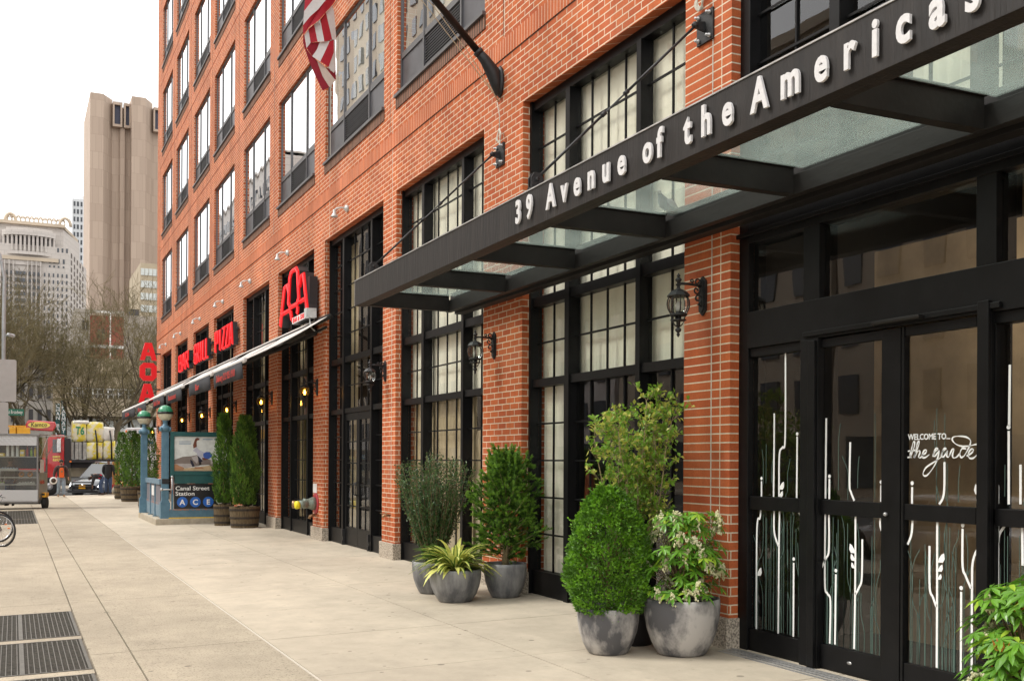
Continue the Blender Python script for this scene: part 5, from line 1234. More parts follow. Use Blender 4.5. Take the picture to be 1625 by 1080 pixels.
b = MB(); b.box(-2.37, -2.36, 32.0, 32.5, .72, 1.0); b.build('paper_notice', 'sign_wht', ks, world=True)
b = MB(); b.box(-2.15, X1, Y0 - .02, Y0 + .02, kt + .03, .36); b.build('base_panel', 'blue_steel', ks, world=True)
b = MB(); b.box(-.95, X1, Y0 - .024, Y0 - .0205, kt + .04, .33); b.build('rust_patch', 'rust', ks, world=True)
b = MB(); b.box(-2.15, X1, Y0 - .04, Y0 + .04, .36, .395); b.build('base_rail', 'rust', ks, world=True)
b = MB(); b.box(-2.10, -2.05, Y0 - .03, Y0 + .03, .395, 1.3); b.build('sign_stile', 'blue_steel', ks, world=True)
st = MB()
for i in range(12): st.box(X0 + .2, X1 - .25, 31 + i * .28, 31.28 + i * .28, -.02 - .16 * (12 - i), -.18 * (11 - i) - .05)
st.build('stairs', 'kerb_concrete', ks, world=True)
# station sign
b = MB(); b.box(-2.03, X1, Y0 - .05, Y0 + .05, .40, 1.08); sg = b.build('station_sign', 'sign_blk', ks, world=True)
yf = Y0 - .056
text_mesh('sign_lettering', 'Canal Street', .155, .006, 'sign_wht', sg, (-2.0, yf, .91), (1, 0, 0), (0, 0, 1), width=.90, bold=.0022, split='sign_letter')
text_mesh('sign_lettering', 'Station', .155, .006, 'sign_wht', sg, (-2.0, yf, .765), (1, 0, 0), (0, 0, 1), width=.50, bold=.0022, split='sign_letter')
for i, ch in enumerate('ACE'):
    cx = -1.82 + i * .345; b = MB(); b.lathe([(.0001, 0), (.142, 0), (.142, .006), (.0001, .006)], 28, (cx, Y0 - .057, .585), ax='Y', smooth=False); b.build('line_disc', 'sign_blue', sg, world=True)
    text_mesh('line_letter', ch, .20, .004, 'sign_wht', sg, (cx, Y0 - .061, .515), (1, 0, 0), (0, 0, 1), bold=.006, align='CENTER')
b = MB(); b.lathe([(.0001, 0), (.09, 0), (.09, .006), (.0001, .006)], 24, (-.83, Y0 - .057, .61), ax='Y', smooth=False); b.build('access_disc', 'sign_wht', sg, world=True)
b = MB()
for k in range(4): b.box(-.90, -.77, Y0 - .0605, Y0 - .0575, .56 + k * .025, .572 + k * .025)
b.build('disc_print', 'mesh_grey', sg, world=True)
# poster board
b = MB(); yb_ = Y0 - .10
b.box(-2.13, -2.04, yb_, yb_ + .2, 1.26, 2.50); b.box(-.62, -.55, yb_, yb_ + .2, 1.26, 2.50); b.box(-2.04, -.62, yb_, yb_ + .2, 2.38, 2.50); b.box(-2.04, -.62, yb_, yb_ + .2, 1.32, 1.43); b.box(-2.03, -.56, yb_ + .02, yb_ + .18, 1.09, 1.32); b.box(-2.04, -.62, yb_ + .05, yb_ + .15, 1.43, 2.38)
pb = b.build('poster_board', 'kiosk_green', ks, world=True, bevel=.004)
yp = yb_ + .046
for nm_, c_ in (('p_bg', (.70, .72, .70)), ('p_sand', (.55, .40, .24)), ('p_dust', (.42, .22, .12)), ('p_grey', (.22, .18, .16)), ('p_lgrey', (.42, .38, .37)), ('p_blue', (.06, .12, .42)), ('p_skin', (.17, .06, .04)), ('p_shirt', (.50, .50, .58)), ('p_belt', (.03, .03, .05)), ('p_text', (.20, .30, .42))): mat(nm_, c_, .6, 0, .14, 6, spec=.25)
b = MB(); b.box(-2.035, -.625, yp - .001, yp, 1.435, 2.375); b.build('poster', 'p_bg', pb, world=True)
PW, PX0, PZ0 = 1.41 / 930, -2.035, 2.375      # poster crop 125..1055 px -> metres
def pp(x, y): return (PX0 + (x - 125) * PW, PZ0 - (y - 145) * .94 / 628)
def ppoly(name, m_, polys, lay):
    b = MB()
    for P in polys:
        Q = [pp(*p) for p in P]; b.prism(Q, lambda u, v: (u, yp - .001 - lay * .0012, v), lambda u, v: (u, yp - .002 - lay * .0012, v))
    b.build(name, m_, pb, world=True)
ppoly('poster_ground', 'p_sand', [[(125, 745), (300, 725), (520, 705), (760, 670), (900, 690), (1055, 700), (1055, 772), (125, 772)]], 0)
ppoly('poster_dust', 'p_dust', [[(125, 655), (190, 645), (230, 680), (300, 720), (280, 765), (125, 765)], [(480, 700), (600, 700), (660, 735), (480, 735)]], 1)
ppoly('poster_trousers', 'p_grey', [[(125, 570), (270, 515), (410, 505), (520, 480), (560, 560), (600, 640), (560, 680), (470, 690), (380, 680), (260, 640), (125, 650)], [(560, 560), (700, 555), (800, 580), (905, 645), (835, 712), (720, 660), (560, 670)]], 2)
ppoly('poster_leg', 'p_lgrey', [[(125, 640), (300, 640), (400, 640), (460, 690), (330, 725), (210, 680), (150, 640)], [(420, 520), (520, 490), (545, 560), (520, 640), (450, 570)], [(760, 570), (890, 640), (835, 700), (760, 640)]], 3)
ppoly('poster_shirt', 'p_shirt', [[(445, 400), (510, 335), (560, 390), (630, 420), (640, 500), (620, 570), (560, 540), (520, 480), (520, 450)]], 4)
ppoly('poster_belt', 'p_belt', [[(400, 560), (440, 590), (480, 690), (440, 700), (405, 620)], [(530, 490), (580, 540), (620, 600), (550, 620)]], 5)
ppoly('poster_skin', 'p_skin', [[(455, 360), (448, 300), (470, 230), (490, 180), (520, 165), (560, 180), (562, 205), (520, 215), (508, 250), (515, 330), (480, 350)], [(610, 530), (700, 530), (720, 550), (660, 575), (610, 560)], [(900, 650), (980, 640), (1050, 680), (1045, 715), (950, 700), (890, 680)]], 6)
ppoly('poster_cap', 'p_blue', [[(628, 510), (630, 450), (680, 425), (740, 425), (785, 460), (780, 510), (730, 550), (660, 545)]], 7)
ppoly('poster_print', 'p_text', [[(205, 232), (415, 232), (415, 238), (205, 238)], [(205, 254), (415, 254), (415, 262), (205, 262)], [(205, 276), (415, 276), (415, 286), (205, 286)], [(620, 186), (795, 186), (795, 200), (620, 200)], [(818, 184), (990, 184), (990, 202), (818, 202)]], 2)
b = MB(); b.tube([(-2.35, 30.3, .93), (-2.1, 30.2, .93), (-2.1, 30.2, 1.25)], .022, 6); b.sphere((-2.36, 30.3, .93), .045, 8); b.sphere((-2.1, 30.2, 1.27), .04, 8); b.build('lamp_bracket', 'grey_metal', ks, world=True)
b = MB(); b.box(-2.34, -2.16, 30.40, 30.62, 1.08, 1.22); b.build('clamp_box', 'sign_blk', ks, world=True)

mat('wood_red', (.22, .045, .02), .6, 0, .2, 12)
for px_, y0_, y1_, lb in ((936, 738, 905, 'taller dark red wooden post standing inside the window behind the tall shrub'), (921, 803, 905, 'shorter dark red wooden post inside the window left of the taller one')):
    yy_, zt_ = wallpt(px_, y0_, .7); b = MB(); b.lathe([(.10, .05), (.085, zt_ * .5), (.06, zt_ - .12), (.035, zt_), (.001, zt_ + .02)], 8, (.7, yy_, 0), smooth=False); tag(b.build('wooden_post', 'wood_red', None, world=True), lb, 'post')
# ================================================================ BACKGROUND BUILDINGS
mat('stone_pale', (.50, .45, .42), .85, 0, .06, .15); mat('stone_tan', (.46, .38, .29), .85, 0, .08, .2); mat('stone_white', (.62, .63, .64), .7, 0, .05, .2); mat('window_far', (.06, .065, .075), .25, 0, .4, .3)
mat('window_pale', (.55, .58, .56), .3, 0, .25, .8); mat('beige_wall', (.42, .35, .25), .9, 0, .12, .5); mat('red_brick_far', (.26, .07, .05), .9, 0, .2, .8); mat('trim_white', (.6, .6, .57), .7); mat('dark_far', (.05, .045, .045), .7, 0, .4, 1)
mat('stone_grey', (.34, .31, .27), .9, 0, .2, .6)
def panel_mat(name, c1, c2, bw, rh):
    m, t, b = nmat(name); b.inputs['Roughness'].default_value = .8
    tc = N(t, 'ShaderNodeTexCoord'); sx = N(t, 'ShaderNodeSeparateXYZ'); t.links.new(tc.outputs['Object'], sx.inputs[0]); ad = N(t, 'ShaderNodeMath', operation='ADD'); t.links.new(sx.outputs[0], ad.inputs[0]); t.links.new(sx.outputs[1], ad.inputs[1])
    cb = N(t, 'ShaderNodeCombineXYZ'); t.links.new(ad.outputs[0], cb.inputs[0]); t.links.new(sx.outputs[2], cb.inputs[1]); br = N(t, 'ShaderNodeTexBrick'); br.offset = .5; br.inputs['Scale'].default_value = 1
    br.inputs['Brick Width'].default_value = bw; br.inputs['Row Height'].default_value = rh; br.inputs['Mortar Size'].default_value = .07; br.inputs['Mortar Smooth'].default_value = .6
    br.inputs['Color1'].default_value = rgb(c1); br.inputs['Color2'].default_value = rgb(c2); br.inputs['Mortar'].default_value = rgb([q * .8 for q in c1]); t.links.new(cb.outputs[0], br.inputs['Vector']); t.links.new(br.outputs['Color'], b.inputs['Base Color'])
panel_mat('granite_brown', (.35, .265, .205), (.41, .315, .245), 2.1, 6.5); panel_mat('stone_block', (.46, .42, .385), (.50, .455, .42), 2.4, 1.3)
def windows(parent, L, m, name='window', lim=100, depth=.3):
    L = sorted(L, key=lambda q: -(q[1] - q[0]) * (q[3] - q[2])); data = {}
    for q in L[:lim]:
        k = (round(q[1] - q[0], 1), round(q[3] - q[2], 1), len(q) > 5 and q[5])
        if k not in data:
            b = MB(); W_, H_ = k[0], k[1]
            if k[2]: b.box(-depth / 2, depth / 2, 0, W_, 0, H_)
            else: b.box(0, W_, -depth / 2, depth / 2, 0, H_)
            o = b.build(name, m, parent); data[k] = o
        else: o = data[k].copy(); C.objects.link(o); o.parent = parent
        l = Vector((q[0], q[4], q[2])) if not k[2] else Vector((q[4], q[0], q[2])); o.location = l - parent.location
    if len(L) > lim:
        b = MB()
        for q in L[lim:]:
            if len(q) > 5 and q[5]: b.box(q[4] - depth / 2, q[4] + depth / 2, q[0], q[1], q[2], q[3])
            else: b.box(q[0], q[1], q[4] - depth / 2, q[4] + depth / 2, q[2], q[3])
        tag(b.build(name, m, parent, world=True), kind='stuff')
def fx(px, Y_): return farpt(px, 600, Y_)[0]
def fz_(py, Y_, px=100): return farpt(px, py, Y_)[1]
# brown windowless tower
Yt = 430; t = thing('office_tower', 'tall brown granite tower almost without windows rising behind the hotel', 'building', (36, Yt + 20, 0))
b = MB(); zt = fz_(146, Yt); b.box(fx(141, Yt) + .5, 95, Yt + 6, Yt + 45, 0, zt - 1); b.box(fx(141, Yt), fx(162, Yt), Yt, Yt + 40, 0, fz_(140, Yt))
b.hexa([(fx(162, Yt), Yt, 0), (fx(178, Yt), Yt + 6, 0), (fx(178, Yt), Yt + 30, 0), (fx(162, Yt), Yt + 30, 0), (fx(162, Yt), Yt, fz_(140, Yt) - .05), (fx(178, Yt), Yt + 6, fz_(140, Yt) - .05), (fx(178, Yt), Yt + 30, fz_(140, Yt) - .05), (fx(162, Yt), Yt + 30, fz_(140, Yt) - .05)])
b.box(fx(207, Yt), fx(229, Yt), Yt, Yt + 40, 0, fz_(137, Yt))
b.hexa([(fx(229, Yt), Yt, 0), (fx(243, Yt), Yt + 6, 0), (fx(243, Yt), Yt + 30, 0), (fx(229, Yt), Yt + 30, 0), (fx(229, Yt), Yt, fz_(137, Yt) - .05), (fx(243, Yt), Yt + 6, fz_(137, Yt) - .05), (fx(243, Yt), Yt + 30, fz_(137, Yt) - .05), (fx(229, Yt), Yt + 30, fz_(137, Yt) - .05)])
b.box(fx(192.5, Yt) - .5, fx(192.5, Yt) + 1.2, Yt + 4.5, Yt + 6, 0, fz_(186, Yt))
for a, c in ((178, 193), (196, 207), (243, 262)):
    b.box(fx(a, Yt), fx(c, Yt), Yt + 3, Yt + 6, fz_(186, Yt), fz_(182, Yt)); b.box(fx(a, Yt), fx(c, Yt), Yt + 3, Yt + 6, fz_(150.5, Yt), fz_(146, Yt)); b.box(fx(a, Yt), fx(a, Yt) + .6, Yt + 3, Yt + 6, fz_(182, Yt), fz_(150.5, Yt)); b.box(fx(c, Yt) - .6, fx(c, Yt), Yt + 3, Yt + 6, fz_(182, Yt), fz_(150.5, Yt))
b.build('wall', 'granite_brown', t, world=True)
mat('louvre_blue', (.035, .035, .06), .6, 0, .2, 1)
windows(t, [(fx(a, Yt) + .6, fx(c, Yt) - .6, fz_(182, Yt), fz_(150.5, Yt), Yt + 4.4) for a, c in ((178, 193), (196, 207), (243, 262))], 'louvre_blue', 'louvred_opening')
# pale dome seen beyond the tower
Yd = 560; b = MB(); b.lathe([(5.6 * math.cos(a), 11 * math.sin(a)) for a in [PI / 2 * i / 10 for i in range(11)]][:-1] + [(.01, 11)], 24, (fx(182, Yd), Yd, fz_(150, Yd) - 5)); b.box(fx(182, Yd) - 9, fx(182, Yd) + 9, Yd - 9, Yd + 9, 0, fz_(150, Yd) - 5)
tag(b.build('domed_tower', 'stone_white', None, world=True), 'pale domed top of a skyscraper peeking over the brown tower', 'building')
# white tower
Yw = 620; t = thing('white_tower', 'slim white skyscraper with rows of windows between the stone building and the brown tower', 'building', (28, Yw, 0))
x0, x1 = fx(113, Yw), fx(146, Yw); zt = fz_(313, Yw); b = MB(); b.box(x0, x1, Yw, Yw + 30, 0, zt); b.box(x0 + 4, x1, Yw + 2, Yw + 28, zt, zt + 2)
for k in range(6): xx = x0 + (x1 - x0) * k / 6; b.box(xx, xx + .5, Yw - .5, Yw, 0, zt)
b.build('wall', 'stone_white', t, world=True)
W_ = []
for k in range(6):
    for j in range(16): xx = x0 + (x1 - x0) * k / 6 + .8; W_.append((xx, xx + 1.7 - .3 * (k % 2), zt - 4 - j * 4.1, zt - 1.6 - j * 4.1, Yw))
windows(t, W_, 'window_far', depth=.5)
# stone building with colonnade
Ys = 330; t = thing('stone_office_building', 'pale stone office block with a curved colonnade and a row of arches on its roof', 'building', (-2, Ys + 15, 0)); s_ = lambda px, py: (fx(px, Ys), fz_(py, Ys))
XL = fx(-60, Ys); xr = fx(108, Ys); xs = fx(138, Ys) ; b = MB()
zb = fz_(393, Ys); b.box(XL, xr, Ys, Ys + 60, 0, zb)
# right flank runs away from the viewer, splayed so it is seen
def flank(za, zc, y0=0, px0=108, px1=138, dy=34, dx0=0): return [(fx(px0, Ys), Ys + y0, za), (fx(px1, Ys) * 1.0 + 1.6, Ys + y0 + dy, za), (fx(px0, Ys), Ys + y0 + dy + 10, za), (fx(px0, Ys) - 1, Ys + y0 + 5, za), (fx(px0, Ys), Ys + y0, zc), (fx(px1, Ys) + 1.6, Ys + y0 + dy, zc), (fx(px0, Ys), Ys + y0 + dy + 10, zc), (fx(px0, Ys) - 1, Ys + y0 + 5, zc)]
b.hexa(flank(0, zb - .05)); b.box(XL, fx(101, Ys), Ys + 7, Ys + 50, zb, fz_(355, Ys)); b.hexa(flank(zb, fz_(356.5, Ys) , 7, 101, 124, 20))
b.build('wall', 'stone_block', t, world=True)
b = MB(); b.box(XL, fx(104, Ys), Ys + 5.5, Ys + 51, fz_(355, Ys), fz_(350, Ys)); b.hexa(flank(fz_(356, Ys), fz_(351, Ys), 6, 102, 121, 20)); b.build('cornice', 'stone_tan', t, world=True)
b = MB()
for k in range(13):
    cx = fx(14 + k * 7.2, Ys); r0 = .62
    pts = [(cx + r0 * math.cos(a), Ys + 9, fz_(350, Ys) + .5 + r0 * 2.6 * math.sin(a)) for a in [PI * i / 8 for i in range(9)]]; b.tube(pts, .20, 5)
b.tube([(fx(10, Ys), Ys + 9, fz_(349, Ys)), (fx(102, Ys), Ys + 9, fz_(349, Ys))], .25, 4); b.tube([(fx(10, Ys), Ys + 9, fz_(341, Ys)), (fx(102, Ys), Ys + 9, fz_(341, Ys))], .2, 4)
for cx, r0 in ((fx(15, Ys), 1.2), (fx(104, Ys), 1.25)): b.tube([(cx + r0 * 1.2 * math.cos(a), Ys + 8, fz_(350, Ys) + 2.3 * math.sin(a)) for a in [PI * i / 10 for i in range(11)]], .45, 5)
b.build('roof_arches', 'stone_tan', t, world=True)
# curved colonnade (bulging toward the street)
cxm, wv = fx(45, Ys), (fx(88, Ys) - fx(2, Ys)) / 2
def bow(u): return Ys + 3.0 - 3.8 * math.sqrt(max(0, 1 - u * u * .9))
def bowed(z0, z1, off, m_, nm, a=-1, c=1):
    b = MB(); n = 16; vs = []
    for i in range(n + 1): u = a + (c - a) * i / n; vs += [(cxm + wv * u, bow(u) - off, z0), (cxm + wv * u, bow(u) - off, z1), (cxm + wv * u, Ys + 7.5, z0), (cxm + wv * u, Ys + 7.5, z1)]
    fs = []
    for i in range(n): k = 4 * i; fs += [(k, k + 4, k + 5, k + 1), (k + 1, k + 5, k + 7, k + 3), (k, k + 2, k + 6, k + 4)]
    fs += [(0, 1, 3, 2), (4 * n, 4 * n + 2, 4 * n + 3, 4 * n + 1)]; b.add(vs, fs); b.build(nm, m_, t, world=True)
bowed(fz_(379, Ys), fz_(371, Ys), .6, 'stone_block', 'entablature'); bowed(fz_(371, Ys), fz_(366, Ys), -.8, 'stone_block', 'attic', -.85, .88); bowed(fz_(409, Ys), fz_(404, Ys), .6, 'stone_block', 'balcony')
b = MB(); b.box(fx(0, Ys), fx(92, Ys), Ys - .8, Ys + 5, fz_(418, Ys), fz_(412.5, Ys)); b.build('string_course', 'stone_tan', t, world=True)
bowed(fz_(404, Ys), fz_(379, Ys), -2.2, 'dark_far', 'loggia')
cm = None
for k in range(13):
    u = -.93 + 1.86 * k / 12; q = MB(); q.lathe([(.42, 0), (.36, .4), (.34, fz_(379, Ys) - fz_(404, Ys) - .5), (.45, fz_(379, Ys) - fz_(404, Ys))], 8)
    if cm is None: cm = q.build('column', 'stone_block', t); o = cm
    else: o = cm.copy(); C.objects.link(o); o.parent = t
    o.location = Vector((cxm + wv * u, bow(u) + .1, fz_(404, Ys))) - t.location
W_ = []
for j in range(18):
    zc = fz_(435 + j * 10.6, Ys)
    for px in (70, 77, 84, 91, 98, 105): W_.append((fx(px - 1.3, Ys), fx(px + 1.3, Ys), zc - 1.05, zc, Ys))
    W_.append((fx(23, Ys), fx(40, Ys), zc - 1.05, zc, Ys - .4))
    for px in (3, 10, 17, 46, 53, 60): W_.append((fx(px - 1.4, Ys), fx(px + 1.4, Ys), zc - 1.05, zc, Ys - .4))
for px in (78, 85, 92, 100): W_.append((fx(px - 1.4, Ys), fx(px + 1.4, Ys), fz_(419, Ys), fz_(412, Ys), Ys)); W_.append((fx(px - 1.4, Ys), fx(px + 1.4, Ys), fz_(425.5, Ys), fz_(422.5, Ys), Ys))
for px in (91, 98, 105): W_.append((fx(px - 1.4, Ys), fx(px + 1.4, Ys), fz_(401, Ys), fz_(394.5, Ys), Ys))
windows(t, W_, 'window_far', depth=.2)
b = MB()
for px in (0, 6.5, 13.5, 20, 43, 49.5, 56.5, 63.5): b.box(fx(px - .9, Ys), fx(px + .9, Ys), Ys - .9, Ys, 0, fz_(419, Ys))
b.box(fx(-5, Ys), fx(65, Ys), Ys - .4, Ys, fz_(425, Ys), fz_(418, Ys)); b.build('pilasters', 'stone_block', t, world=True)
fw_ = []
for k, u in enumerate((.14, .30, .46, .62, .78, .92)):
    A = Vector(flank(0, 0)[0]); B_ = Vector(flank(0, 0)[1]); p = A.lerp(B_, u)
    for j in range(20):
        z0 = fz_(396 + j * 11.4, Ys) - u * 1.5 - 1.2
        if j == 0: z0 = fz_(404, Ys)
        q = MB(); d_ = (B_ - A).normalized()
        fw_.append((p, d_, z0))
q = MB(); d_ = fw_[0][1]; nn = Vector((d_.y, -d_.x, 0)); q.hexa([tuple(-d_ * 1.0 + nn * .1), tuple(d_ * 1.0 + nn * .1), tuple(d_ * 1.0 - nn * .1), tuple(-d_ * 1.0 - nn * .1)] + [tuple(-d_ * 1.0 + nn * .1 + Vector((0, 0, 1.3))), tuple(d_ * 1.0 + nn * .1 + Vector((0, 0, 1.3))), tuple(d_ * 1.0 - nn * .1 + Vector((0, 0, 1.3))), tuple(-d_ * 1.0 - nn * .1 + Vector((0, 0, 1.3)))])
ff = q.build('side_window', 'window_far', t)
for i, (p, d_, z0) in enumerate(fw_[:96]):
    o = ff if i == 0 else ff.copy()
    if i: C.objects.link(o); o.parent = t
    o.location = Vector((p.x, p.y, z0)) - t.location
# tan low block beside the tower
Yl = 200; t = thing('tan_building', 'tan block with bands of pale windows just left of the hotel corner', 'building', (14, Yl, 0))
b = MB(); b.box(fx(222, Yl), fx(290, Yl), Yl, Yl + 20, 0, fz_(407, Yl)); b.build('wall', 'beige_wall', t, world=True)
windows(t, [(fx(222.5 + k * 6.4, Yl), fx(228 + k * 6.4, Yl), fz_(y + 11, Yl), fz_(y, Yl), Yl) for k in range(5) for y in (416, 436, 456, 476)], 'window_pale')
# red brick town house with white trim
Yr = 160; t = thing('red_brick_house', 'dark red brick house with arched windows behind the bare trees', 'building', (4, Yr, 0))
b = MB(); b.box(fx(140, Yr), fx(196, Yr), Yr, Yr + 14, 0, fz_(497, Yr)); b.build('wall', 'red_brick_far', t, world=True)
b = MB(); b.box(fx(118, Yr), fx(142, Yr), Yr - .5, Yr + 14, 0, fz_(490, Yr)); b.box(fx(118, Yr), fx(196, Yr), Yr - .6, Yr, fz_(494, Yr), fz_(489, Yr)); b.build('stone_bay', 'stone_grey', t, world=True)
windows(t, [(fx(154, Yr), fx(159, Yr), fz_(534, Yr), fz_(519, Yr), Yr), (fx(161, Yr), fx(166, Yr), fz_(534, Yr), fz_(519, Yr), Yr), (fx(130, Yr), fx(134, Yr), fz_(522, Yr), fz_(507, Yr), Yr - .5), (fx(136, Yr), fx(140, Yr), fz_(522, Yr), fz_(507, Yr), Yr - .5), (fx(177, Yr), fx(184, Yr), fz_(560, Yr), fz_(548, Yr), Yr)], 'dark_far', depth=.4)
b = MB(); b.box(fx(143, Yr), fx(196, Yr), Yr - .1, Yr, fz_(549, Yr), fz_(544, Yr)); b.build('white_band', 'trim_white', t, world=True)
t = thing('grey_building', 'plain grey beige wall of a block between the red brick house and the hotel', 'building', (10, 175, 0))
b = MB(); b.box(fx(192, 175), fx(300, 175), 175, 190, 0, fz_(494, 175)); b.build('wall', 'stone_grey', t, world=True); b = MB(); b.box(fx(206, 175), fx(222, 175), 176, 180, fz_(494, 175), fz_(482, 175)); b.build('roof_tank', 'dark_far', t, world=True)
# beige school like block with parapets
Yb = 135; t = thing('beige_building', 'long beige concrete building with bands and large pale ground floor windows across the junction', 'building', (8, Yb, 0))
b = MB(); b.box(fx(112, Yb), 60, Yb, Yb + 15, fz_(612, Yb), fz_(566, Yb)); b.box(fx(60, Yb), 60, Yb - 3, Yb + 15, fz_(660, Yb), fz_(632, Yb)); b.box(fx(60, Yb), 60, Yb + .5, Yb + 14, -.3, fz_(612, Yb)); b.box(fx(150, Yb), 60, Yb - .4, Yb, fz_(590, Yb), fz_(586, Yb)); b.build('wall', 'beige_wall', t, world=True)
b = MB()
for k in range(20): b.box(fx(112 + k * 8, Yb), fx(114 + k * 8, Yb), Yb - 2.6, Yb - 2.3, fz_(632, Yb), fz_(616, Yb))
b.box(fx(100, Yb), 40, Yb - 2.7, Yb - 2.5, fz_(618, Yb), fz_(616.5, Yb)); b.box(fx(100, Yb), 40, Yb - 2.7, Yb - 2.5, fz_(626, Yb), fz_(625, Yb)); b.build('railing', 'trim_white', t, world=True)
windows(t, [(fx(106 + k * 20, Yb), fx(121 + k * 20, Yb), .9, fz_(663, Yb), Yb - .1) for k in range(8)], 'window_pale', 'shop_window', depth=2.2)
windows(t, [(fx(118 + k * 17, Yb), fx(128 + k * 17, Yb), fz_(629, Yb), fz_(617, Yb), Yb + .5) for k in range(8)], 'dark_far', depth=.6)
# classical grey block at the left behind the trees
Yg = 120; t = thing('classical_building', 'grey stone classical building with tall windows seen through bare branches at the far left', 'building', (-4, Yg, 0))
b = MB(); b.box(fx(-90, Yg), fx(84, Yg), Yg, Yg + 20, -.3, fz_(560, Yg)); b.box(fx(-90, Yg), fx(85, Yg), Yg - .6, Yg, fz_(600, Yg), fz_(596, Yg)); b.box(fx(-90, Yg), fx(86, Yg), Yg - .8, Yg + 20, fz_(560, Yg), fz_(556, Yg)); b.build('wall', 'stone_grey', t, world=True)
windows(t, [(fx(4 + k * 14, Yg), fx(10 + k * 14, Yg), fz_(y + 20, Yg), fz_(y, Yg), Yg) for k in range(6) for y in (568, 612, 650)], 'dark_far')
# vertical shop sign
sn = thing('shop_sign', 'pair of tall dark green vertical shop signs with white letters, one reading PHARMACY', 'sign', (fx(96, 112), 112, 3.4))
b = MB(); b.box(fx(88.5, 112), fx(95.5, 112), 111.8, 112.1, fz_(697, 112), fz_(640, 112)); b.box(fx(97.5, 112), fx(104.5, 112), 111.8, 112.1, fz_(697, 112), fz_(636, 112)); b.box(fx(95.5, 112), fx(97.5, 112), 111.9, 112, fz_(660, 112), fz_(658, 112)); b.box(fx(92, 112), fx(92.6, 112), 112.1, 120, fz_(650, 112), fz_(649, 112)); b.build('sign_board', 'kiosk_green', sn, world=True)
for wd, pxx, y0 in (('CHAN BANK', 92, 641), ('PHARMACY', 101, 637)):
    for i, ch in enumerate(wd):
        if ch != ' ': text_mesh('sign_letter', ch, .50, .03, 'cap_yellow' if (i == 7 - 0 and wd[0] == 'X') else 'sign_wht', sn, (fx(pxx, 112), 111.78, fz_(y0 + 6 + i * 6.2, 112)), (1, 0, 0), (0, 0, 1), align='CENTER', bold=.012)
# ================================================================ BARE TREES
mat('branch', (.085, .068, .04), .9, 0, .3, 3); mat('twig', (.17, .14, .065), .9, 0, .35, 1.2)
def bare_tree(px, Y_, H, seed, lab, spread=.62, lean=0.0, fork=.26, tr=.22):
    r_ = random.Random(seed); x = fx(px, Y_); t = thing('bare_tree', lab, 'tree', (x, Y_, -.2), 0, 'bare street trees beyond the junction'); tk = MB(); cr = MB(); cnt = [0]
    def grow(mb, p, d, L, r, lv):
        n = 3 if lv < 4 else 2; pts = [p.copy()]; rs = [r]
        for k in range(n):
            d = (d + Vector((r_.gauss(0, .13), r_.gauss(0, .13), .05 + r_.gauss(0, .06)))).normalized(); p = p + d * L / n; pts.append(p.copy()); rs.append(r * (1 - .35 * (k + 1) / n))
        rs = [max(q, .011) for q in rs]
        mb.tube(pts, rs, 6 if lv < 2 else (4 if lv < 4 else 3), 0 if lv < 4 else 1, cap=False)
        if lv >= 6: return
        nb = {0: 4, 1: 4, 2: 4, 3: 4, 4: 3, 5: 3}[lv]
        for k in range(nb):
            at = pts[-1] if k < 2 else pts[r_.randint(1, n)]; a = r_.random() * 6.28; u = d.orthogonal().normalized(); w_ = d.cross(u); sp = spread * (.6 + .8 * r_.random())
            nd = (d * (1 - sp * .35) + (u * math.cos(a) + w_ * math.sin(a)) * sp + Vector((0, 0, .10))).normalized(); grow(cr, at, nd, L * (.62 + .25 * r_.random()), rs[-1] * (.62 if k else .8) if at is pts[-1] else r * .5, lv + 1)
    grow(tk, Vector((0, 0, 0)), Vector((lean, 0, 1)).normalized(), H * fork * 1.36, tr * 1.2, 0)
    tk.build('trunk', ['branch', 'twig'], t); cr.build('crown', ['branch', 'twig'], t)
bare_tree(193, 84, 13.0, 3, 'leaning tree whose trunk rises left of the farthest awning', lean=-.22, tr=.26)
bare_tree(150, 96, 12.5, 5, 'bare tree behind the yellow wrapped cargo', lean=.1); bare_tree(108, 90, 12.0, 8, 'bare tree above the red truck, right of the vertical green shop signs')
bare_tree(62, 86, 12.5, 12, 'bare tree directly above the red cab roof sign', tr=.25); bare_tree(30, 80, 12.0, 15, 'large bare tree just right of the big blank sign back', tr=.27); bare_tree(-8, 92, 13, 18, 'bare tree at the extreme left edge of the photo')
bare_tree(228, 104, 14.5, 22, 'tall bare tree right against the hotel corner')
# ================================================================ STREET FURNITURE AT THE FAR END
mat('pole_grey', (.42, .44, .45), .5, .3, .1, 5); mat('sign_back', (.43, .41, .39), .6, .2, .05, 3); mat('signal_yellow', (.75, .40, .03), .5, 0, .1, 10); mat('street_green', (.01, .14, .09), .5)
Yp = 47.5; t = thing('street_pole', 'grey street pole carrying several blank sign backs at the left edge', 'pole', (farpt(5.5, 600, Yp)[0], Yp, gz(-6)))
xp = t.location.x; b = MB(); b.tube([(xp, Yp, -.1), (xp, Yp, 7.4), (xp + .02, Yp, 9.0), (xp - .15, Yp, 9.9), (xp - .9, Yp, 10.6)], [.085, .075, .07, .06, .05], 12); b.lathe([(.09, -.1), (.14, -.1), (.14, .3), (.09, .35)], 12, (xp, Yp, 0)); b.build('pole', 'pole_grey', t, world=True)
def rrect(mb, x0, x1, z0, z1, y0, y1, r):
    P = []
    for cx, cz, a0 in ((x1 - r, z1 - r, 0), (x0 + r, z1 - r, PI / 2), (x0 + r, z0 + r, PI), (x1 - r, z0 + r, 1.5 * PI)):
        for k in range(4): a = a0 + PI / 2 * k / 3; P.append((cx + r * math.cos(a), cz + r * math.sin(a)))
    mb.prism(P, lambda u, v: (u, y0, v), lambda u, v: (u, y1, v))
F = lambda px, py: farpt(px, py, Yp)
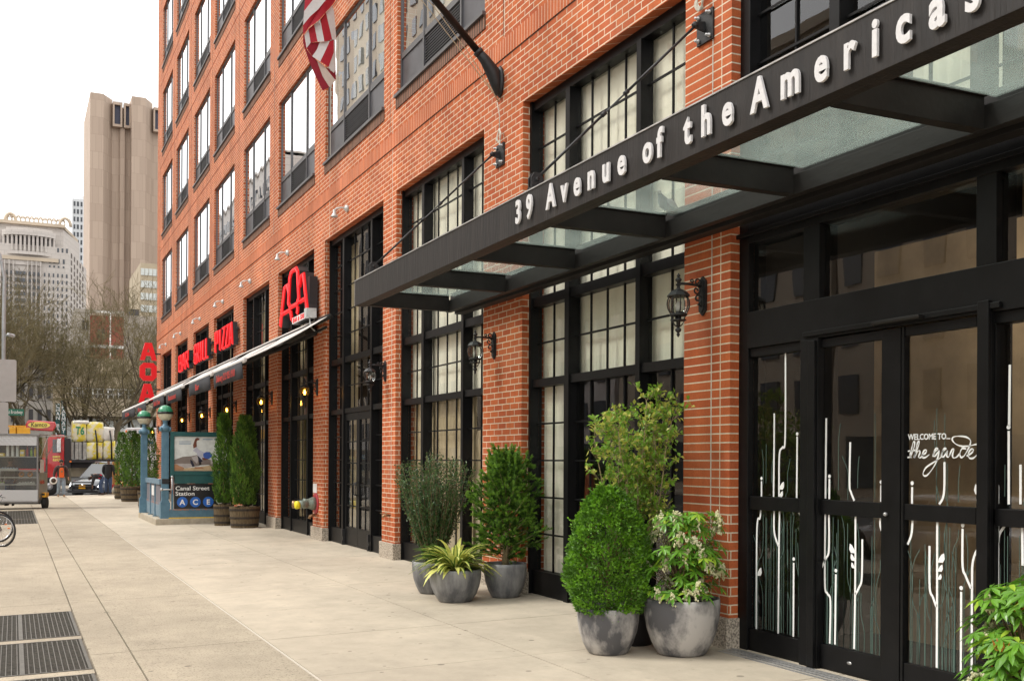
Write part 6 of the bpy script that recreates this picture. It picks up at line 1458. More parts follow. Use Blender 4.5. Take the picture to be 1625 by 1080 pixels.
b = MB(); rrect(b, F(-40, 600)[0], F(26, 600)[0], F(0, 637)[1], F(0, 570)[1], Yp - .12, Yp - .09, .07); b.build('large_sign', 'sign_back', t, world=True)
b = MB(); rrect(b, F(-25, 600)[0], F(13.5, 600)[0], F(0, 700)[1], F(0, 638)[1], Yp - .12, Yp - .09, .05); b.build('lower_sign', 'sign_back', t, world=True)
b = MB(); b.box(F(-22, 500)[0], F(25, 500)[0], F(0, 520)[1], F(0, 486)[1], Yp + .09, Yp + .11); b.build('upper_sign', 'sign_back', t, world=True)
b = MB(); b.tube([(xp, Yp, F(0, 532)[1]), (xp + .28, Yp - .05, F(0, 531)[1])], .03, 6); b.tube([(xp + .16, Yp - .2, F(0, 531)[1]), (xp + .36, Yp + .15, F(0, 531)[1])], .07, 8)
b.build('street_camera', 'pole_grey', t, world=True)
t = thing('street_name_sign', 'green street name sign reading West Broadway, partly behind the blank sign', 'sign', (farpt(25, 653, 57)[0], 57, -.05))
xa, xb_ = farpt(3, 653, 57)[0], farpt(38, 653, 57)[0]; z0, z1 = farpt(20, 659, 57)[1], farpt(20, 648.5, 57)[1]
b = MB(); b.box(xa, xb_, 56.98, 57.02, z0, z1); b.build('blade', 'street_green', t, world=True); text_mesh('sign_lettering', 'West Broadway', .25, .01, 'sign_wht', t, (xa + .06, 56.97, z0 + .09), (1, 0, 0), (0, 0, 1), width=xb_ - xa - .12)
b = MB(); b.tube([(xa - .1, 57, -.2), (xa - .1, 57, z1 + .3)], .06, 8); b.build('pole', 'pole_grey', t, world=True)
t = thing('traffic_signal', 'yellow traffic signal heads on a short yellow bar above the cart roof', 'traffic light', (farpt(30, 680, 57.5)[0], 57.5, -.05))
z0, z1 = farpt(30, 690, 57.5)[1], farpt(30, 678, 57.5)[1]
for a, c in ((15, 25), (27, 48)):
    b = MB(); b.box(farpt(a, 680, 57.5)[0], farpt(c, 680, 57.5)[0], 57.4, 57.7, z0, z1); b.build('signal_head', 'signal_yellow', t, world=True, bevel=.02)
b = MB(); b.box(farpt(13, 680, 57.5)[0], farpt(41, 680, 57.5)[0], 57.5, 57.58, z1 + .02, z1 + .10); b.tube([(farpt(26, 680, 57.5)[0], 57.62, -.2), (farpt(26, 680, 57.5)[0], 57.62, z1 + .1)], .05, 8); b.build('bracket', 'signal_yellow', t, world=True)
t = thing('street_lamp', 'white street lamp with a short arm in front of the red brick house', 'street lamp', (fx(174.5, 152), 152, 0)); xl = fx(174.5, 152)
b = MB(); b.tube([(xl, 152, -.2), (xl, 152, fz_(492, 152)), (xl - .6, 152, fz_(490, 152)), (xl - 1.6, 152, fz_(491, 152))], [.12, .09, .07, .07], 8); b.build('pole', 'sign_white', t, world=True); b = MB(); b.obox((xl - .9, 152, fz_(492, 152)), (1.6, .5, .25)); b.build('lamp_head', 'sign_white', t, world=True, bevel=.05)
# ================================================================ VEHICLES
mat('car_navy', (.018, .024, .035), .18, .3, .1, 3, coat=1); mat('car_glass', (.06, .07, .075), .08, 0, .1, 3, coat=.6); mat('tyre', (.02, .02, .02), .85, 0, .2, 20); mat('rim', (.45, .45, .46), .3, .8); mat('chrome', (.6, .6, .6), .15, 1); mat('plate_yellow', (.85, .42, .02), .5); mat('head_lamp', (.62, .66, .68), .1, .2, .1, 8, coat=1)
mat('truck_red', (.50, .012, .015), .25, 0, .08, 3, coat=.8); mat('truck_black', (.02, .02, .022), .5); mat('oval_yellow', (.85, .72, .16), .4); mat('tail_orange', (.9, .2, .02), .4); mat('van_white', (.62, .63, .64), .35, 0, .06, 3, coat=.5); mat('cargo_grey', (.36, .37, .34), .6, 0, .3, 6)
mat('wrap_yellow', (.72, .62, .06), .35, 0, 0, 3.2, c2=(.70, .68, .52), sharp=(.46, .56), bump=.8, bscale=9, coat=.4); mat('wrap_white', (.68, .68, .62), .3, 0, .15, 4, bump=.8, bscale=9, coat=.4); mat('text_green', (.03, .25, .12), .6); mat('car_grey', (.28, .29, .31), .2, .4, .1, 3, coat=1)
def wheel(t, x, y, r, w_, name='wheel'):
    b = MB(); b.lathe([(r * .62, -w_ / 2), (r * .93, -w_ / 2), (r, -w_ * .35), (r, w_ * .35), (r * .93, w_ / 2), (r * .62, w_ / 2)], 24, (x, y, r), ax='Y'); o = b.build(name, 'tyre', t)
    b = MB(); b.lathe([(.001, -w_ * .38), (r * .15, -w_ * .42), (r * .62, -w_ * .46), (r * .64, -w_ * .3), (r * .64, w_ * .3), (r * .62, w_ * .46), (r * .15, w_ * .42), (.001, w_ * .38)], 12, (x, y, r), ax='Y', smooth=False); b.build('rim', 'rim', o)
def car(name, lab, loc, rz, paint, L=4.5, W_=1.85, H=1.68, group=None, suv=True, plate=True):
    """local +x is forward"""
    t = thing(name, lab, 'car', loc, rz, group); hw = W_ / 2; hl = L / 2; bz = .98 if suv else .82
    st = [(-hl, .50, .78, hw * .86), (-hl + .08, .34, bz - .02, hw * .95), (-hl + .6, .26, bz + .02, hw), (-hl + 1.5, .24, bz + .02, hw), (0, .24, bz, hw), (hl - 1.5, .24, bz - .01, hw), (hl - 1.15, .25, bz - .03, hw * .99), (hl - .55, .26, bz - .10, hw * .97), (hl - .15, .30, bz - .22, hw * .90), (hl, .42, bz - .34, hw * .80)]
    b = MB(); n = 0; vs = []
    for x, z0, z1, w in st:
        zm = (z0 + z1) / 2; ring = [(-w * .80, z0), (-w * .97, z0 + .10), (-w, zm), (-w * .97, z1 - .10), (-w * .86, z1), (-w * .4, z1 + .03), (w * .4, z1 + .03), (w * .86, z1), (w * .97, z1 - .10), (w, zm), (w * .97, z0 + .10), (w * .80, z0)]; n = len(ring)
        vs += [(x, y, z) for y, z in ring]
    fs = [(i * n + j, i * n + (j + 1) % n, (i + 1) * n + (j + 1) % n, (i + 1) * n + j) for i in range(len(st) - 1) for j in range(n)] + [list(range(n)), list(range((len(st) - 1) * n, len(st) * n))[::-1]]
    b.add(vs, [f[::-1] for f in fs], 0, True)
    xr0, xr1 = (-hl + .25, hl - 1.75) if suv else (-hl + .9, hl - 1.9); cb, ct = hw * .93, hw * .74; xb0, xb1 = xr0 - (.15 if suv else .55), xr1 + .75
    cab = [(xb0, -cb, bz), (xb1, -cb, bz), (xb1, cb, bz), (xb0, cb, bz), (xr0, -ct, H - .05), (xr1, -ct, H - .05), (xr1, ct, H - .05), (xr0, ct, H - .05)]
    b.hexa(cab); b.hexa([(xr0, -ct, H - .05), (xr1, -ct, H - .05), (xr1, ct, H - .05), (xr0, ct, H - .05), (xr0 + .2, -ct * .8, H), (xr1 - .3, -ct * .8, H), (xr1 - .3, ct * .8, H), (xr0 + .2, ct * .8, H)])
    bo = b.build('body', paint, t, bevel=.03)
    V = [Vector(q) for q in cab]
    def pane(nm, a, b_, c, d, u0, u1, v0, v1, off):
        f = lambda u, v: (a.lerp(b_, u)).lerp(d.lerp(c, u), v); P = [f(u0, v0), f(u1, v0), f(u1, v1), f(u0, v1)]; nn = (P[1] - P[0]).cross(P[3] - P[0]).normalized() * off
        q = MB(); q.hexa([P[0] - nn, P[1] - nn, P[2] - nn, P[3] - nn, P[0] + nn, P[1] + nn, P[2] + nn, P[3] + nn]); q.build(nm, 'car_glass', t)
    pane('windscreen', V[1], V[2], V[6], V[5], .06, .94, .08, .92, .012); pane('rear_window', V[3], V[0], V[4], V[7], .08, .92, .15, .9, .012)
    for s, (a, b_, c, d) in ((1, (V[0], V[1], V[5], V[4])), (-1, (V[2], V[3], V[7], V[6]))):
        for u0, u1 in ((.05, .30), (.33, .62), (.65, .93)): pane('side_window', a, b_, c, d, u0, u1, .10, .90, .012)
    for sx_ in (-1, 1):
        for y in (-1, 1): wheel(t, sx_ * (hl - .85), y * (hw - .10), .36, .22)
        q = MB(); y = sx_ * hw * .70; q.hexa([(hl - .28, y - .20, bz - .40), (hl + .01 - .05 * 1, y - .14, bz - .42), (hl - .02, y + .14, bz - .42), (hl - .28, y + .20, bz - .40), (hl - .50, y - .20, bz - .16), (hl - .20, y - .16, bz - .20), (hl - .20, y + .16, bz - .20), (hl - .50, y + .20, bz - .16)]); q.build('headlight', 'head_lamp', t, bevel=.02)
        q = MB(); q.obox((hl - 1.62, sx_ * (hw + .08), bz + .10), (.14, .20, .14)); q.build('wing_mirror', paint, t, bevel=.03)
    q = MB(); q.box(hl - .10, hl + .035, -hw * .45, hw * .45, bz - .46, bz - .27); g_ = q.build('grille', 'truck_black', t, bevel=.01); q = MB(); q.lathe([(.001, 0), (.09, 0), (.09, .015), (.001, .02)], 12, (hl + .035, 0, bz - .36), ax='X', sy=1.0); q.build('badge', 'chrome', g_)
    q = MB(); q.box(hl - .2, hl + .06, -hw * .86, hw * .86, .30, .46); q.build('bumper', 'truck_black', t, bevel=.04)
    if plate: q = MB(); q.box(hl + .062, hl + .075, -.17, .17, .50, .66); q.build('number_plate', 'plate_yellow', t); 
    if suv:
        for y in (-1, 1): q = MB(); q.tube([(xr0 + .1, y * ct * .9, H + .04), (xr1 - .2, y * ct * .9, H + .04)], .02, 5); q.build('roof_rail', 'chrome', t)
    return t
c1 = car('parked_suv', 'dark blue SUV with a yellow number plate stopped at the corner behind two men', (-1.30, 61.3, -.33), R(180 + 55), 'car_navy'); c1.scale = (1.13, 1.08, 1.12)
b = MB(); b.tube([(2.32, -.5, .42), (2.36, -.5, .80), (2.36, .5, .80), (2.32, .5, .42)], .03, 6); b.tube([(2.34, -.5, .6), (2.36, .5, .6)], .025, 6); b.build('bull_bar', 'truck_black', c1)
# red flatbed truck with wrapped cargo
Yk = 66.5; tr_ = thing('flatbed_truck', 'red flatbed truck with a yellow oval badge on its roof fairing, loaded with wrapped bales', 'truck', (-2.6, Yk + 1.2, -.33)); TX = lambda px: fx(px, Yk); TZ = lambda py: farpt(100, py, Yk)[1]
b = MB(); xa, xb_ = TX(72), TX(103); b.prism([(xa, TZ(700)), (xa + .30, TZ(690.5)), (xb_, TZ(689.5)), (xb_, TZ(764)), (xa - .15, TZ(764)), (xa - .15, TZ(727))], lambda u, v: (u, Yk, v), lambda u, v: (u, Yk + 2.3, v)); b.prism([(xa - .16, TZ(727)), (xa - 1.3, TZ(733)), (xa - 1.5, TZ(745)), (xa - 1.5, TZ(770)), (xa - .16, TZ(764))], lambda u, v: (u, Yk + .15, v), lambda u, v: (u, Yk + 2.15, v)); b.build('cab', 'truck_red', tr_, world=True, bevel=.05)
b = MB(); b.box(TX(84), TX(97), Yk - .01, Yk + .01, TZ(718), TZ(697)); b.build('side_window', 'car_glass', tr_, world=True, bevel=.005)
b = MB(); b.box(TX(90), TX(97), Yk - .35, Yk - .2, TZ(717), TZ(696)); b.tube([(TX(96), Yk - .25, TZ(696)), (TX(99), Yk, TZ(693))], .02, 5); b.build('wing_mirror', 'chrome', tr_, world=True, bevel=.02)
b = MB(); Pf = [(TX(40), TZ(681)), (TX(42), TZ(671)), (TX(46), TZ(667)), (TX(88), TZ(669)), (TX(90), TZ(675)), (TX(85), TZ(684)), (TX(60), TZ(683))]; b.prism(Pf, lambda u, v: (u, Yk + .2, v), lambda u, v: (u, Yk + 2.1, v)); b.build('roof_fairing', 'truck_red', tr_, world=True, bevel=.06)
b = MB(); b.lathe([(.001, 0), (1, 0), (1, .03), (.001, .03)], 32, (0, 0, 0), ax='Y', smooth=False); ov = b.build('oval_badge', 'oval_yellow', tr_); ov.scale = ((TX(80) - TX(45)) / 2, 1, (TZ(669.5) - TZ(679.5)) / 2); ov.location = Vector(((TX(45) + TX(80)) / 2, Yk + .15, TZ(674.5))) - tr_.location
text_mesh('badge_lettering', 'Kamco', .36, .01, 'truck_black', tr_, (TX(50), Yk + .12, TZ(677.3)), (1, 0, .02), (.0, 0, 1), width=TX(75) - TX(50))
b = MB(); b.box(TX(102.5), TX(113), Yk - .02, Yk + 2.3, TZ(742), TZ(695)); b.build('rear_cab_box', 'truck_black', tr_, world=True, bevel=.03)
b = MB(); b.box(TX(103), TX(240), Yk - .05, Yk + 2.4, TZ(733), TZ(728.5)); b.box(TX(103), TX(240), Yk + .5, Yk + 1.8, TZ(742), TZ(733)); b.build('flatbed', 'truck_black', tr_, world=True)
b = MB(); b.box(TX(111), TX(114), Yk - .08, Yk - .05, TZ(733), TZ(730.5)); b.build('marker_light', 'tail_orange', tr_, world=True)
text_mesh('door_lettering', 'KAMCO', .16, .01, 'oval_yellow', tr_, (TX(84.5), Yk - .01, TZ(726)), (1, 0, 0), (0, 0, 1), width=TX(96) - TX(84.5), bold=.01); text_mesh('door_lettering', 'SUPPLY', .16, .01, 'oval_yellow', tr_, (TX(84.5), Yk - .01, TZ(731)), (1, 0, 0), (0, 0, 1), width=TX(97) - TX(84.5), bold=.01)
for px in (79, 150, 215):
    for dy in (.1, 2.1):
        q = MB(); q.lathe([(.28, -.14), (.5, -.14), (.52, -.08), (.52, .08), (.5, .14), (.28, .14)], 20, (TX(px), Yk + dy, .19), ax='Y'); o = q.build('wheel', 'tyre', tr_, world=True); q = MB(); q.lathe([(.001, -.15), (.1, -.16), (.30, -.12), (.30, .12), (.001, .15)], 14, (TX(px), Yk + dy, .19), ax='Y', smooth=False); q.build('rim', 'rim', o, world=True)
def bale(x0, x1, z0, z1, m_, lab, seed, y0=Yk + .1, y1=Yk + 2.2, lump=.07, name='wrapped_bale', cat='bale', grp='wrapped bales on the truck'):
    r_ = random.Random(seed); n = 7; vs = []; idx = {}
    b = MB(); cx, cy, cz = (x0 + x1) / 2, (y0 + y1) / 2, (z0 + z1) / 2
    def P(u, v, w):      # superellipsoid-ish box with lumps
        p = Vector((u, v, w)); k = max(abs(u), abs(v), abs(w)); q = p.normalized() * (k * 1.0); s = p * .82 + q * .24
        return (cx + s.x * (x1 - x0) / 2 * (1 + r_.gauss(0, lump * .3)), cy + s.y * (y1 - y0) / 2, cz + s.z * (z1 - z0) / 2 * (1 + r_.gauss(0, lump * .3)))
    for ax in range(3):
        for sg_ in (-1, 1):
            g_ = []
            for i in range(n):
                for j in range(n):
                    a, c = -1 + 2 * i / (n - 1), -1 + 2 * j / (n - 1); q = [0, 0, 0]; q[ax] = sg_; q[(ax + 1) % 3] = a; q[(ax + 2) % 3] = c; key = tuple(round(e, 3) for e in q)
                    if key not in idx: idx[key] = len(vs); vs.append(P(*q))
                    g_.append(idx[key])
            for i in range(n - 1):
                for j in range(n - 1):
                    f = (g_[i * n + j], g_[(i + 1) * n + j], g_[(i + 1) * n + j + 1], g_[i * n + j + 1]); b.f.append(f if sg_ > 0 else f[::-1]); b.m.append(0); b.sm.append(True)
    b.v = vs; o = b.build(name, m_, None, world=True); tag(o, lab, cat, grp); return o
bale(TX(116), TX(138), TZ(700), TZ(667), 'wrap_yellow', 'topmost yellow wrapped bale marked T6', 1); bale(TX(138.5), TX(165), TZ(700), TZ(668), 'wrap_yellow', 'yellow wrapped bale immediately right of the one marked T6', 2)
bale(TX(138), TX(164), TZ(728.5), TZ(700.5), 'wrap_yellow', 'large yellow wrapped bale at bed level under the two top ones', 3); bale(TX(165), TX(184), TZ(728.5), TZ(698), 'wrap_yellow', 'yellow wrapped bale at bed level touching the leftmost arborvitae', 4); bale(TX(164), TX(182), TZ(698), TZ(676), 'wrap_white', 'white plastic heap on top of the rear yellow bale', 5, lump=.2)
bale(TX(117), TX(142), TZ(672), TZ(666), 'wrap_white', 'white plastic cap over the bale marked T6', 6, lump=.2)
text_mesh('bale_lettering', 'T6', .62, .02, 'text_green', tr_, (TX(120), Yk + .04, TZ(688)), (1, 0, -.06), (.06, 0, 1), width=TX(134) - TX(120), bold=.02)
for k in range(2):
    t = thing('pallet_stack', 'strapped stack of grey cartons %s' % ('directly behind the red cab' if k == 0 else 'against the big yellow bale'), 'cartons', (TX(113.5 + k * 12.5), Yk + 1, TZ(728))); b = MB()
    for j in range(6):
        for i in range(3): b.box(TX(113.5 + k * 12.5) + i * .135, TX(113.5 + k * 12.5) + i * .135 + .13, Yk + .1 + .01 * ((i + j) % 2), Yk + 2, TZ(728) + j * .165, TZ(728) + j * .165 + .158)
    b.build('cartons', 'cargo_grey', t, world=True); b = MB(); b.box(TX(118 + k * 12.5), TX(119.5 + k * 12.5), Yk + .07, Yk + 2.02, TZ(728), TZ(728) + 1.02); b.build('strap', 'truck_black', t, world=True)
b = MB()
for px in (153, 176):
    b.tube([(TX(px + 2), Yk + .02, TZ(728)), (TX(px + 1.5), Yk + .02, TZ(700)), (TX(px - 1), Yk + .05, TZ(682)), (TX(px - 5), Yk + .3, TZ(672 if px < 160 else 682))], .045, 5)
b.build('load_strap', 'truck_black', tr_, world=True)
t = thing('white_van', 'white delivery van roof with coloured stripes behind the arborvitae row', 'van', (fx(215, 71), 71, -.33)); VX = lambda px: fx(px, 71); VZ = lambda py: farpt(200, py, 71)[1]
b = MB(); b.prism([(VX(186), VZ(735)), (VX(186), VZ(706)), (VX(192), VZ(690)), (VX(199), VZ(679)), (VX(262), VZ(678)), (VX(262), VZ(745)), (VX(186), VZ(745))], lambda u, v: (u, 70, v), lambda u, v: (u, 72.2, v)); b.build('body', 'van_white', t, world=True, bevel=.06)
b = MB(); b.prism([(VX(203), VZ(700)), (VX(225), VZ(689)), (VX(225), VZ(691)), (VX(205), VZ(703))], lambda u, v: (u, 69.99, v), lambda u, v: (u, 70.0, v)); b.build('red_stripe', 'truck_red', t, world=True)
b = MB(); b.prism([(VX(205), VZ(693)), (VX(240), VZ(700)), (VX(240), VZ(704)), (VX(205), VZ(697))], lambda u, v: (u, 69.985, v), lambda u, v: (u, 69.995, v)); b.build('blue_stripe', 'sign_blue', t, world=True)
b = MB(); b.box(VX(197), VX(199.5), 69.95, 70, VZ(686), VZ(683)); b.build('marker_light', 'tail_orange', t, world=True)
for px in (195, 250): q = MB(); q.lathe([(.2, -.12), (.38, -.12), (.38, .12), (.2, .12)], 16, (VX(px), 70.1, .05), ax='Y'); q.build('wheel', 'tyre', t, world=True)
# cars parked on the avenue, seen only as reflections in the shop glass
car('parked_car', 'grey saloon parked at the kerb, mirrored in the shop windows', (-10.4, 9.5, -.33), R(90), 'car_grey', 4.6, 1.8, 1.45, 'cars parked along the avenue', False, False); car('parked_car', 'white saloon parked behind the grey one, mirrored in the shop windows', (-10.4, 15.6, -.33), R(90), 'van_white', 4.6, 1.8, 1.45, 'cars parked along the avenue', False, False); car('parked_suv', 'dark SUV parked at the kerb opposite the double doors', (-10.4, 2.6, -.33), R(90), 'car_navy', 4.6, 1.85, 1.7, 'cars parked along the avenue', True, False)
# ================================================================ FOOD CART
mat('stainless', (.50, .49, .47), .28, .7, .12, 3, stretch=(1, 1, .2)); mat('stainless_dark', (.28, .27, .26), .35, .7, .2, 3)
def quilt():
    m, t, b = nmat('quilted_steel'); b.inputs['Metallic'].default_value = .55; b.inputs['Roughness'].default_value = .3; b.inputs['Base Color'].default_value = (.66, .66, .66, 1)
    tc = N(t, 'ShaderNodeTexCoord'); mp = N(t, 'ShaderNodeMapping'); mp.inputs['Rotation'].default_value = (0, R(45), 0); mp.inputs['Scale'].default_value = (9, 9, 9); ch = N(t, 'ShaderNodeTexVoronoi'); ch.distance = 'CHEBYCHEV'; ch.inputs['Randomness'].default_value = 0; ch.inputs['Scale'].default_value = 1
    t.links.new(tc.outputs['Object'], mp.inputs[0]); t.links.new(mp.outputs[0], ch.inputs['Vector']); bp = N(t, 'ShaderNodeBump'); bp.inputs['Strength'].default_value = .35; bp.inputs['Distance'].default_value = .02; bp.invert = True; t.links.new(ch.outputs['Distance'], bp.inputs['Height']); t.links.new(bp.outputs[0], b.inputs['Normal'])
quilt()
ct_ = thing('food_cart', 'stainless steel food cart with glazed shelves and quilted metal panels standing on the pavement', 'food cart', (-5.18, 42.8, -.12), R(-16))
cw, cdp = 2.1, 1.25; zo = .12
b = MB()
for x in (-cw, -.06):
    for y in (0, cdp - .06): b.box(x, x + .06, y, y + .06, .3, 2.70)
b.box(-cw - .03, .05, -.05, cdp + .03, 2.70, 2.78); b.box(-cw, 0, 0, cdp, .25, .31); b.box(-cw + .07, -.07, cdp - .04, cdp, .31, 1.4)
b.build('frame', 'stainless_dark', ct_, bevel=.004)
b = MB(); b.box(-cw + .061, -.061, -.01, .02, 2.35, 2.70); b.build('upper_panel', 'quilted_steel', ct_); b = MB(); b.box(-cw + .02, -.01, -.02, -.001, .32, .73); b.build('lower_panel', 'quilted_steel', ct_)
b = MB(); b.box(-.001, .012, .06, cdp - .06, .35, 1.35); b.build('side_panel', 'stainless', ct_)
b = MB(); b.box(.0125, .02, .2, .7, 1.35, 1.85); b.build('side_notice', 'sign_white', ct_)
b = MB(); b.box(.013, .018, .25, .75, .95, 1.08); b.build('side_sticker', 'truck_red', ct_)
for z in (1.92, 1.42, 1.16, .90): b = MB(); b.box(-cw + .062, -.062, .03, .62, z, z + .035); b.build('shelf', 'stainless', ct_)
b = MB(); b.box(-cw + .062, -.062, .004, .010, .75, 2.34); b.build('front_glass', 'glass_lamp', ct_); b = MB(); b.box(.002, .008, .07, cdp - .07, 1.9, 2.66); b.build('side_glass', 'glass_lamp', ct_)
b = MB(); b.box(-1.9, -.12, .9, .95, 1.5, 2.68); b.build('back_curtain', 'truck_black', ct_)
b = MB(); b.box(-cw, -.0, .30, .36, .20, .26); b.box(-cw, 0, .9, .96, .20, .26); b.box(-.2, .12, .40, .85, .52, .60); b.tube([(-cw - .2, .7, .24), (.02, .7, .24)], .035, 6); b.build('chassis', 'truck_black', ct_)
for x in (-1.75, .03): q = MB(); q.lathe([(.10, -.08), (.22, -.08), (.235, -.04), (.235, .04), (.22, .08), (.10, .08)], 18, (x + .05, .62, .235), ax='X'); o = q.build('wheel', 'tyre', ct_); q = MB(); q.lathe([(.001, -.06), (.11, -.06), (.11, .06), (.001, .06)], 12, (x + .05, .62, .235), ax='X'); q.build('rim', 'rim', o)
b = MB(); b.box(.02, .16, .42, .82, .45, .62); b.build('mudguard', 'plate_yellow', ct_, bevel=.01)
b = MB(); b.tube([(.0, .05, 1.75), (.34, .0, 2.70)], .012, 5); b.tube([(.0, 1.1, 1.95), (.42, 1.1, 2.68)], .012, 5); b.box(.05, .95, .0, 1.15, 2.70, 2.72); b.build('awning_flap', 'stainless', ct_)
def onshelf(name, lab, cat, x, z, fn, y=.22, grp=None):
    p = Matrix.Rotation(R(-16), 4, 'Z') @ Vector((x, y, z)); t = thing(name, lab, cat, Vector((-5.18, 42.8, -.12)) + p, R(-16), grp); fn(t); return t
mat('cup_white', (.75, .76, .76), .5); mat('pack_red', (.45, .04, .04), .5, 0, .4, 20); mat('pack_yellow', (.80, .55, .04), .5, 0, .3, 20); mat('pack_blue', (.25, .4, .6), .5, 0, .4, 30); mat('pack_green', (.35, .55, .05), .5, 0, .3, 20); mat('pastry', (.38, .17, .05), .7, 0, .4, 20)
def cups(h):
    def f(t):
        b = MB(); pr = []
        for k in range(int(h / .025)): pr += [(.050, k * .025), (.056, k * .025 + .018), (.050, k * .025 + .02)]
        b.lathe(pr, 12); b.build('cups', 'cup_white', t)
    return f
def pack(w_, h, m_):
    def f(t): b = MB(); b.box(-w_ / 2, w_ / 2, -.08, .08, 0, h); b.build('carton', m_, t, bevel=.008); b = MB(); b.box(-w_ * .38, w_ * .38, -.083, -.0805, h * .35, h * .7); b.build('print', 'sign_white', t)
    return f
def bottle_(m_, h=.26):
    def f(t): b = MB(); b.lathe([(.04, 0), (.042, h * .65), (.02, h * .8), (.018, h)], 10); b.build('bottle', m_, t); b = MB(); b.lathe([(.02, h), (.02, h + .03), (.001, h + .03)], 8); b.build('cap', 'sign_white', t)
    return f
G_ = 'goods on the top shelf of the cart'
for x, h, l in ((-1.12, .40, 'stack of white cups, leftmost and widest of three'), (-.95, .44, 'middle stack of white cups'), (-.78, .48, 'tallest stack of white cups, rightmost of three')): onshelf('cup_stack', l, 'cups', x, 1.957, cups(h), grp=G_)
onshelf('carton', 'blue and white carton at the left end of the top cart shelf', 'carton', -1.85, 1.957, pack(.22, .18, 'pack_blue'), grp=G_); onshelf('tin', 'red and yellow tin beside the blue carton', 'tin', -1.62, 1.957, pack(.17, .30, 'pack_red'), grp=G_); onshelf('carton', 'long yellow tea carton between the red tin and the cups', 'carton', -1.37, 1.957, pack(.30, .11, 'pack_yellow'), grp=G_)
onshelf('carton', 'small yellow carton right of the tall cups', 'carton', -.60, 1.957, pack(.15, .24, 'pack_yellow'), grp=G_); onshelf('bottle', 'tall red bottle near the right end of the cart shelf', 'bottle', -.44, 1.957, bottle_('pack_red', .36), grp=G_); onshelf('bottle', 'yellow green bottle in the right corner of the cart shelf', 'bottle', -.30, 1.957, bottle_('pack_green', .30), grp=G_); onshelf('bottle', 'pale yellow bottle by the corner post of the cart', 'bottle', -.17, 1.957, bottle_('pack_yellow', .34), grp=G_)
def donut(t):
    b = MB(); n = 14; b.tube([(.07 * math.cos(2 * PI * k / n), .07 * math.sin(2 * PI * k / n) * .4, .10 + .07 * math.sin(2 * PI * k / n)) for k in range(n + 1)], .035, 7, cap=False); b.build('ring', 'pastry', t)
for x, l in ((-.62, 'round pastry left of the other on the cart shelf'), (-.32, 'round pastry nearest the cart corner post')): onshelf('pastry', l, 'pastry', x, 1.195, donut, y=.15)
def tray(m_):
    def f(t): b = MB(); b.box(-.3, .3, -.12, .12, 0, .015); b.box(-.3, .3, -.12, -.11, .015, .06); b.build('tray', 'stainless', t); b = MB(); r_ = random.Random(1); [b.sphere((-.25 + .1 * k, r_.gauss(0, .02), .05), .045, 6) for k in range(6)]; b.build('rolls', m_, t)
    return f
onshelf('tray', 'tray of wrapped rolls at the left of the lower cart shelf', 'tray', -1.5, .936, tray('pack_green')); onshelf('tray', 'tray of pale rolls at the right of the lower cart shelf', 'tray', -.45, .936, tray('cup_white')); onshelf('tray', 'tray of red labelled packets on the second cart shelf', 'tray', -1.05, 1.456, tray('pack_blue'))
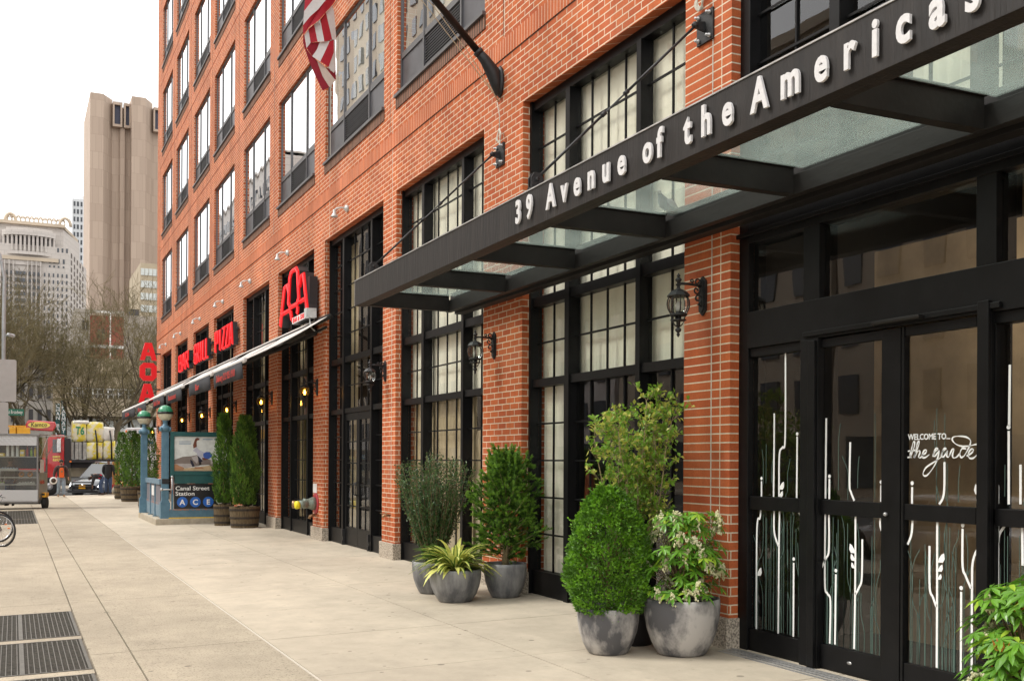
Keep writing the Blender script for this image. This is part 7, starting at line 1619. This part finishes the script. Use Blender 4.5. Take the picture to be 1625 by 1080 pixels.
# ================================================================ BICYCLES
mat('bike_black', (.02, .02, .022), .35); mat('bike_red', (.45, .02, .02), .35, coat=.5); mat('bike_blue', (.05, .10, .45), .35)
def bicycle(x, y, rz, paint, lab, lean=0):
    """front wheel at local origin, bike extends to -x"""
    t = thing('bicycle', lab, 'bicycle', (x, y, gz(x)), rz, 'bicycles locked at the kerb side'); t.rotation_euler = (lean, 0, rz); r = .34
    def whl(cx, nm):
        b = MB(); n = 36; b.tube([(cx + r * math.cos(2 * PI * k / n), 0, r + r * math.sin(2 * PI * k / n)) for k in range(n + 1)], .020, 7, cap=False); o = b.build(nm, 'tyre', t)
        b = MB(); b.tube([(cx + (r - .028) * math.cos(2 * PI * k / n), 0, r + (r - .028) * math.sin(2 * PI * k / n)) for k in range(n + 1)], .012, 5, cap=False); b.build('rim', 'chrome', o)
        b = MB()
        for k in range(28): a = 2 * PI * k / 28; b.tube([(cx + .018 * math.cos(a + .8), .02 * (-1) ** k, r + .018 * math.sin(a + .8)), (cx + (r - .03) * math.cos(a), 0, r + (r - .03) * math.sin(a))], .0018, 3)
        b.build('spokes', 'chrome', o); b = MB(); b.lathe([(.02, -.05), (.025, -.03), (.015, 0), (.025, .03), (.02, .05)], 10, (cx, 0, r), ax='Y'); b.build('hub', 'chrome', o)
        b = MB(); b.obox((cx + .19, .012, r + .05), (.05, .01, .03)); b.build('reflector', 'tail_orange', o)
    whl(0, 'front_wheel'); whl(-1.05, 'rear_wheel')
    b = MB(); hd = (-.16, 0, .86); bb_ = (-.62, 0, .30); sx_ = (-.80, 0, .82)
    b.tube([hd, (-.20, 0, .76), bb_], .018, 8); b.tube([(-.17, 0, .84), sx_], .016, 8); b.tube([bb_, sx_, (-.83, 0, .92)], .016, 8)
    for s in (-.05, .05): b.tube([bb_, (-1.05, s, .34)], .010, 6); b.tube([sx_, (-1.05, s, .34)], .009, 6)
    b.build('frame', paint, t)
    b = MB(); b.tube([(-.15, 0, .90), (-.13, 0, .76)], .022, 8)
    for s in (-.05, .05): b.tube([(-.13, s, .76), (-.07, s, .5), (0, s, .34)], .014, 6)
    b.build('fork', paint, t)
    b = MB(); b.tube([(-.15, 0, .88), (-.17, 0, 1.0), (-.10, 0, 1.03)], .014, 6); b.tube([(-.14, -.32, 1.06), (-.12, -.2, 1.03), (-.10, 0, 1.03), (-.12, .2, 1.03), (-.14, .32, 1.06)], .013, 6)
    for s in (-1, 1): b.tube([(-.14, s * .22, 1.04), (-.08, s * .24, 1.02), (-.06, s * .32, 1.0)], .006, 4); b.tube(smooth_pts([(-.1, s * .22, 1.03), (.0, s * .12, 1.0), (-.05, s * .05, .88), (-.12, 0, .80)], 3), .004, 4)
    b.build('handlebar', 'bike_black', t)
    b = MB(); loft(b, [(-1.0, 0, .95, .07, .02), (-.90, 0, .955, .075, .03), (-.78, 0, .955, .03, .025), (-.70, 0, .95, .015, .015)], 10); b.build('saddle', 'bike_black', t)
    b = MB(); b.lathe([(.001, -.06), (.09, -.058), (.09, -.05), (.001, -.048)], 20, (-.62, 0, .30), ax='Y'); b.tube([(-.62, -.06, .30), (-.50, -.08, .20)], .01, 5); b.tube([(-.62, .06, .30), (-.74, .08, .40)], .01, 5); b.box(-.54, -.46, -.16, -.08, .185, .205); b.box(-.78, -.70, .08, .16, .395, .415); b.build('crank', 'bike_black', t)
bicycle(-6.24, 24.9, R(-32), 'bike_black', 'black bicycle whose front wheel juts in at the left edge', .06); bicycle(-6.33, 26.3, R(10), 'bike_red', 'red framed bicycle right behind the black one', -.05)
# ================================================================ PEOPLE
mat('skin', (.36, .19, .12), .6, 0, .08, 20); mat('skin_dark', (.16, .08, .05), .6); mat('hair_black', (.012, .010, .009), .7); mat('jacket_brown', (.055, .032, .03), .85, 0, .2, 15); mat('shirt_orange', (.72, .12, .02), .8, 0, .1, 15); mat('jeans_pale', (.22, .27, .32), .85, 0, .3, 10); mat('jeans_blue', (.04, .07, .14), .85, 0, .2, 10); mat('coat_black', (.014, .014, .016), .85, 0, .2, 10); mat('shoe_tan', (.30, .17, .08), .7); mat('shoe_dark', (.05, .03, .02), .7); mat('helmet_white', (.78, .78, .76), .35, 0, .05, 8); mat('shirt_red', (.5, .01, .05), .8)
def skin_mesh(name, parent, m_, V, E_, root=0, sub=1):
    me = bpy.data.meshes.new(name); me.from_pydata([v[:3] for v in V], E_, []); me.materials.append(M[m_]); o = bpy.data.objects.new(name, me); C.objects.link(o); o.parent = parent
    md = o.modifiers.new('skin', 'SKIN'); md.use_smooth_shade = True
    for i, sv in enumerate(me.skin_vertices[0].data): sv.radius = (V[i][3], V[i][4] if len(V[i]) > 4 else V[i][3]); sv.use_root = (i == root)
    s = o.modifiers.new('sub', 'SUBSURF'); s.levels = sub; s.render_levels = sub + 1
    dg = bpy.context.evaluated_depsgraph_get(); m2 = bpy.data.meshes.new_from_object(o.evaluated_get(dg)); m2.name = name
    o.modifiers.clear(); o.data = m2; m2.materials.clear(); m2.materials.append(M[m_])
    return o
def person(lab, loc, rz, J, skin='skin', top=None, legs=None, shoes='shoe_dark', hair='hair_black', coat=None, shirt=None, long=.0):
    """J: joints in local space, +y is behind, face looks to -y"""
    t = thing('person', lab, 'person', loc, rz); V = []; E_ = []; ix = {}
    def a(k, p, r, r2=None): ix[k] = len(V); V.append((*p, r, r2 or r)); return ix[k]
    def e(p, q): E_.append((ix[p], ix[q]))
    vj = lambda k: Vector(J[k])
    a('pel', J['pel'], .14, .11); a('wai', vj('pel').lerp(vj('che'), .45), .135, .10); a('che', J['che'], .155, .115); a('nk0', vj('che').lerp(vj('nek'), .7), .10, .08); a('nek', J['nek'], .055); a('hd0', vj('nek').lerp(vj('hea'), .5), .065, .075); a('hea', J['hea'], .078, .095); a('hd2', vj('hea') + (vj('hea') - vj('nek')).normalized() * .09, .062, .075)
    for p, q in (('pel', 'wai'), ('wai', 'che'), ('che', 'nk0'), ('nk0', 'nek'), ('nek', 'hd0'), ('hd0', 'hea'), ('hea', 'hd2')): e(p, q)
    for s in 'LR':
        a('sh' + s, J['sh' + s], .062); a('el' + s, J['el' + s], .042); a('wr' + s, J['wr' + s], .027); hd = (vj('wr' + s) - vj('el' + s)).normalized(); a('pa' + s, vj('wr' + s) + hd * .07, .030, .016); e('nk0', 'sh' + s); e('sh' + s, 'el' + s); e('el' + s, 'wr' + s); e('wr' + s, 'pa' + s)
        a('hp' + s, J['hp' + s], .088); a('kn' + s, J['kn' + s], .056); a('an' + s, J['an' + s], .038); a('to' + s, J['to' + s], .034, .024); e('pel', 'hp' + s); e('hp' + s, 'kn' + s); e('kn' + s, 'an' + s); e('an' + s, 'to' + s)
        side = hd.orthogonal().normalized()
        for k in range(4):
            o_ = side * (-.024 + .016 * k); p1 = Vector(V[ix['pa' + s]][:3]) + o_; L_ = (.07, .08, .075, .06)[k]; a('f%d%s' % (k, s), p1 + hd * .03, .009); a('g%d%s' % (k, s), p1 + hd * (.03 + L_ * .5) + Vector((0, .012, 0)), .008); a('h%d%s' % (k, s), p1 + hd * (.02 + L_ * .8) + Vector((0, .035, 0)), .007); e('pa' + s, 'f%d%s' % (k, s)); e('f%d%s' % (k, s), 'g%d%s' % (k, s)); e('g%d%s' % (k, s), 'h%d%s' % (k, s))
        p1 = Vector(V[ix['wr' + s]][:3]) + hd * .03 - side * .035; a('t1' + s, p1, .011); a('t2' + s, p1 + hd * .04 - side * .015, .009); e('wr' + s, 't1' + s); e('t1' + s, 't2' + s)
    bd = skin_mesh('body', t, skin, V, E_)
    hc = vj('hea'); up = (vj('hea') - vj('nek')).normalized(); fwd = Vector(J.get('face', (0, -1, 0))).normalized(); rt_ = fwd.cross(up).normalized(); up2 = rt_.cross(fwd)
    q = MB()
    for s in (-1, 1): q.sphere(hc + fwd * .082 + rt_ * s * .032 + up2 * .012, .011, 6)
    q.build('eyes', 'hair_black', t)
    q = MB(); q.tube([hc + fwd * .09 + up2 * .015, hc + fwd * .112 - up2 * .022, hc + fwd * .09 - up2 * .03], [.009, .014, .008], 6)
    for s in (-1, 1): q.sphere(hc + rt_ * s * .083 - up2 * .005, .024, 6, sx=.5)
    q.build('nose_and_ears', skin, t); q = MB(); q.tube([hc + fwd * .092 - up2 * .058 - rt_ * .024, hc + fwd * .10 - up2 * .056, hc + fwd * .092 - up2 * .058 + rt_ * .024], .006, 5); q.build('mouth', 'shirt_red', t)
    q = MB(); hcen = hc + up * .045 - fwd * .018; q.lathe([(.001, -.03), (.088, -.03), (.096, .01), (.085, .055), (.05, .09), (.001, .102)], 14, tuple(hcen)); q.build('hair', hair, t)
    if J.get('beard'): q = MB(); q.sphere(hc + fwd * .055 - up2 * .075, .05, 8, sx=1.1, sz=.7); q.build('beard', hair, t)
    # clothing, each a skinned shell over the body
    if legs:
        V = []; E2 = []; p0_ = vj('pel'); V.append((*p0_, .158, .125)); V.append((*(p0_ + (vj('che') - p0_) * .25), .15, .115)); E2.append((0, 1))
        for s in 'LR':
            k = len(V); an = vj('an' + s); kn_ = vj('kn' + s); V += [(*vj('hp' + s), .122), (*vj('hp' + s).lerp(kn_, .5), .108), (*kn_, .090), (*kn_.lerp(an, .5), .084), (*(an + Vector((0, 0, .02))), .070)]; E2 += [(0, k), (k, k + 1), (k + 1, k + 2), (k + 2, k + 3), (k + 3, k + 4)]
        skin_mesh('trousers', t, legs, V, E2)
    if coat or shirt:
        m_ = coat or shirt; V = [(*vj('che'), .205, .155), (*vj('pel').lerp(vj('che'), .45), .20, .15), (*(vj('pel') + Vector((0, 0, -long))), .205, .155), (*vj('che').lerp(vj('nek'), .75), .10, .085)]; E2 = [(0, 1), (1, 2), (0, 3)]
        for s in 'LR': k = len(V); V += [(*vj('sh' + s), .095), (*vj('sh' + s).lerp(vj('el' + s), .5), .085), (*vj('el' + s), .075), (*vj('el' + s).lerp(vj('wr' + s), .95), .046)]; E2 += [(3, k), (k, k + 1), (k + 1, k + 2), (k + 2, k + 3)]
        skin_mesh('jacket' if coat else 'shirt', t, m_, V, E2)
    for s in 'LR':
        an = vj('an' + s); to = vj('to' + s); d = (to - an); d.z = 0; d.normalize(); q = MB(); yaw_ = math.atan2(d.y, d.x); vs = []
        tmp = MB(); loft(tmp, [(-.07, 0, .045, .035, .04), (-.02, 0, .055, .042, .052), (.06, 0, .042, .044, .040), (.14, 0, .032, .046, .030), (.20, 0, .026, .03, .022)], 10); cs, sn_ = math.cos(yaw_), math.sin(yaw_)
        tmp.v = [(an.x + x * cs - y * sn_, an.y + x * sn_ + y * cs, an.z - .07 + z) for x, y, z in tmp.v]; tmp.build('shoe', shoes, t)
    return t
JW = dict(pel=(0, 0, .95), che=(0, .0, 1.30), nek=(0, .0, 1.50), hea=(0, -.02, 1.64), shL=(-.20, 0, 1.42), elL=(-.30, .02, 1.14), wrL=(-.33, -.06, .92), shR=(.20, 0, 1.42), elR=(.29, .04, 1.15), wrR=(.30, -.10, .93), hpL=(-.10, 0, .88), knL=(-.11, -.06, .49), anL=(-.12, .06, .10), toL=(-.13, -.08, .04), hpR=(.10, 0, .88), knR=(.10, -.10, .49), anR=(.11, -.14, .09), toR=(.12, -.30, .04), beard=1)
pw = person('walking bearded man in a brown jacket, orange T-shirt and pale jeans carrying a white helmet', (-3.95, 55.0, gz(-3.95)), R(4), JW, coat='jacket_brown', legs='jeans_pale', shoes='shoe_tan', long=.06)
q = MB(); q.prism([(-.105, 0), (.105, 0), (.10, .30), (.075, .46), (-.075, .46), (-.10, .30)], lambda u, v: (u, -.225 + .03 * (v > .4), .93 + v), lambda u, v: (u, -.10, .93 + v)); q.build('orange_shirt', 'shirt_orange', pw, bevel=.03)
q = MB(); q.lathe([(.001, 0), (.05, .002), (.05, .004), (.001, .005)], 10, (0, -.235, 1.22), ax='Y', smooth=False); q.build('shirt_print', 'shoe_tan', pw)
hm = thing('helmet', 'white helmet hanging from the walking man\'s right hand', 'helmet', (-4.29, 54.88, .73)); q = MB(); q.lathe([(.17, -.01), (.175, 0), (.14, .02), (.135, .06), (.11, .12), (.06, .155), (.001, .165)], 18, (0, 0, 0), ax='Y', sx=1, sy=1); q.build('shell', 'helmet_white', hm); q = MB(); q.lathe([(.001, -.005), (.10, -.004), (.11, -.012), (.001, -.013)], 14, (0, 0, 0), ax='Y'); q.build('lining', 'shoe_dark', hm)
JS = dict(pel=(0, 0, .96), che=(0, .02, 1.32), nek=(0, .0, 1.52), hea=(0, -.02, 1.66), shL=(-.21, 0, 1.44), elL=(-.27, .02, 1.16), wrL=(-.25, -.10, .96), shR=(.21, 0, 1.44), elR=(.27, .0, 1.16), wrR=(.22, -.14, .98), hpL=(-.09, 0, .88), knL=(-.09, 0, .49), anL=(-.10, .04, .09), toL=(-.12, -.12, .04), hpR=(.09, 0, .88), knR=(.10, 0, .49), anR=(.10, .04, .09), toR=(.13, -.12, .04))
sx0, sz0 = farpt(172, 787, 56.5); person('standing man in a black coat and blue jeans seen from behind, beside the bending one', (sx0, 56.5, gz(sx0)), R(160), JS, skin='skin_dark', coat='coat_black', legs='jeans_blue', long=.22)
JB = dict(pel=(.12, 0, .86), che=(-.22, 0, 1.0), nek=(-.38, 0, .93), hea=(-.47, -.02, .84), face=(-.5, 0, -.8), shL=(-.26, -.19, .97), elL=(-.34, -.20, .70), wrL=(-.36, -.14, .48), shR=(-.26, .19, .97), elR=(-.32, .20, .72), wrR=(-.34, .12, .50), hpL=(.10, -.09, .82), knL=(-.02, -.11, .46), anL=(.08, -.12, .09), toL=(-.08, -.14, .04), hpR=(.10, .09, .82), knR=(.02, .13, .46), anR=(.14, .14, .09), toR=(-.02, .16, .04))
bx0, bz0 = farpt(159, 787, 56); pb_ = person('man bending forward in a dark jacket and jeans with a strip of red shirt showing', (bx0, 56.0, gz(bx0)), R(0), JB, skin='skin_dark', coat='coat_black', legs='jeans_blue')
q = MB(); q.obox((-.02, -.145, .93), (.10, .02, .22), Matrix.Rotation(R(25), 3, 'Y')); q.build('red_shirt', 'shirt_red', pb_, bevel=.008)
b = MB(); r_ = random.Random(2); b.sphere((sx0 + .45, 56.8, .18), .28, 12, sz=1.0); tag(b.build('stone_block', 'kerb_concrete', None, world=True), 'rounded stone block on the pavement beside the standing man', 'stone')
b = MB(); x0 = farpt(178, 700, 57)[0]; b.box(x0, x0 + .28, 57, 57.05, farpt(180, 776, 57)[1], farpt(180, 768, 57)[1]); b.tube([(x0 + .14, 57.03, -.1), (x0 + .14, 57.03, .5)], .015, 5); tag(b.build('small_sign', 'pack_red', None, world=True), 'tiny red and white sign on a stake behind the standing man', 'sign')
b = MB(); x0 = farpt(179, 700, 58)[0]; b.box(x0, x0 + .35, 58, 58.4, -.1, farpt(180, 732, 58)[1]); tag(b.build('newspaper_box', 'pastry', None, world=True, bevel=.02), 'orange brown street box half hidden behind the standing man', 'street box')
JC = dict(JS); vp = Matrix.Rotation(R(-16), 4, 'Z') @ Vector((-1.2, .80, 0)); person('vendor with dark hair inside the food cart, head and shoulders behind the glass', (-5.18 + vp.x, 42.8 + vp.y, -.02), R(-16), JC, skin='skin_dark', coat='coat_black', legs='jeans_blue')
# ================================================================ OTHER SIDE OF THE AVENUE (lit only by what the windows mirror)
r_ = random.Random(12); yy = -30
for k, (L_, H_, m_, lb) in enumerate(((26, 15, 'stone_tan', 'tan block facing the hotel entrance across the avenue'), (24, 20, 'beige_wall', 'beige block facing the double doors across the avenue'), (28, 17, 'stone_tan', 'darker tan block opposite the restaurant'), (24, 28, 'stone_tan', 'taller tan block two along from the entrance side'), (26, 30, 'stone_pale', 'pale stone block past the junction on the far side'), (54, 78, 'stone_tan', 'very tall tan tower on the far side of the avenue'), (38, 22, 'red_brick_far', 'low dark brick block beyond the tan tower'), (70, 57, 'stone_block', 'tall pale stone block past the low brick one'), (80, 44, 'stone_pale', 'pale stone block farthest along the far side'))):
    t = thing('avenue_building', lb, 'building', (-42, yy + L_ / 2, -.3)); b = MB(); b.box(-60, -36, yy, yy + L_ - .5, -.3, H_); b.box(-60, -35.7, yy, yy + L_ - .5, H_ - .8, H_ - .3); b.build('wall', m_, t, world=True)
    W_ = [(yy + 1.5 + i * 3, yy + 2.9 + i * 3, 4.5 + j * 3.6, 6.6 + j * 3.6, -36, True) for i in range(int(L_ / 3) - 0) for j in range(int((H_ - 6) / 3.6)) if yy + 2.9 + i * 3 < yy + L_ - 1]
    windows(t, W_, 'window_far'); b = MB(); b.box(-36.1, -35.9, yy + 1, yy + L_ - 1.5, .4, 3.2); b.build('shopfront', 'car_glass', t, world=True); yy += L_
b = MB(); b.box(-36, -31, -40, 400, -.3, -.12); tag(b.build('opposite_pavement', 'pavement_fine'), kind='structure')
